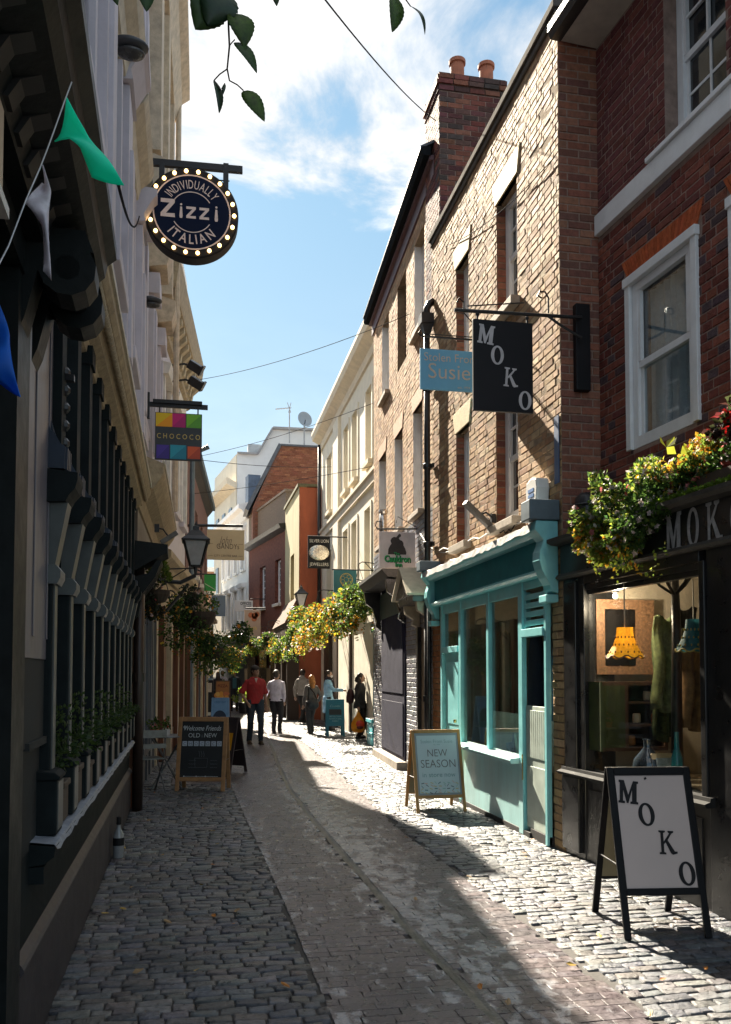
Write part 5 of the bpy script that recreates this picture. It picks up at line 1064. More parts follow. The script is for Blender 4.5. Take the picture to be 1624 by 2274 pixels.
t, W, H, f = panel_thing('cookie_sign', 'tan sign with orange cookies and yellow script under a black bar', (543,1354,579,1412), 33.0, .06, mat('tan_pink_board', (.42,.32,.25), .5, .05))
q = MB()
for x, z, r in ((-.1,.3,.17),(.15,.28,.2),(.28,.33,.16),(.1,.16,.17)): q.lathe([(.001,0),(r*W,.001)],(x*W,f,z*H),18,M_)
q.build('cookie_print', mat('cookie_orange', (.42,.13,.05), .6, .3, 20), t); q = MB(); text(q,"Ball's",0,-H*.26,H*.12,f,maxw=W*.7,shear=.3,bold=.01); q.build('lettering', mat('yellow_lettering', (.65,.48,.08), .5), t, recalc=False); bar_part(t, [[at_y(546,1350,33), at_y(590,1350,33)]], .03)
# silver oval jewellers sign
t, W, H, f = panel_thing('jeweller_sign', 'black jewellers sign with a silver oval in the middle', (684,1192,733,1262), 23.5, .06, mat('sign_black', (.014,.014,.016)))
q = MB(); text(q,'SILVER LION',0,H*.32,H*.10,f,maxw=W*.86); text(q,'JEWELLERS',0,-H*.42,H*.10,f,maxw=W*.86); q.build('lettering', OFFW, t, recalc=False)
q = MB(); vs = [(0,f-.02,.0)]; n = 30
for r_, dy in ((.55,-.015),(.9,-.008),(1,0)):
    for i in range(n): a = 2*math.pi*i/n; vs.append((W*.46*r_*math.cos(a), f+dy, H*.24*r_*math.sin(a)-.0))
fs = [(0,1+i,1+(i+1)%n) for i in range(n)]
for k in range(2): fs += [(1+k*n+i,1+k*n+n+i,1+k*n+n+(i+1)%n,1+k*n+(i+1)%n) for i in range(n)]
q.add(vs,fs).build('silver_oval', mat('silver', (.62,.58,.5), .28, .25, 14, .4, 12, metal=1), t, smooth=True); bar_part(t, [[at_y(684,1190,23.5), Vector((4.0,23.5,at_y(684,1190,23.5).z))]], .02)
# teal sign with gold emblem
t, W, H, f = panel_thing('teal_sign', 'teal square sign with a gold ring emblem above the flower baskets', (741,1266,792,1316), 19.6, .04, mat('teal_board', (.02,.16,.20), .45, .06))
q = MB(); ring2(q,W*.05,H*.08,W*.26,W*.285,f,26)
for k in range(7): a = 2*math.pi*k/7; ring2(q,W*.05+W*.17*math.cos(a),H*.08+W*.17*math.sin(a),W*.07,W*.085,f,12)
text(q,'Crumbs',0,-H*.42,H*.13,f,maxw=W*.85); q.build('lettering', mat('gold_lettering', (.55,.42,.12)), t, recalc=False); bar_part(t, [[at_y(738,1264,19.6), Vector((4.0,19.6,at_y(738,1264,19.6).z))]], .015)
# cauldron inn sign
yk = 12.9; t, W, H, f = panel_thing('cauldron_sign', 'pale pub sign with a dark bubbling cauldron and green lettering', (842,1181,922,1262), yk, .03, mat('sign_pinkgrey', (.62,.53,.53), .6, .08, 8))
q = MB(); P = [(-.26,-.12),(-.25,.02),(-.20,.12),(-.16,.17),(-.19,.25),(-.16,.32),(-.10,.36),(-.03,.35),(.01,.40),(.05,.45),(.10,.43),(.10,.38),(.04,.33),(.07,.28),(.13,.26),(.17,.20),(.17,.13),(.22,.04),(.25,-.06),(.24,-.12)]
q.add([(p[0]*W,f,p[1]*H) for p in P],[tuple(range(len(P)))]); q.build('cauldron_print', mat('cauldron_brown', (.035,.024,.022), .6, .3, 12), t, recalc=False)
for nm, dx, mm, ff, bo in (('lettering_shadow',.010,SIGNB,f-.002,.05),('lettering',0,mat('bright_green_lettering', (.01,.30,.08), .5),f-.004,.025)):
    q = MB(); text(q,'The',0-W*.02+dx,-H*.13-dx*.6,H*.07,ff,bold=bo); text(q,'Cauldron',dx,-H*.32-dx*.6,H*.17,ff,maxw=W*.72,bold=bo); text(q,'Inn',W*.03+dx,-H*.45-dx*.6,H*.11,ff,bold=bo,maxw=W*.25); q.build(nm, mm, t, recalc=False)
o = t.location; q = MB(); a, b = at_y(838,1174,yk)-o, at_y(932,1174,yk)-o; q.tube([a,b],.014,8); q.tube([a,(a.x-.03,0,a.z+.06),(a.x+.0,0,a.z+.12),(a.x+.07,0,a.z+.11)],.008,6); q.tube([b,(b.x-.35,0,b.z+.18),(a.x+.3,0,a.z+.1)],.006,6)
for x in (-W*.3,W*.3): q.tube([(x,0,H/2),(x,0,a.z)],.006,6)
q.tube([(b.x,0,b.z-.25),(b.x,0,b.z+.2)],.012,6); q.build('bracket', IRON, t)
# sky blue shop sign, behind the black one
ys_ = 9.2; t, W, H, f = panel_thing('sky_blue_sign', 'sky blue boutique sign with thin grey lettering, behind the black hanging sign', (933,778,1066,868), ys_, .03, mat('sky_blue_board', (.13,.40,.64), .5, .04))
q = MB(); text(q,'Stolen From',0,H*.20,H*.20,f,maxw=W*.88,bold=-.004); text(q,'Susie',-W*.02,-H*.22,H*.37,f,maxw=W*.9,bold=-.004); text(q,'est. 1994',W*.22,-H*.44,H*.06,f); q.build('lettering', mat('grey_tan_lettering', (.52,.48,.42), .5), t, recalc=False)
o = t.location; q = MB(); a = at_y(936,746,ys_)-o; b = Vector((3.18,ys_,at_y(1060,755,ys_).z))-o; q.tube([a,b],.012,8); q.tube([a+Vector((.1,0,.03)),b+Vector((0,0,.03))],.006,6); q.tube([a,a+Vector((-.03,0,.03)),a+Vector((-.01,0,.07))],.009,6)
for x in (-W*.42,W*.3): q.tube([(x,0,H/2),(x,0,a.z)],.005,6)
q.tube([b,b+Vector((-.3,0,.32)),b+Vector((-.02,0,.34))],.008,6); q.build('bracket', IRON, t)
# black M O K O hanging sign on a timber backboard
ym = 7.08; t, W, H, f = panel_thing('black_hanging_sign', 'black hanging shop sign with grey letters stepping down diagonally', (1050,714,1182,915), ym, .035, mat('satin_black_board', (.010,.009,.011), .5, .25, 3, spec=.25))
k_ = H*.21
for ch, u, v, tl in (('M',.21,.165,-.12),('O',.40,.385,-.02),('K',.62,.62,-.08),('O',.86,.865,.0)): q = MB(); slab(q, ch, (u-.5)*W, (.5-v)*H-k_/2, k_, f, tilt=tl, wx=.80 if ch != 'O' else .92); q.build('letter', mat('silver_lettering', (.50,.47,.48), .4, .12, 12), t, recalc=False)
o = t.location; q = MB(); a, b = at_y(1009,688,ym)-o, at_y(1292,705,ym)-o; q.tube([a,b],.016,10); q.tube([a+Vector((.12,0,.045)),b+Vector((-.55,0,.09))],.006,6)
e = at_y(1218,690,ym)-o; q.tube([e+Vector((0,0,-.02)),e+Vector((0,0,.12)),e+Vector((-.03,0,.17)),e+Vector((-.08,0,.17)),e+Vector((-.10,0,.13)),e+Vector((-.06,0,.11))],.008,6)
q.tube([at_y(1215,700,ym)-o, at_y(1245,722,ym)-o, at_y(1292,750,ym)-o],.012,8); e = at_y(1030,690,ym)-o; q.tube([e,e+Vector((0,0,.08)),e+Vector((-.04,0,.11)),e+Vector((-.06,0,.07))],.007,6)
for x in (-W*.42,W*.42): q.tube([(x,0,H/2-.02),(x,0,H/2+.06)],.010,6); q.ball((x,0,H/2+.05),.018,8,6)
q.build('bracket', IRON, t)
p0, p1 = at_y(1279,672,7.12)-o, at_y(1313,867,7.12)-o; q = MB(); q.box(p0.x,p1.x,7.12-ym,7.19-ym,p1.z,p0.z); q.build('backboard', mat('satin_black_board', (.016,.015,.018)), t, bevel=.006)

# ================================================================== pavement boards
def aboard(name, label, FLp, FRp, spread, ytop, fm, pm, bottom=.24, fw=.03, top_leg=None, bm=None, inner=None, group=None, solid_side=False):
    a, b = ground(*FLp), ground(*FRp); yaw = math.atan2(b.y-a.y, b.x-a.x); W = (b-a).length
    nrm = Vector((-math.sin(yaw), math.cos(yaw), 0)); c = (a+b)/2 + nrm*spread/2
    hz = at_y((FLp[0]+FRp[0])/2, ytop, c.y).z; t = thing(name, label, 'sign board', (c.x,c.y,.012), yaw, group); hz -= .012
    an = math.atan2(spread/2, hz); L = hz/math.cos(an); out = []
    for sgn, nm in ((-1,'front'),(1,'rear')):
        q = MB(); y0, y1 = (-.022,0) if sgn < 0 else (0,.022)
        q.box(-W/2,-W/2+fw,y0,y1,0,L); q.box(W/2-fw,W/2,y0,y1,0,L); q.box(-W/2+fw,W/2-fw,y0,y1,L-fw*1.1,L); q.box(-W/2+fw,W/2-fw,y0,y1,bottom,bottom+fw)
        o = q.build(nm+'_frame', fm, t, bevel=.004); o.location = (0, sgn*spread/2, 0); o.rotation_euler = (sgn*an, 0, 0)
        q = MB(); q.box(-W/2+fw-.002,W/2-fw+.002,y0*.6-.001,y1*.6+.001,bottom+fw*.5,L-fw*.6); p = q.build(nm+'_panel', pm if sgn < 0 else (bm or pm), o); out.append(o)
        if sgn < 0: front_panel = p
    q = MB()
    for x in (-W*.3,W*.3): q.box(x-.03,x+.03,-.012,.012,hz-.015,hz+.006)
    q.build('hinge', IRON, t); q = MB()
    for x in (-W/2+.012,W/2-.012): q.tube([(x,-spread*.29,hz*.42),(x,spread*.29,hz*.42)],.005,5)
    q.build('stay', IRON, t)
    return t, front_panel, W, L, -.020
ALB = mat('black_frame', (.004,.004,.005), .5, .15, 8, spec=.2)
t, fp, W, L, f = aboard('pavement_board', 'white pavement board in a black frame with black letters stepping down', (1386,2091), (1580,2087), .57, 1703, ALB, mat('pinkish_white_panel', (.50,.425,.40), .5, .03, 3, spec=.3), bottom=.25, fw=.042, bm=mat('olive_back_panel', (.22,.2,.12), .5, .1))
f = -.018; pb, pt = .27, L-.04; PH = pt-pb; PW = W-.08; k_ = PH*.20
for ch, u, v, tl in (('M',.175,.16,-.12),('O',.40,.355,.05),('K',.64,.595,-.06),('O',.86,.855,.05)): q = MB(); slab(q, ch, (u-.5)*PW, pb+(1-v)*PH-k_/2, k_, f, tilt=tl, wx=.80 if ch != 'O' else .95); q.build('letter', SIGNB, fp, recalc=False)
q = MB(); q.beam((.30*PW-.17,f,pt-.035),(.33*PW-.17,f,pt-.027),.002,.012); q.build('ink_dash', SIGNB, fp, recalc=False)
q = MB(); 
for x0, x1, z0, z1 in ((-PW/2,PW/2,pt-.012,pt-.006),(-PW/2,PW/2,pb+.006,pb+.014),(-PW/2,-PW/2+.007,pb,pt),(PW/2-.007,PW/2,pb,pt)): q.box(x0+.006,x1-.006,f-.002,f+.004,z0,z1)
q.build('inner_line', SIGNB, fp)
WOOD = mat('honey_wood', (.36,.19,.06), .45, .2, 10, .1, 40, stretch=(1,1,.3))
t, fp, W, L, f = aboard('pavement_board', 'honey wood pavement board with a pale blue new season poster outside the turquoise shop', (925,1808), (1036,1804), .5, 1620, WOOD, mat('grey_blue_border', (.25,.29,.33), .45), bottom=.16, fw=.036, bm=mat('olive_back_panel', (.22,.2,.12)))
pb, pt = .19, L-.035; PH = pt-pb; PW = W-.075; q = MB(); q.box(-PW*.46,PW*.46,-.0185,-.014,pb+.03,pt-.035); po = q.build('poster', mat('pale_blue_poster', (.48,.58,.63), .5, .03), fp); f = -.0225
q = MB(); Zp = lambda v: pb+PH*(1-v); TG = mat('teal_grey_lettering', (.16,.30,.33), .5); q2 = MB()
text(q2,'Stolen From Susie',0,Zp(.17),PH*.055,f,maxw=PW*.74,bold=-.01); text(q2,'est. 1994',0,Zp(.205),PH*.02,f); text(q,'NEW',0,Zp(.385),PH*.115,f,maxw=PW*.46,bold=-.008); text(q,'SEASON',0,Zp(.56),PH*.125,f,maxw=PW*.80,bold=-.008); text(q2,'in store now',0,Zp(.71),PH*.075,f,maxw=PW*.76,bold=-.002)
q.build('lettering', mat('grey_lettering', (.14,.13,.14), .5), po, recalc=False); q2.build('small_lettering', TG, po, recalc=False)
q = MB(); rnd = random.Random(5)
for i in range(9):
    for j in range(4):
        a = rnd.uniform(-.9,.9); x, z = (-.40+.1*i+rnd.uniform(-.02,.02))*PW, Zp(.80+.05*j+rnd.uniform(-.012,.012)); dx, dz = .018*math.cos(a), .018*math.sin(a)
        q.add([(x-dx,f,z-dz-.005),(x+dx,f,z+dz-.005),(x+dx,f,z+dz+.005),(x-dx,f,z-dz+.005)],[(0,1,2,3)],rnd.choice([(.05,.16,.2),(.5,.42,.2),(.25,.45,.42),(.55,.35,.3),(.1,.12,.16)]))
q.build('dash_pattern', PRT, po, recalc=False)
OAK = mat('oak_frame', (.30,.16,.07), .5, .2, 10, .1, 40); CHALK = mat('chalkboard', (.010,.012,.015), .55, .2, 6); CHW = mat('chalk_white', (.52,.56,.60), .8, .25, 60); CHD = mat('chalk_dim', (.10,.11,.13), .9, .3, 60)
t, fp, W, L, f = aboard('chalkboard', 'oak framed chalkboard welcoming friends old and new, outside the chocolate shop', (389,1758), (500,1759), .34, 1592, OAK, CHALK, bottom=.13, fw=.055, bm=CHALK)
pb, pt = .16, L-.06; PH = pt-pb; PW = W-.115; f = -.018; Zp = lambda v: pb+PH*(1-v); q = MB()
text(q,'Welcome Friends',0,Zp(.16),PH*.085,f,maxw=PW*.90,shear=.28,bold=.002); text(q,'OLD',-PW*.20,Zp(.28),PH*.075,f,maxw=PW*.28,bold=-.004); text(q,'NEW',PW*.20,Zp(.28),PH*.075,f,maxw=PW*.30,bold=-.004); ring2(q,-PW*.44,Zp(.10),.012,.018,f,14)
for z in (.955,): q.box(-PW*.42,PW*.42,f,f+.002,Zp(z),Zp(z)+.004)
for x in (-.40,-.1,.12): q.lathe([(.001,0),(.009,.001)],(x*PW,f,Zp(.955)+.002),10,M_)
q.build('lettering', CHW, fp, recalc=False)
q = MB(); q2 = MB()
for i, ch in enumerate('CHOCOCO'):
    x = (-.42+.14*i)*PW; q.box(x-PW*.056,x+PW*.056,f-.001,f+.003,Zp(.43),Zp(.345)); text(q2, ch, x, Zp(.415), PH*.05, f-.003)
q.build('letter_card', mat('card_grey', (.36,.41,.50), .7), fp); text(q2,'&',0,Zp(.28),PH*.05,f)
# faint chalk drawing: a cup with steam and two scribbled captions
for k in range(3):
    pts = [(-.03+.03*k+.008*math.sin(j*1.1), f, Zp(.62)+.02*j) for j in range(5)]; q2.tube(pts,.003,4)
q2.tube([(-.09,f,Zp(.64)),(-.08,f,Zp(.80)),(.08,f,Zp(.80)),(.09,f,Zp(.64)),(-.09,f,Zp(.64))],.003,4)
for x0 in (-.30,.22):
    for r_ in range(3): q2.tube([(x0*PW+.012*j, f, Zp(.68+.06*r_)+.006*math.sin(j*2.3+r_)) for j in range(9)],.0025,4)
q2.build('chalk_drawing', CHD, fp, recalc=False)
ORB = mat('amber_board', (.55,.24,.01), .5); DKB = mat('dark_board', (.03,.02,.022), .5)
t, fp, W, L, f = aboard('pavement_board', 'dark board with an amber patch, hidden behind the oak chalkboard', (432,1717), (513,1722), .45, 1592, DKB, DKB, bottom=.1, fw=.05)
q = MB(); q.box(W*.2,W*.42,f-.006,f,L*.42,L*.72); q.build('amber_patch', ORB, fp)
# blue poster stand
t, fp, W, L, f = aboard('pavement_board', 'sky blue poster board with a dark dome, peeping above the chalkboard', (466,1672), (505,1672), .4, 1549, mat('poster_blue', (.15,.30,.50), .5), mat('poster_blue', (.15,.30,.50)), bottom=.12, fw=.02)
q = MB(); n = 24; q.add([(W*.40*math.cos(math.pi*i/n), -.02, L*.60+W*.52*math.sin(math.pi*i/n)) for i in range(n+1)]+[(-W*.40,-.02,L*.52),(W*.40,-.02,L*.52)], [tuple(range(n+1))+(n+1,n+2)]); q.build('dome_print', mat('dome_navy', (.015,.03,.06), .5), fp, recalc=False)
q = MB(); text(q,'CRESCENT',0,L*.90,L*.035,-.022,maxw=W*.66,bold=.01); q.build('lettering', mat('blue_lettering', (.04,.13,.30), .5), fp, recalc=False); q = MB(); q.box(-W*.49,W*.49,-.022,-.018,L*.40,L*.515); q.build('teal_band', mat('teal_board', (.02,.16,.20)), fp)
# pizza poster and dark easel
t, fp, W, L, f = aboard('pavement_board', 'brown and orange food poster board in the middle distance on the left', (477,1594), (509,1594), .4, 1511, mat('brown_board', (.10,.05,.025), .6), mat('brown_print', (.30,.13,.04), .6, .1), bottom=.15, fw=.03)
q = MB(); rnd = random.Random(9)
for i in range(26): q.lathe([(.001,0),(rnd.uniform(.05,.09),.001)],(rnd.uniform(-.42,.42)*W,-.02-.0006*i,L*rnd.uniform(.42,.66)),10,M_,rnd.choice([(.6,.28,.04),(.5,.2,.05),(.62,.38,.10),(.45,.14,.05)]))
q.build('food_print', PRT, fp); q = MB(); text(q,'PIZZA',0,L*.82,L*.075,-.02,maxw=W*.7,bold=.02); q.build('lettering', mat('dark_red_lettering', (.12,.02,.01), .5), fp, recalc=False)
t, fp, W, L, f = aboard('pavement_board', 'black menu board with a cream card at its top in the far left distance', (446,1600), (472,1600), .4, 1510, DKB, CHALK, bottom=.1, fw=.03)
q = MB(); q.box(-W*.40,W*.36,-.022,-.016,L*.70,L*.93); q.build('cream_card', mat('cream_card', (.55,.47,.38), .6), fp); q = MB(); q.box(-W*.30,W*.35,-.022,-.016,L*.12,L*.2); q.build('white_strip', OFFW, fp)
# teal board by the shopping group, cut with square legs
a, b = ground(722,1634), ground(772,1638); W = b.x-a.x; hz = at_y(747,1553,a.y+.15).z
t = thing('teal_pavement_board', 'teal pavement board with cut out legs among the shoppers', 'sign board', ((a.x+b.x)/2, (a.y+b.y)/2+.2, .012), -.05); TB = mat('teal_board_bright', (.012,.15,.23), .45, .06)
for sgn, nm in ((-1,'front'),(1,'rear')):
    q = MB(); y0, y1 = (-.02,0) if sgn < 0 else (0,.02); L = hz*1.02; q.box(-W/2,W/2,y0,y1,L*.28,L); q.box(-W/2,-W/2+.06,y0,y1,0,L*.28); q.box(W/2-.06,W/2,y0,y1,0,L*.28)
    o = q.build(nm+'_panel', TB, t); o.location = (0,sgn*.2,0); o.rotation_euler = (sgn*.19,0,0)
    if sgn < 0:
        q = MB(); text(q,'Crumbs',0,L*.79,L*.06,-.023,maxw=W*.7,bold=-.008,shear=.2)
        for k, s in enumerate(('BETTER THAN','ALWAYS A DEAL','INSIDE !')): text(q,s,0,L*(.52-.062*k),L*.034,-.023,maxw=W*.68)
        q.build('lettering', mat('pale_teal_lettering', (.25,.42,.45), .5), o, recalc=False); q = MB(); q.box(-W*.34,W*.34,-.026,-.021,L*.58,L*.73); q.build('dark_card', mat('dark_card', (.02,.03,.035), .6), o)
# ================================================================== lamps
def head_lamp(label, px0, px1, y, dark):
    a, b = at_y(px0[0], px0[1], y), at_y(px1[0], px1[1], y); L = (b-a).length; t = thing('street_lamp', label, 'street lamp', a, 0, 'wall mounted street lamps on the left')
    q = MB(); q.tube([(-.45,.0,.02),(0,0,.0),(L*.4,0,0)],.04*L/.36,10); q.box(-.02,.07,-.05,.05,-.05,.05); q.build('arm', dark, t)
    q = MB(); q.ball((L*.60,0,.02),(L*.42,L*.30,L*.12),20,12); q.build('head', dark, t, smooth=True)
    q = MB(); q.ball((L*.64,0,-.035*L/.36),(L*.30,L*.22,L*.09),18,10); q.build('lens', mat('lamp_lens_off', (.05,.05,.05), .25), t, smooth=True)
LG = mat('lamp_grey', (.045,.048,.055), .45, .1)
head_lamp('dark grey oval street lamp on the upper wall, nearest the camera', (222,100), (328,96), 6.0, LG)
head_lamp('smaller grey oval street lamp lower along the wall, under the round sign', (296,668), (360,670), 10.1, LG)
LGL = glass_mat('lantern_glass', (.75,.78,.8), .1, 2.0)
def lantern(label, px_, ytop, ybot, y, arm_x, arm_dz=-.1, lit=False):
    a, b = at_y(px_, ytop, y), at_y(px_, ybot, y); h = a.z-b.z; t = thing('wall_lantern', label, 'lantern', b, 0, 'victorian lanterns'); M4 = Matrix.Rotation(rad(45),3,'Z'); r = h*.31
    q = MB(); q.lathe([(r*1.25,.57*h),(r*1.28,.60*h),(r*.85,.68*h),(r*.45,.79*h),(r*.30,.81*h),(r*.28,.88*h),(r*.12,.90*h),(r*.12,.94*h),(.0,1.0*h)],(0,0,0),4,M4); q.lathe([(r*.45,.06*h),(r*.5,.10*h)],(0,0,0),4,M4); q.lathe([(.02,-.1*h),(.03,.06*h),(.05,.08*h)],(0,0,0),10)
    for k in range(4): A = M4@Vector((math.cos(k*math.pi/2),math.sin(k*math.pi/2),0)); q.beam(A*r*.5+Vector((0,0,.1*h)),A*r*1.1+Vector((0,0,.62*h)),.02*h/.6,.02*h/.6)
    q.build('frame', IRON, t); q = MB(); q.lathe([(r*.47,.10*h),(r*1.06,.60*h)],(0,0,0),4,M4); q.build('glass', mat('milky_glass', (.62,.62,.64), .25, .1, trans=.5), t)
    w_ = arm_x-b.x; q = MB(); q.tube([(0,0,-.1*h),(w_*.3,0,-.25*h),(w_*.7,0,-.22*h),(w_,0,arm_dz*h)],.02*h/.6+.006,8); q.tube([(w_,0,-.9*h),(w_*.6,0,-.85*h),(w_*.3,0,-.5*h),(w_*.15,0,-.28*h)],.015*h/.6+.005,8)
    q.tube([(w_*.5+.1*h*math.cos(k*.5)*(1-k*.05),0,-.5*h+.1*h*math.sin(k*.5)*(1-k*.05)) for k in range(14)],.012,6); q.box(w_-.02,w_+.02,-.04,.04,-1.0*h,.1*h); q.build('bracket', IRON, t)
lantern('large black victorian lantern on the left wall beside the tan bar sign', 435, 1156, 1266, 12.6, -.82)
lantern('small black lantern on the right in front of the orange wall', 669, 1297, 1350, 24.5, 3.95)
lantern('far black lantern beside the cookie sign', 540, 1378, 1408, 31.5, 3.0)
def bar_light(label, a, b, wall, nm='bar_floodlight'):
    a, b, wall = Vector(a), Vector(b), Vector(wall); t = thing(nm, label, 'floodlight', wall); q = MB(); q.beam(a-wall,b-wall,.07,.06); q.build('housing', mat('weathered_grey_metal', (.12,.11,.10), .5, .25, 10), t, bevel=.006); q = MB(); q.tube([(0,0,0),((a+b)/2-wall)*.5+Vector((0,0,.05)),(a+b)/2-wall],.012,6); q.box(-.03,.03,-.03,.03,-.05,.05); q.build('arm', IRON, t)
p = at_y(1060,1140,9.0); bar_light('grey bar floodlight pointing up on the sunlit brick wall', at_y(1033,1115,8.9), at_y(1092,1172,9.0), (3.16,9.0,p.z-.05))
p = at_y(376,1190,11.5); bar_light('short grey bar floodlight on the left under the stone cornice', at_y(358,1205,11.5), at_y(394,1182,11.5), (-.6,11.5,p.z+.1))
for i, (px_, py_, lab) in enumerate(((434,815,'upper black floodlight with hood high on the left wall'),(436,850,'lower black floodlight with hood high on the left wall'))):
    p = at_y(px_,py_,16.2); t = thing('hooded_floodlight', lab, 'floodlight', p); q = MB(); R3_ = Euler((rad(25),rad(30),0)).to_matrix(); q.obox((0,0,0),(.26,.2,.16),R3_); q.obox((.12,0,-.06),(.04,.22,.2),R3_); q.build('housing', IRON, t, bevel=.01); q = MB(); q.tube([(0,0,0),(-.2,0,.05),(-.45,0,.0)],.02,6); q.build('arm', IRON, t)
# alarm box
s0, z0 = F1.px(1197,1112,.06); t = thing('alarm_box', 'white shield shaped alarm box on the brick wall above the turquoise cornice', 'alarm box', F1.w(s0,.01,z0), F1.ang)
q = MB(); P = [(-.07,-.30),(.07,-.30),(.15,.10),(.13,.19),(0,.22),(-.13,.19),(-.15,.10)]; q.prism([(p[0],0,p[1]) for p in P],(0,.13,0)); q.build('case', mat('alarm_white', (.72,.72,.70), .4, .03), t, bevel=.02); q = MB()
for k in range(3): q.box(-.07,.07,.131,.134,-.02+.05*k,.01+.05*k)
q.build('blue_print', mat('alarm_blue', (.06,.16,.38), .5), t)
# cables
CAB = mat('cable_grey', (.03,.03,.034), .95, spec=.03); CABP = mat('cable_pale', (.36,.33,.29), .6)
def cable(label, A, B, sag, r=.006, m=CAB, nm='overhead_cable', wob=0):
    A, B = Vector(A), Vector(B); pts = []; n = 16
    for i in range(n+1): u = i/n; p = A.lerp(B,u)-Vector((0,0,sag*4*u*(1-u)))-A; p.z += wob*math.sin(i*2.1); pts.append(p)
    q = MB(); q.tube(pts,r,5); o = q.build(nm,m,smooth=True); o.location = A; tag(o,label,'cable')
cable('long dark overhead cable running up from the brick chimney', at_y(968,268,11.2), at_y(600,-160,4.2), .1, .006)
cable('thin overhead cable crossing from the left eaves to the upper brick wall', FB.w(5.0,.05,8.4), F2.w(1.6,.05,7.4), .15)
cable('thin overhead cable sloping down behind the colour block sign', FC.w(1.0,.1,6.9), at_y(760,1035,27), .1, .008)
cable('thin level cable high in front of the white building', FC.w(1.2,.1,7.0), F2.w(5.6,.05,7.2), .1, .006)
cable('low level cable across the lane in front of the brick gable', FC.w(.4,.05,5.9), F2.w(5.7,.05,5.9), .05, .006)
cable('pale loose cable sagging over the turquoise cornice', F1.w(3.9,.05,3.25), F1.w(.5,.05,3.12), .02, .009, CABP, 'wall_cable', .02)
cable('pale loose cable looping between the pub sign and the rainwater pipe', at_y(934,1185,12.6), F1.w(3.4,.03,3.18), .12, .009, CABP, 'wall_cable')
cable('dark cable looping under the bar floodlight', F1.w(1.95,.04,3.35), F1.w(1.1,.04,3.10), .1, .006, CAB, 'wall_cable', .02)
cable('thin cable draped over the sunlit brick wall under the parapet', F1.w(3.6,.03,7.3), F1.w(.02,.03,6.35), .12, .005, CAB, 'wall_cable')
p = at_y(282,420,6.0); cable('short black cable hanging from the near cornice to the lilac wall', at_y(262,405,3.62), at_y(310,480,9.0), .15, .007)
# bunting from the near cornice
yb_ = 2.2; t = thing('bunting', 'string of bunting with a bright green and a blue pennant at the upper left', 'bunting', at_y(160,185,yb_)); o = t.location
B_ = lambda px_, py_, dy=0: at_y(px_,py_,yb_+dy)-o
q = MB(); q.tube([B_(160,182),B_(145,222),B_(128,270),B_(110,320),B_(90,372),B_(60,440,-.05),(B_(20,545,-.1)),B_(-60,700,-.2)],.0018,5); q.build('cord', mat('silver_cord', (.5,.5,.52), .4), t)
def along(P, u):
    k = u*(len(P)-1); i = min(int(k), len(P)-2); return Vector(P[i]).lerp(Vector(P[i+1]), k-i)
def pennant(top, bot, m_, nm='pennant'):
    q = MB(); n = 20; vs, fs = [], []
    for i in range(n+1):
        u = i/n
        for j in range(7): v = j/6; vs.append(along(top,u).lerp(along(bot,u),v)+Vector((0,(.05*math.sin(5*u+2.5*v)+.03*v)*(1-u**2),0)))
    for i in range(n):
        for j in range(6): fs.append((i*7+j,i*7+j+1,i*7+j+8,i*7+j+7))
    ob = q.add(vs,fs).build(nm,m_,t,smooth=True,recalc=False); s = ob.modifiers.new('thick','SOLIDIFY'); s.thickness = .003
pennant([B_(148,216),B_(182,262),B_(214,315),B_(248,368),B_(276,411)],[B_(112,280),B_(150,303),B_(180,335),B_(203,388),B_(274,412)],mat('mint_pennant', (.03,.95,.70), .6, .05, trans=.6))
pennant([B_(94,366),B_(106,400),B_(110,480),B_(114,622)],[B_(86,376),B_(58,455),B_(94,500),B_(96,600)],mat('silver_pennant', (.60,.56,.62), .3, .3, 9, trans=.3))
pennant([B_(-14,640,-.1),B_(16,735,-.1),B_(45,880,-.1)],[B_(-70,780,-.12),B_(-20,838,-.1),B_(44,881,-.1)],mat('blue_pennant', (.02,.20,.75), .6, .08, trans=.55))
# ================================================================== small things on the ground
g_ = ground(250,1908); t = thing('spirit_bottle', 'clear glass spirit bottle with a black band left standing by the mauve plinth', 'bottle', (g_.x+.05,g_.y,.012))
q = MB(); q.lathe([(.042,0),(.047,.01),(.047,.17),(.046,.20),(.018,.255),(.016,.30),(.02,.305)],(0,0,0),20); q.build('glass_body', mat('bottle_glass', (.26,.27,.28), .06, .1, spec=.9), t, smooth=True); q = MB(); q.lathe([(.0478,.11),(.0478,.175)],(0,0,0),20); q.build('label_band', SIGNB, t); q = MB(); q.lathe([(.018,.285),(.021,.29),(.021,.35),(.0,.352)],(0,0,0),14); q.build('cap', SIGNB, t)
p = at_y(372,1632,12.2); MET = mat('galvanised_metal', (.17,.18,.19), .45, .2, 10, metal=.7)
t = thing('folding_table', 'round grey folding cafe table outside the chocolate shop', 'table', (p.x,12.2,.012)); hz = p.z-.012
q = MB(); q.lathe([(.28,hz-.02),(.29,hz-.01),(.28,hz)],(0,0,0),28); q.build('tabletop', MET, t)
for sx_ in (-1,1):
    q = MB(); q.tube([(.2*sx_,-.2,0),(-.2*sx_,.2,hz-.02)],.012,8); q.build('leg', MET, t); q = MB(); q.tube([(.2*sx_,.2,0),(-.2*sx_,-.2,hz-.02)],.012,8); q.build('leg', MET, t)
p = ground(345,1728); t = thing('folding_chair', 'grey metal folding chair with slatted seat beside the cafe table', 'chair', (p.x-.02,11.75,.012), rad(20))
for x in (-.19,.19):
    q = MB(); q.tube([(x,-.22,0),(x,.2,.46)],.011,8); q.build('leg', MET, t); q = MB(); q.tube([(x,.25,0),(x,-.12,.46),(x,-.2,.84)],.011,8); q.build('leg', MET, t)
q = MB()
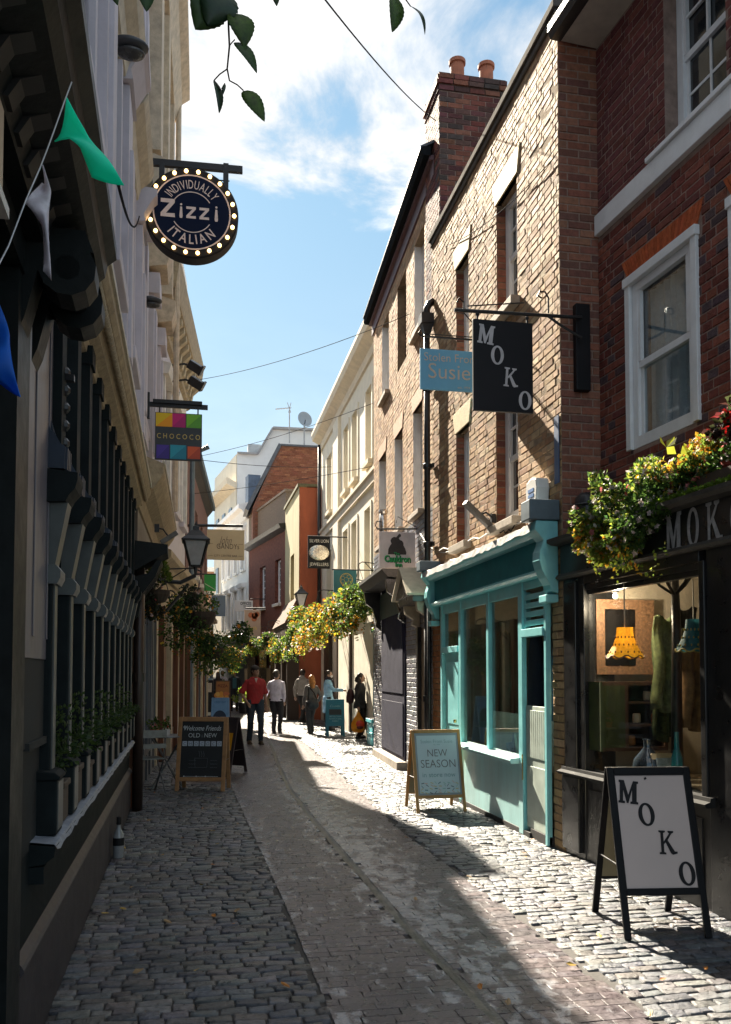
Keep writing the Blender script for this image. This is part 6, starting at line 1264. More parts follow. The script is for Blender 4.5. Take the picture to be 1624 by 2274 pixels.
for k in range(5): q.box(-.2,.2,-.14+.075*k,-.085+.075*k,.45,.465)
q.build('seat', MET, t); q = MB(); q.box(-.2,.2,-.21,-.19,.74,.84); q.box(-.2,.2,-.185,-.165,.60,.66); q.build('backrest', MET, t)
# stone step and post-box coloured bollards by the teal door
for i, (px_, py_, c_, lab) in enumerate(((808,1640,(.10,.52,.58),'turquoise planter trough standing beside the teal door'),)):
    p = ground(px_+8,py_+12); t = thing('planter_trough', lab, 'planter', (3.78,18.6,.012)); q = MB(); q.box(-.14,.14,-.3,.3,0,.5); q.box(-.17,.17,-.33,.33,.5,.58); q.box(-.16,.16,-.32,.32,.25,.29); q.build('trough', mat('turquoise_trough', c_, .45), t, bevel=.01); q = MB(); q.box(-.14,.14,-.3,.3,.56,.585); q.build('soil', mat('soil', (.03,.02,.015), .9), t)
# ================================================================== plants
def leaf_mat(name, tr=.45, rough=.45):
    m = mat(name, (1,1,1), rough, .18, 18, attr=True, trans=tr, spec=.35); return m
LEAF = leaf_mat('foliage', .55); PETAL = leaf_mat('petals', .4, .6)
GREENS = [(.06,.12,.025),(.09,.16,.03),(.045,.09,.025),(.13,.19,.035),(.055,.11,.035)]
LIME = [(.26,.32,.045),(.19,.27,.045),(.34,.34,.06),(.13,.20,.035)]
AUT = [(.45,.20,.02),(.50,.30,.03),(.35,.13,.02),(.42,.34,.05)]
WHT = [(.60,.55,.52),(.62,.50,.50)]; PNK = [(.60,.12,.13),(.65,.2,.2)]; ORG = [(.70,.24,.02),(.72,.35,.03)]; YEL_ = [(.70,.50,.04)]; RED_ = [(.55,.02,.02)]
def leaf(mb, p, size, col, rnd, out=None):
    d = Vector((rnd.gauss(0,1), rnd.gauss(0,1), rnd.gauss(0,1)))
    if out is not None: d = d.normalized()*.8 + out*.9 + Vector((0,0,-.15))
    d.normalize(); s = d.cross(Vector((rnd.gauss(0,1), rnd.gauss(0,1), rnd.gauss(0,1)))); s.normalize(); n = d.cross(s); a = size; b = size*.36
    mb.add([p, p+d*a*.5+s*b+n*a*.08, p+d*a+n*-.05*a, p+d*a*.5-s*b+n*a*.08], [(0,1,2),(0,2,3)], col)
def bloom(mb, p, size, col, rnd, n=5):
    nrm = Vector((rnd.gauss(0,1), rnd.gauss(0,1)-.4, rnd.gauss(0,1)+.2)).normalized(); a = nrm.orthogonal().normalized(); b = nrm.cross(a)
    for k in range(n):
        t = 2*math.pi*k/n; e = a*math.cos(t)+b*math.sin(t); f = a*math.cos(t+.55)+b*math.sin(t+.55); g = a*math.cos(t-.55)+b*math.sin(t-.55)
        mb.add([p, p+g*size*.7+nrm*size*.15, p+e*size+nrm*size*.25, p+f*size*.7+nrm*size*.15], [(0,1,2),(0,2,3)], jit(col,.15))
def clump(lm, fm, c, r, n, size, pal, fl, nf, rnd, fsize=.03, squash=1.0, shell=.55):
    c = Vector(c); subs = [(c+Vector((rnd.gauss(0,.42), rnd.gauss(0,.42), rnd.gauss(0,.42)*squash))*r, r*rnd.uniform(.28,.5)) for _ in range(9)]
    for i in range(n):
        q, rr = rnd.choice(subs); d = Vector((rnd.gauss(0,1), rnd.gauss(0,1), rnd.gauss(0,1)*squash)).normalized(); p = q + d*rr*(shell+(1-shell)*rnd.random()); leaf(lm, p, size*rnd.uniform(.6,1.3), jit(rnd.choice(pal),.3), rnd, (p-c).normalized())
    for i in range(nf):
        q, rr = rnd.choice(subs); d = Vector((rnd.gauss(0,1), rnd.gauss(0,1), rnd.gauss(0,1)*squash)).normalized(); bloom(fm, q + d*rr*1.05, fsize*rnd.uniform(.6,1.2), rnd.choice(fl), rnd)
def trail(lm, p, L, size, pal, rnd, dirx=0, diry=0):
    q = Vector(p)
    for k in range(int(L/(size*.45))):
        q = q + Vector((rnd.gauss(0,.012)+dirx, rnd.gauss(0,.012)+diry, -size*.42)); leaf(lm, q, size*rnd.uniform(.6,1.1), jit(rnd.choice(pal),.3), rnd)
def basket(label, px_, py_, y, r, wall_x, pal, fl, n, nf, seed, group, size=.06, trailing=8, conifer=False):
    rnd = random.Random(seed); c = at_y(px_, py_, y); t = thing('hanging_basket', label, 'hanging basket', c, 0, group); lm, fm = MB(), MB()
    clump(lm, fm, (0,0,0), r, n, size, pal, fl, nf, rnd, fsize=size*.55, squash=.95)
    for k in range(trailing): a = rnd.uniform(0,6.28); trail(lm, (r*.7*math.cos(a), r*.7*math.sin(a), -r*.3), r*rnd.uniform(.4,.9), size*.8, pal+AUT[:1], rnd)
    if conifer:
        for i in range(420): u = rnd.random(); a = rnd.uniform(0,6.28); rr = .15*(1-u)+.01; leaf(lm, Vector((rr*math.cos(a), rr*math.sin(a), r*.5+.42*u)), .06, jit(rnd.choice([(.10,.14,.02),(.13,.16,.02),(.07,.11,.02)]),.2), rnd, Vector((math.cos(a)*.4, math.sin(a)*.4, 1)))
    lm.build('foliage', LEAF, t, recalc=False)
    if nf: fm.build('flowers', PETAL, t, recalc=False)
    q = MB(); q.lathe([(.0,-r*.42),(r*.25,-r*.36),(r*.40,-r*.1),(r*.42,.05*r),(r*.38,.05*r),(r*.2,-.2*r),(0,-.3*r)],(0,0,.18*r),16); q.build('bowl', mat('basket_liner', (.04,.028,.02), .9, .3, 20), t)
    q = MB(); hz = r*.9+.22
    for k in range(3): a = 2.1*k; q.tube([(r*.40*math.cos(a), r*.40*math.sin(a), 0),(0,0,hz)],.006,5)
    w_ = wall_x-c.x; q.tube([(0,0,hz),(0,0,hz+.05),(w_*.15,0,hz+.1),(w_*.6,0,hz+.08),(w_,0,hz+.02)],.013,6); q.tube([(w_,0,hz-.35),(w_*.55,0,hz-.05),(w_*.3,0,hz+.08)],.010,6); q.tube([(w_*.75+.07*math.cos(k*.6)*(1-.04*k),0,hz-.06+.07*math.sin(k*.6)*(1-.04*k)) for k in range(12)],.008,5); q.build('bracket', IRON, t)
GR_, GL_ = 'flower baskets hung along the right-hand shop fronts', 'flower baskets hung along the left-hand shop fronts'
MIXP = GREENS+LIME
basket('very large green flower basket, nearest on the right, beside the brick house corner', 797, 1337, 18.9, .66, 3.95, GREENS+LIME[:1], AUT+YEL_, 1900, 60, 1, GR_, .085, 14)
basket('large green and amber flower basket under the teal sign', 752, 1362, 20.6, .62, 3.95, MIXP+AUT[:2], ORG+YEL_, 1700, 130, 2, GR_, .085, 16)
basket('large yellow leaved basket in front of the cream shop, under the jewellers sign', 706, 1382, 22.6, .62, 3.95, LIME+AUT+GREENS[:2], ORG+YEL_+WHT, 1600, 150, 3, GR_, .085, 16)
basket('yellow and green basket just left of the largest basket group', 676, 1408, 25.0, .52, 3.95, LIME+GREENS+AUT[:1], YEL_+WHT, 1200, 90, 4, GR_, .08, 12)
basket('dark centred basket with pale flowers in front of the brown shopfront', 652, 1434, 27.2, .47, 3.9, GREENS+LIME[:2], WHT+YEL_, 1100, 90, 5, GR_, .08, 10)
basket('basket with orange trails above the white shirted walker', 620, 1440, 29.5, .44, 3.15, GREENS+LIME+AUT[:2], ORG+WHT, 1000, 80, 6, GR_, .08, 12)
basket('basket with pale flowers high in front of the red brick house', 596, 1420, 31.5, .43, 3.15, GREENS, WHT+YEL_, 900, 90, 7, GR_, .08, 6)
basket('yellow green basket under the cookie sign', 558, 1430, 34.5, .44, 3.0, LIME+GREENS, YEL_, 900, 60, 8, GR_, .08, 10)
basket('round basket with orange flowers down one side, farthest on the right', 526, 1453, 38.0, .43, 2.35, GREENS+AUT[:2], ORG+WHT, 800, 90, 9, GR_, .08, 6)
basket('dark basket with a small golden conifer, nearest on the left', 352, 1325, 11.2, .36, -.82, [(.03,.05,.02),(.05,.04,.03),(.025,.04,.02)], WHT+PNK, 2000, 20, 10, GL_, .045, 12, True)
basket('large dark basket with yellow flowers under the victorian lantern', 446, 1378, 14.2, .60, -.83, GREENS[:3]+[(.025,.05,.02)], YEL_+WHT+ORG, 3000, 100, 11, GL_, .055, 18)
basket('dark green basket lower down behind the large left one', 474, 1450, 18.5, .54, -.5, GREENS, YEL_, 1400, 20, 12, GL_, .065, 12)
basket('green basket with golden trails deep on the left', 497, 1462, 26.0, .40, -.05, GREENS+LIME[:1]+AUT[:1], YEL_, 900, 30, 13, GL_, .07, 10)
# the long flower trough on the black shop's cornice
rnd = random.Random(21)
t = thing('flower_trough', 'overflowing flower trough of pink, white and orange blooms on the black shop cornice', 'flower trough', FM.w(3.5,-.12,2.80), FM.ang)
lm, fm, ft = MB(), MB(), MB()
def loc(px_, py_, d_): s0, z0 = FM.px(px_, py_, d_); return Vector((s0-3.5, d_+.12, z0-2.80))
TROUGH = [(1318,1196,.16,.13,LIME+AUT[:2],WHT+ORG),(1345,1150,.10,.16,LIME+GREENS,WHT+PNK),(1375,1200,.18,.13,LIME+AUT[:2]+GREENS,ORG+WHT),(1388,1100,.05,.17,LIME+GREENS,WHT+WHT+PNK),(1425,1150,.10,.15,GREENS,WHT),(1440,1062,.0,.17,GREENS+LIME,WHT+ORG+PNK),(1478,1120,.03,.14,GREENS[:3],WHT),(1498,1045,-.05,.17,LIME+AUT,ORG+WHT),(1545,1020,-.1,.16,AUT+LIME,ORG+PNK),(1590,1005,-.14,.14,GREENS+AUT[:1],PNK+ORG),(1545,1075,-.05,.12,GREENS[:3],WHT+PNK),(1620,1030,-.12,.12,GREENS,PNK),(1340,1232,.19,.08,LIME,ORG),(1410,1120,.06,.16,GREENS,WHT+PNK),(1455,1130,.05,.15,GREENS[:3],WHT),(1400,1170,.12,.14,GREENS+LIME,WHT),(1495,1090,.0,.15,GREENS,WHT+PNK),(1360,1110,.06,.14,LIME+GREENS,WHT),(1310,1180,.16,.10,LIME,WHT+ORG)]
for (px_, py_, d_, r_, pal, fl) in TROUGH: clump(lm, fm, loc(px_, py_, d_), r_*1.25, 760, .038, pal, fl+WHT+WHT, 44, rnd, .026)
for (px_, py_, L) in ((1290,1180,.16),(1300,1215,.22),(1322,1240,.16),(1345,1245,.18),(1395,1220,.14),(1428,1245,.16),(1452,1225,.2),(1480,1200,.12)): trail(lm, loc(px_, py_, .2), L, .034, LIME, rnd, -.004)
trail(lm, loc(1418,1255,.2), .09, .04, AUT, rnd)
for (px_, py_) in ((1480,965),(1530,985),(1300,1175)):
    b = loc(px_, py_+28, -.02)
    for k in range(4): leaf(lm, b, .10, (.26,.28,.03), rnd, Vector((.15-.1*k,.1,1)))
lm.build('foliage', LEAF, t, recalc=False); fm.build('flowers', PETAL, t, recalc=False)
q = MB(); q.box(-1.2,1.0,-.16,.10,.0,.15); q.build('trough', mat('trough_brown', (.05,.03,.022), .7, .2), t)
q = MB()
for i in range(1500): u = rnd.random(); q_ = Vector((-1.3+u*1.5, .16+rnd.uniform(-.05,.10), .0+rnd.random()*.02)); leaf(q, q_, .03, jit((.10,.17,.015),.3), rnd, Vector((0,.25,1)))
q.build('moss', LEAF, t, recalc=False)
t = thing('flower_pot', 'red pot of scarlet begonias at the right end above the black shop', 'flower pot', FM.w(2.62,-.20,2.80), FM.ang); lm, fm = MB(), MB()
clump(lm, fm, (0,0,.50), .15, 260, .06, [(.04,.05,.02),(.06,.03,.025)], RED_, 26, rnd, .05); lm.build('foliage', LEAF, t, recalc=False); fm.build('flowers', PETAL, t, recalc=False)
q = MB(); q.lathe([(.08,0),(.11,.18),(.12,.19),(.12,.22),(.10,.22),(.0,.2)],(0,0,0),18); q.tube([(0,0,.2),(0,0,.45)],.012,6); q.build('pot', mat('red_pot', (.30,.04,.03), .5), t)
# potted shrubs standing between the pedestals on the pub sill
first = None
for k in range(9):
    P = FL.w(1.48+.57*k+.285,.035,.893)
    lab = 'small box shrub in a tan pot, ' + ('nearest the camera on the pub sill','second from the camera on the pub sill','third from the camera on the pub sill','fourth from the camera on the pub sill','fifth from the camera on the pub sill','sixth along the pub sill','seventh along the pub sill','eighth along the pub sill','at the far end of the pub sill')[k]
    if first is None:
        first = thing('potted_shrub', lab, 'potted plant', P, FL.ang, 'potted shrubs on the pub sill')
        q = MB(); q.prism([(-.10,-.035,0),(.10,-.035,0),(.10,.035,0),(-.10,.035,0)],(0,0,.16)); q.box(-.112,.112,-.045,.045,.16,.19); q.build('pot', mat('tan_pot', (.055,.038,.026), .7, .2, 10), first, bevel=.006); rnd = random.Random(31); lm = MB()
        clump(lm, lm, (0,0,.30), .10, 320, .028, [(.035,.07,.018),(.05,.085,.022),(.028,.055,.02)], [], 0, rnd)
        for i in range(120): leaf(lm, Vector((rnd.gauss(0,.05),rnd.gauss(0,.03),.34+rnd.random()*.20)), .026, jit((.045,.08,.02),.3), rnd, Vector((0,0,1)))
        lm.build('shrub', LEAF, first, recalc=False)
    else: copy_tree(first, lab, P, scale=(1,1,1+.12*math.sin(k*2.3)))
p = at_y(355,1612,12.15); rnd = random.Random(40)
for i, (dx, fl, lab) in enumerate(((-.07,PNK,'small pink flowered pot on the folding cafe table'),(.09,RED_,'small red flowered white pot on the folding cafe table'))):
    t = thing('flower_pot', lab, 'flower pot', (p.x+dx,12.15,at_y(372,1632,12.2).z)); lm, fm = MB(), MB(); clump(lm, fm, (0,0,.15), .08, 160, .035, GREENS, fl, 12, rnd, .02); lm.build('foliage', LEAF, t, recalc=False); fm.build('flowers', PETAL, t, recalc=False)
    q = MB(); q.lathe([(.045,0),(.06,.09),(.055,.09),(0,.08)],(0,0,0),14); q.build('pot', (mat('pot_white', (.55,.55,.55), .5) if i else mat('terracotta', (.38,.13,.07))), t)
g_ = ground(541,1584); t = thing('potted_plant', 'bright yellow green bush in a pot behind the man in red', 'plant', (g_.x,g_.y,.012)); lm = MB(); clump(lm, lm, (0,0,.75), .32, 500, .09, LIME, [], 0, rnd); lm.build('foliage', LEAF, t, recalc=False); q = MB(); q.lathe([(.16,0),(.22,.42),(.19,.42),(0,.4)],(0,0,0),16); q.build('pot', IRON, t)
# twig hanging in from above
yt = 2.15; t = thing('tree_branch', 'leafy green twig dangling into view at the top left', 'branch', at_y(507,0,yt)); o = t.location; T_ = lambda a, b, dy=0: at_y(a, b, yt+dy)-o
TWIG = mat('twig_bark', (.05,.035,.025), .7, .2, 20); q = MB()
q.tube([T_(300,-420),T_(420,-260),T_(495,-120),T_(507,0),T_(508,60),T_(510,102),T_(505,153),T_(510,179)],[.010,.008,.006,.003,.003,.0028,.0025,.002],6); q.tube([T_(300,-420), T_(0,-520,.1), FL.w(.2,.02,5.6)-o],[.010,.014,.02],6)
q.tube([T_(505,153),T_(488,165),T_(476,178)],.0018,5); q.tube([T_(510,179),T_(527,188),T_(541,201)],.0018,5); q.tube([T_(510,102),T_(516,94),T_(522,88)],.0016,5); q.tube([T_(505,10),T_(518,20),T_(528,30)],.0012,5); q.tube([T_(495,-120),T_(700,-160),T_(860,-60),T_(878,-5)],[.005,.005,.003,.002],5); q.tube([T_(860,-60),T_(895,-10),T_(912,14)],[.003,.002,.0016],5); q.tube([T_(476,178),T_(490,200),T_(500,185)],.0016,5); q.build('twig', TWIG, t, smooth=True)
LFM = [mat('leaf_green', (.045,.105,.02), .4, .3, 60, trans=.5), mat('leaf_dark', (.02,.05,.02), .4, .25, 50, trans=.3), mat('leaf_lit', (.08,.15,.02), .4, .35, 60, trans=.55)]
def big_leaf(base, tip, wd, m_, bend=.2, roll=0.0):
    b, e = T_(*base), T_(*tip); ax = e-b; L = ax.length; X = ax.normalized(); Yv = Vector((0,1,0)); S = X.cross(Yv).normalized(); S = (S*math.cos(roll)+Yv*math.sin(roll)).normalized(); Nn = X.cross(S); n = 18; vs, fs = [], []
    for i in range(n+1):
        u = i/n; w_ = wd*L*.5*(math.sin(math.pi*min(1,u**.75))**.8)*(1+.06*(i % 2)); c = b+ax*u+Nn*(bend*L*math.sin(math.pi*u)*.5)
        vs += [c-S*w_+Nn*w_*.25, c, c+S*w_+Nn*w_*.25]
    for i in range(n): fs += [(3*i,3*i+3,3*i+4,3*i+1),(3*i+1,3*i+4,3*i+5,3*i+2)]
    ob = MB().add(vs,fs).build('leaf', m_, t, smooth=True, recalc=False); s = ob.modifiers.new('thick','SOLIDIFY'); s.thickness = .0006
big_leaf((470,-14),(434,66),.95,LFM[0],.15,.5); big_leaf((500,-20),(460,58),.9,LFM[1],.2,.2); big_leaf((522,30),(544,106),.78,LFM[2],.2,.3); big_leaf((521,94),(571,163),.42,LFM[0],.2,.4); big_leaf((476,178),(487,252),.34,LFM[1],.15,.8); big_leaf((540,202),(588,270),.50,LFM[2],.15,.2); big_leaf((500,186),(494,214),.25,LFM[1])
big_leaf((876,-10),(871,72),.50,LFM[2],.15,.5); big_leaf((911,13),(944,77),.28,LFM[1],.3,.7); big_leaf((608,-30),(615,14),.5,LFM[0]); big_leaf((318,-40),(326,26),.6,LFM[0],.1,.3); big_leaf((246,-30),(262,12),.5,LFM[0])
# fallen leaves lying on the setts
rnd = random.Random(77); FLM = [mat('fallen_yellow', (.42,.28,.05), .6, .3, 60), mat('fallen_tan', (.30,.20,.10), .7, .3, 60), mat('fallen_orange', (.40,.15,.02), .6, .3, 60)]
spots = [(1240,912*2.22),(1100,2120)]; proto = []
for k in range(3):
    q = MB(); q.add([(-.028,0,.004),(-.008,.016,.010),(.022,.006,.003),(.03,0,.008),(.022,-.010,.006),(-.008,-.016,.003)],[(0,1,2,3),(0,3,4,5)]); ob = q.build('fallen_leaf', FLM[k], recalc=False); proto.append(ob); s = ob.modifiers.new('thick','SOLIDIFY'); s.thickness = .0008
LABS = ('small yellow fallen leaf lying flat on the setts','small tan fallen leaf lying on the setts','small orange fallen leaf lying on the setts'); used = [0,0,0]
for i in range(64):
    y = 3.2+rnd.random()**1.6*9; k = rnd.choice((0,0,1,1,2))
    x = rnd.uniform(xl(y)+.05, xl(y)+1.2) if rnd.random() < .55 else rnd.uniform(gx(y), xr(y)-.1)
    ob = proto[k] if not used[k] else proto[k].copy()
    if used[k]: COL.objects.link(ob)
    used[k] += 1; ob.location = (x, y, .028); ob.rotation_euler = (rnd.uniform(-.3,.3), rnd.uniform(-.3,.3), rnd.uniform(0,6.28)); ob.scale = (rnd.uniform(.6,1.1),)*3; tag(ob, LABS[k], 'leaf', ('yellow leaves fallen on the setts','tan leaves fallen on the setts','orange leaves fallen on the setts')[k])
# ================================================================== people
def remesh(mb, name, m, parent, vox, amp=0.0, freq=9.0, smooth_it=6):
    o = mb.build(name, m, None, recalc=True); r = o.modifiers.new('r','REMESH'); r.mode = 'VOXEL'; r.voxel_size = vox
    s = o.modifiers.new('s','SMOOTH'); s.iterations = smooth_it; s.factor = .5
    dg = bpy.context.evaluated_depsgraph_get(); dg.update(); me = bpy.data.meshes.new_from_object(o.evaluated_get(dg)); old = o.data
    o.modifiers.clear(); o.data = me; bpy.data.meshes.remove(old); me.name = name
    if amp:
        nr = [v.normal.copy() for v in me.vertices]
        for v, n_ in zip(me.vertices, nr):
            q = v.co; f = mnoise.noise(Vector((q.x*freq, q.y*freq, q.z*freq*.7)))+.5*mnoise.noise(Vector((q.x*freq*2.3+q.z*9, q.y*freq*2.3, q.z*freq*1.1))); v.co = q + n_*amp*f
    me.polygons.foreach_set('use_smooth', [True]*len(me.polygons)); me.materials.clear(); me.materials.append(m); o.parent = parent; return o
def ik(a, b, l1, l2, pole):
    a, b = Vector(a), Vector(b); d = b-a; L = min(d.length, (l1+l2)*.999); u = d.normalized(); x = (l1*l1-l2*l2+L*L)/(2*L); h = math.sqrt(max(1e-6, l1*l1-x*x)); p = Vector(pole); p = (p-u*p.dot(u)).normalized(); return a+u*x+p*h, a+u*L
def person(label, feet_px, head_y, yaw, top, legs, hair, skin=(.42,.26,.19), stride=(.0,.0), foot_dx=.10, hands=None, sleeve='long', coat=0.0, hair_len=0.0, lean=0.0, turn=0.0, build=1.0, extra=None, shoe=(.015,.012,.012), vox=.0105, fy=None):
    g_ = ground(*feet_px); hz = at_y(feet_px[0], head_y, g_.y).z; K = hz/1.75
    t = thing('person', label, 'person', (g_.x, g_.y, .012), yaw); t.scale = (K,K,K)
    W = build; hipL, hipR = Vector((.095*W,0,.93)), Vector((-.095*W,0,.93)); fL, fR = Vector((foot_dx,-stride[0],.085+max(0,stride[0]<-.15)*.06)), Vector((-foot_dx,-stride[1],.085+max(0,stride[1]<-.15)*.06))
    kL, aL = ik(hipL, fL, .45, .43, (0,-1,0)); kR, aR = ik(hipR, fR, .45, .43, (0,-1,0))
    ch = Vector((0,-lean*.35,1.28)); sh = Vector((0,-lean*.5,1.43)); nk = Vector((0,-lean*.55-.005,1.52)); hd = Vector((0,-lean*.7-.02,1.635))
    sL, sR = sh+Vector((.165*W,0,-.035)), sh+Vector((-.165*W,0,-.035)); hands = hands or {}
    wL, wR = Vector(hands.get('L',(.27*W,-.03,.86))), Vector(hands.get('R',(-.27*W,-.03,.86)))
    eL, wL = ik(sL, wL, .30, .27, hands.get('pL',(.4,.9,-.1))); eR, wR = ik(sR, wR, .30, .27, hands.get('pR',(-.4,.9,-.1)))
    RZ = Matrix.Rotation(turn,3,'Z'); H_ = lambda x, y, z: hd+RZ@Vector((x,y,z))
    def tors(mb, e, z0=.90, z1=1.47):
        rows = [(.90,.165,.115),(1.0,.155,.105),(1.10,.155,.105),(1.22,.175,.115),(1.33,.185,.115),(1.40,.165,.10),(1.45,.12,.085),(1.49,.07,.065)]
        vs, fs = [], []; n = 20; rs = [r for r in rows if z0-.01 <= r[0] <= z1+.02]
        for z, a, b in rs:
            off = -lean*.5*max(0,(z-.95)/.5)
            for k in range(n): q = 2*math.pi*k/n; vs.append(((a*W+e)*math.cos(q), (b*W+e)*math.sin(q)+off, z))
        m_ = len(rs)
        for i in range(m_-1):
            for k in range(n): fs.append((i*n+k, i*n+(k+1)%n, (i+1)*n+(k+1)%n, (i+1)*n+k))
        fs += [tuple(range(n-1,-1,-1)), tuple(range((m_-1)*n, m_*n))]; mb.add(vs, fs)
    b = MB(); tors(b, -.012); 
    for h, k, a in ((hipL,kL,aL),(hipR,kR,aR)): b.tube([h+Vector((0,0,.03)),h.lerp(k,.5),k,k.lerp(a,.35),a,a+Vector((0,0,-.03))],[.085,.075,.052,.054,.036,.036],12); b.ball(a+Vector((0,-.06,-.045)),(.04,.11,.035),10,6)
    for s, e, w_ in ((sL,eL,wL),(sR,eR,wR)):
        b.tube([s+Vector((0,0,.0)),s.lerp(e,.5),e,e.lerp(w_,.4),w_],[.052,.046,.038,.038,.026],10); b.ball(s,.05,10,7)
        d = (w_-e).normalized(); sd = d.cross(Vector((0,0,1)) if abs(d.z) < .8 else Vector((0,1,0))).normalized(); nn = d.cross(sd)
        b.tube([w_, w_+d*.05, w_+d*.09],[.026,.036,.036],8)
        for k in range(4): o_ = sd*(-.027+.018*k); L = (.06,.075,.07,.055)[k]; b.tube([w_+d*.08+o_, w_+d*(.08+L*.5)+o_+nn*.008, w_+d*(.08+L)+o_+nn*.022],[.0095,.0090,.0080],6)
        b.tube([w_+d*.03+sd*-.03, w_+d*.065+sd*-.052, w_+d*.10+sd*-.052+nn*.012],[.012,.0105,.009],6)
    b.tube([sh+Vector((0,.0,.0)),nk,hd+Vector((0,0,-.04))],[.065,.055,.055],12)
    b.ball(hd,(.078,.098,.115),16,12,M=RZ); b.ball(H_(0,-.045,-.065),(.052,.055,.055),12,8); b.tube([H_(0,-.088,.02),H_(0,-.115,-.022),H_(0,-.09,-.035)],[.011,.018,.014],8); b.ball(H_(0,-.088,-.062),(.024,.014,.008),8,6)
    for s in (-1,1): b.ball(H_(.078*s,.01,-.005),(.012,.022,.032),8,6)
    remesh(b, 'body', mat('skin_%d' % int(skin[0]*100), skin, .5, .06, 30), t, vox*.85, smooth_it=3)
    q = MB()
    for s in (-1,1): q.ball(H_(.03*s,-.088,.012),(.012,.010,.008),8,6)
    q.build('eyes', mat('eye_dark', (.03,.02,.018), .25), t, smooth=True)
    # trousers
    q = MB(); tors(q, .008, .88, 1.04); lc = mat('trousers_%d%d%d' % tuple(int(1000*c) for c in legs), legs, .8, .2, 14)
    for h, k, a in ((hipL,kL,aL),(hipR,kR,aR)): q.tube([h+Vector((0,0,.05)),h.lerp(k,.4),k,k.lerp(a,.5),a+Vector((0,0,-.035))],[.105*W,.095*W,.07,.066,.060],14)
    remesh(q, 'trousers', lc, t, vox*1.1, .010, 8)
    q = MB(); tm = mat('top_%d%d%d' % tuple(int(1000*c) for c in top), top, .8, .14, 10); tors(q, .020, .88 if not coat else .9, 1.49)
    if coat: q.lathe([(.0,1.0),(.17*W+.02,1.0),(.185*W+.02,.90),(.20*W+.02,.93-coat),(0,.93-coat)],(0,0,0),20,sy=.74)
    for s, e, w_ in ((sL,eL,wL),(sR,eR,wR)):
        if sleeve == 'short': q.tube([s,s.lerp(e,.5),e.lerp(w_,-.05)],[.062,.066,.072],12)
        else: q.tube([s,s.lerp(e,.5),e,e.lerp(w_,.5),w_],[.062,.060,.055,.05,.042],12)
        q.ball(s+Vector((0,0,-.01)),.064,10,7)
    if hands.get('hood'): q.ball(nk+Vector((0,.07,-.03)),(.11,.075,.08),12,8)
    remesh(q, hands.get('topname','shirt'), tm, t, vox*1.1, .012, 9)
    q = MB(); q.ball(H_(0,.018,.022),(.090,.100,.112),16,10,M=RZ); q.ball(H_(0,.045,-.03),(.082,.07,.08),14,8,M=RZ)
    if hair_len: q.tube([H_(0,.05,0),H_(0,.085,-.12),H_(0,.10,-.12-hair_len)],[.095,.10,.06],12)
    else: pass
    hb = remesh(q, 'hair', mat('hair_%d%d' % (int(hair[0]*1000), int(hair[1]*1000)), hair, .55, .3, 40), t, vox*.9, .008, 30, 2)
    # trim hair off the face
    bm = bmesh.new(); bm.from_mesh(hb.data); inv = RZ.transposed()
    dead = [v for v in bm.verts if (lambda p: p.y < -.045 and p.z < .062)(inv@(v.co-hd))]; bmesh.ops.delete(bm, geom=dead, context='VERTS'); bm.to_mesh(hb.data); bm.free()
    for a in (aL, aR): q = MB(); q.ball(a+Vector((0,-.055,-.045)),(.05,.135,.042),12,8); q.box(a.x-.042,a.x+.042,a.y-.18,a.y+.07,a.z-.088,a.z-.06); q.build('shoe', mat('shoe_%d' % int(shoe[0]*1000), shoe, .5), t, smooth=True)
    info = dict(t=t, K=K, wL=wL, wR=wR, sL=sL, sR=sR, hd=hd, sh=sh, nk=nk, M=Matrix.Translation(t.location)@Matrix.Rotation(yaw,4,'Z')@Matrix.Scale(K,4), H=H_, RZ=RZ)
    return info
DK = (.012,.013,.018)
A = person('man in a red short sleeved shirt and dark blue jeans walking towards the camera', (566,1652), 1479, .12, (.30,.018,.02), (.018,.03,.045), (.02,.015,.012), (.30,.17,.11), stride=(.10,-.06), hands=dict(L=(.25,-.06,.84), R=(-.20,-.16,.93), pR=(-.9,.6,-.1)), sleeve='short', turn=.5, shoe=(.05,.035,.02), foot_dx=.115, build=1.06)
q = MB(); q.ball(A['hd']+Vector((.0,0,.055)),(.098,.11,.07),16,8); q.build('cap', mat('cap_dark', (.025,.02,.02), .8), A['t'], smooth=True)
q = MB(); q.prism([(-.035,-.135,1.47),(.035,-.135,1.47),(.0,-.148,1.37)],(0,.012,0)); q.build('collar', mat('collar_pale', (.5,.42,.38), .8), A['t'])
B = person('man in a pale lilac white shirt and navy trousers walking away', (614,1629), 1489, math.pi-.35, (.60,.57,.68), DK, (.05,.04,.035), (.40,.25,.18), stride=(-.03,.06), hands=dict(R=(-.20,-.05,.88), L=(.42,-.20,.88), pL=(.6,.8,0)), turn=-.3, foot_dx=.07, build=1.08, hair_len=0)
q = MB(); q.box(-.08,.08,-.105,-.095,1.645,1.66); q.build('glasses', IRON, B['t'])
C_ = person('person in a grey hoodie and black trousers striding away', (672,1606), 1487, math.pi-.5, (.30,.275,.25), (.02,.018,.018), (.03,.022,.018), stride=(.30,-.28), hands=dict(hood=1, topname='hoodie'), foot_dx=.06)
D_ = person('woman with long copper hair and a grey jacket standing with her back to us', (692,1630), 1500, math.pi+.25, (.12,.105,.10), (.03,.03,.034), (.42,.17,.04), stride=(.0,.10), hands=dict(topname='jacket', R=(-.25,-.12,.95)), hair_len=.16, foot_dx=.055, build=.92)
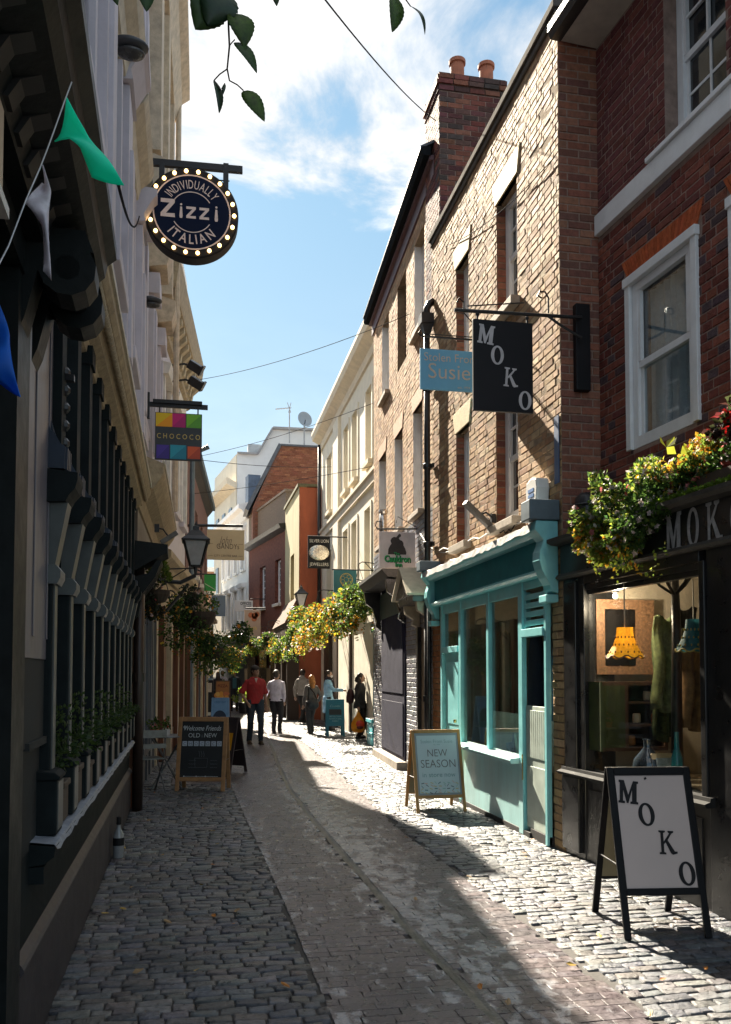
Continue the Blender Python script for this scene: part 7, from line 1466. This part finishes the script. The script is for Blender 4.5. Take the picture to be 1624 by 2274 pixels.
E_ = person('person in a sky blue coat and white mask reaching one arm out to the right', (729,1622), 1490, rad(72), (.22,.42,.60), DK, (.02,.015,.014), stride=(.02,.05), hands=dict(topname='coat', R=(-.20,-.48,1.18), L=(.22,-.10,.90), pR=(-.3,.3,-1)), coat=.42, build=1.0, turn=.0)
q = MB(); q.ball(E_['H'](0,-.06,-.045),(.055,.055,.05),14,8); q.build('face_mask', mat('mask_white', (.62,.65,.68), .8), E_['t'], smooth=True); q = MB(); q.lathe([(.075,1.46),(.095,1.48),(.10,1.53),(.085,1.57),(.07,1.56)],(0,-.01,0),16); q.tube([(0,-.11,1.48),(.02,-.14,1.30),(.02,-.15,1.08)],[.04,.035,.03],8); q.build('scarf', mat('scarf_navy', (.015,.015,.025), .9), E_['t'], smooth=True)
F_ = person('person in a dark padded jacket facing the teal door with a backpack', (800,1640), 1496, rad(80), (.022,.022,.026), (.012,.012,.014), (.02,.014,.012), stride=(.03,-.05), hands=dict(topname='jacket', R=(-.24,.05,.86), L=(.22,-.08,.95)), coat=.12, hair_len=.02, build=1.12)
G_ = person('man in an open dark jacket over a teal jumper walking in the far sunlight', (520,1579), 1489, .1, (.018,.02,.022), (.012,.012,.014), (.30,.27,.24), stride=(.18,-.10), hands=dict(topname='jacket'), build=1.1, vox=.016)
q = MB(); q.box(-.085,.085,-.155,-.12,.98,1.42); q.build('jumper', mat('teal_jumper', (.03,.10,.12), .8), G_['t'], bevel=.02)
H_p = person('far walker in a pale mauve shirt with a dark bag strap', (494,1577), 1490, math.pi, (.42,.36,.38), (.03,.03,.04), (.16,.10,.04), stride=(.05,-.05), vox=.018); q = MB(); q.tube([(.16,.14,1.42),(.0,.16,1.2),(-.15,.12,1.0)],.02,6); q.build('bag_strap', SIGNB, H_p['t'])
I_p = person('far woman with dark hair walking beside the mauve shirted walker', (484,1579), 1492, math.pi, (.02,.02,.025), (.02,.02,.03), (.03,.02,.015), stride=(-.05,.05), hair_len=.2, vox=.018, build=.9)
J_p = person('far person in a black and pale blue jacket at the left edge of the crowd', (460,1580), 1492, 0.0, (.16,.24,.28), (.03,.035,.06), (.20,.08,.03), stride=(.05,-.05), vox=.018)
# things they carry
def wp(I, v): return I['M'] @ Vector(v)
h = wp(F_, F_['wR']+Vector((0,0,-.10))); t = thing('carrier_bag', 'full yellow and red plastic carrier bag held by the person in the dark jacket', 'bag', h); q = MB(); vs, fs = [], []; n = 20
for j, (z, r_) in enumerate(((-.04,.03),(-.12,.06),(-.20,.11),(-.30,.155),(-.40,.17),(-.48,.15),(-.52,.10))):
    for i in range(n): a = 2*math.pi*i/n; k = 1+.10*math.sin(i*2.4+j); vs.append((r_*k*math.cos(a), r_*.75*k*math.sin(a), z))
for j in range(6):
    for i in range(n): fs.append((j*n+i,j*n+(i+1)%n,(j+1)*n+(i+1)%n,(j+1)*n+i))
fs.append(tuple(range(6*n,7*n))); q.add(vs,fs).build('bag_body', mat('bag_yellow', (.72,.34,.02), .4, .15, 8, trans=.35), t, smooth=True)
q = MB(); q.ball((.03,-.085,-.33),(.115,.06,.10),14,8); q.build('red_print', mat('bag_red', (.62,.05,.02), .4, .2, 12), t, smooth=True); q = MB(); q.ball((.02,-.1,-.40),(.09,.055,.05),12,6); q.build('dark_print', mat('bag_dark_red', (.16,.02,.02), .5), t, smooth=True)
for s in (-.02,.02): q = MB(); q.tube([(s,0,-.10),(s*.8,0,-.03),(0,0,.03)],[.02,.01,.008],6); q.build('handle', mat('bag_yellow', (.72,.34,.02)), t)
p = wp(F_, (0,.17,1.18)); t = thing('backpack', 'dark maroon backpack slung low behind the person in the dark jacket', 'bag', p, rad(80)); t.scale = (F_['K'],)*3
q = MB(); q.ball((0,.09,-.05),(.15,.11,.22),16,12); q.obox((0,.17,-.12),(.2,.06,.2)); remesh(q,'bag_body',mat('maroon_bag', (.05,.012,.016), .7, .2, 12),t,.014,.008,10); q = MB()
for s in (-.1,.1): q.tube([(s,.0,.14),(s,-.13,.22),(s,-.30,.1),(s*1.2,-.24,-.1)],.014,6)
q.build('strap', SIGNB, t)
p = wp(D_, (.13,.16,.98)); t = thing('shoulder_bag', 'large black shoulder bag hanging behind the copper haired woman', 'bag', p, math.pi+.25); t.scale = (D_['K'],)*3
q = MB(); q.ball((-.1,.02,-.1),(.20,.09,.17),16,10); q.obox((-.1,.02,.02),(.3,.08,.1)); remesh(q,'bag_body',mat('black_bag', (.012,.013,.018), .6, .2, 10),t,.014,.008,10); q = MB(); q.tube([(-.24,.03,.02),(-.14,.02,.25),(.0,-.02,.42),(-.02,-.17,.45)],.016,6); q.tube([(.04,.03,.02),(.03,.02,.25),(.02,-.02,.42)],.016,6); q.build('strap', SIGNB, t)
p = wp(B, B['wL']+Vector((.0,0,-.08))); t = thing('brown_handbag', 'brown bag held by the walker in the lilac white shirt', 'bag', p, math.pi-.35); q = MB(); q.ball((0,0,-.16),(.15,.07,.10),14,10); q.obox((0,0,-.17),(.24,.1,.14)); remesh(q,'bag_body',mat('brown_leather', (.10,.05,.025), .5, .2, 12),t,.012,.004,12); q = MB(); q.tube([(-.1,0,-.1),(-.06,0,0),(0,0,.03),(.06,0,0),(.1,0,-.1)],.012,6); q.build('handle', mat('brown_leather', (.10,.05,.025)), t)
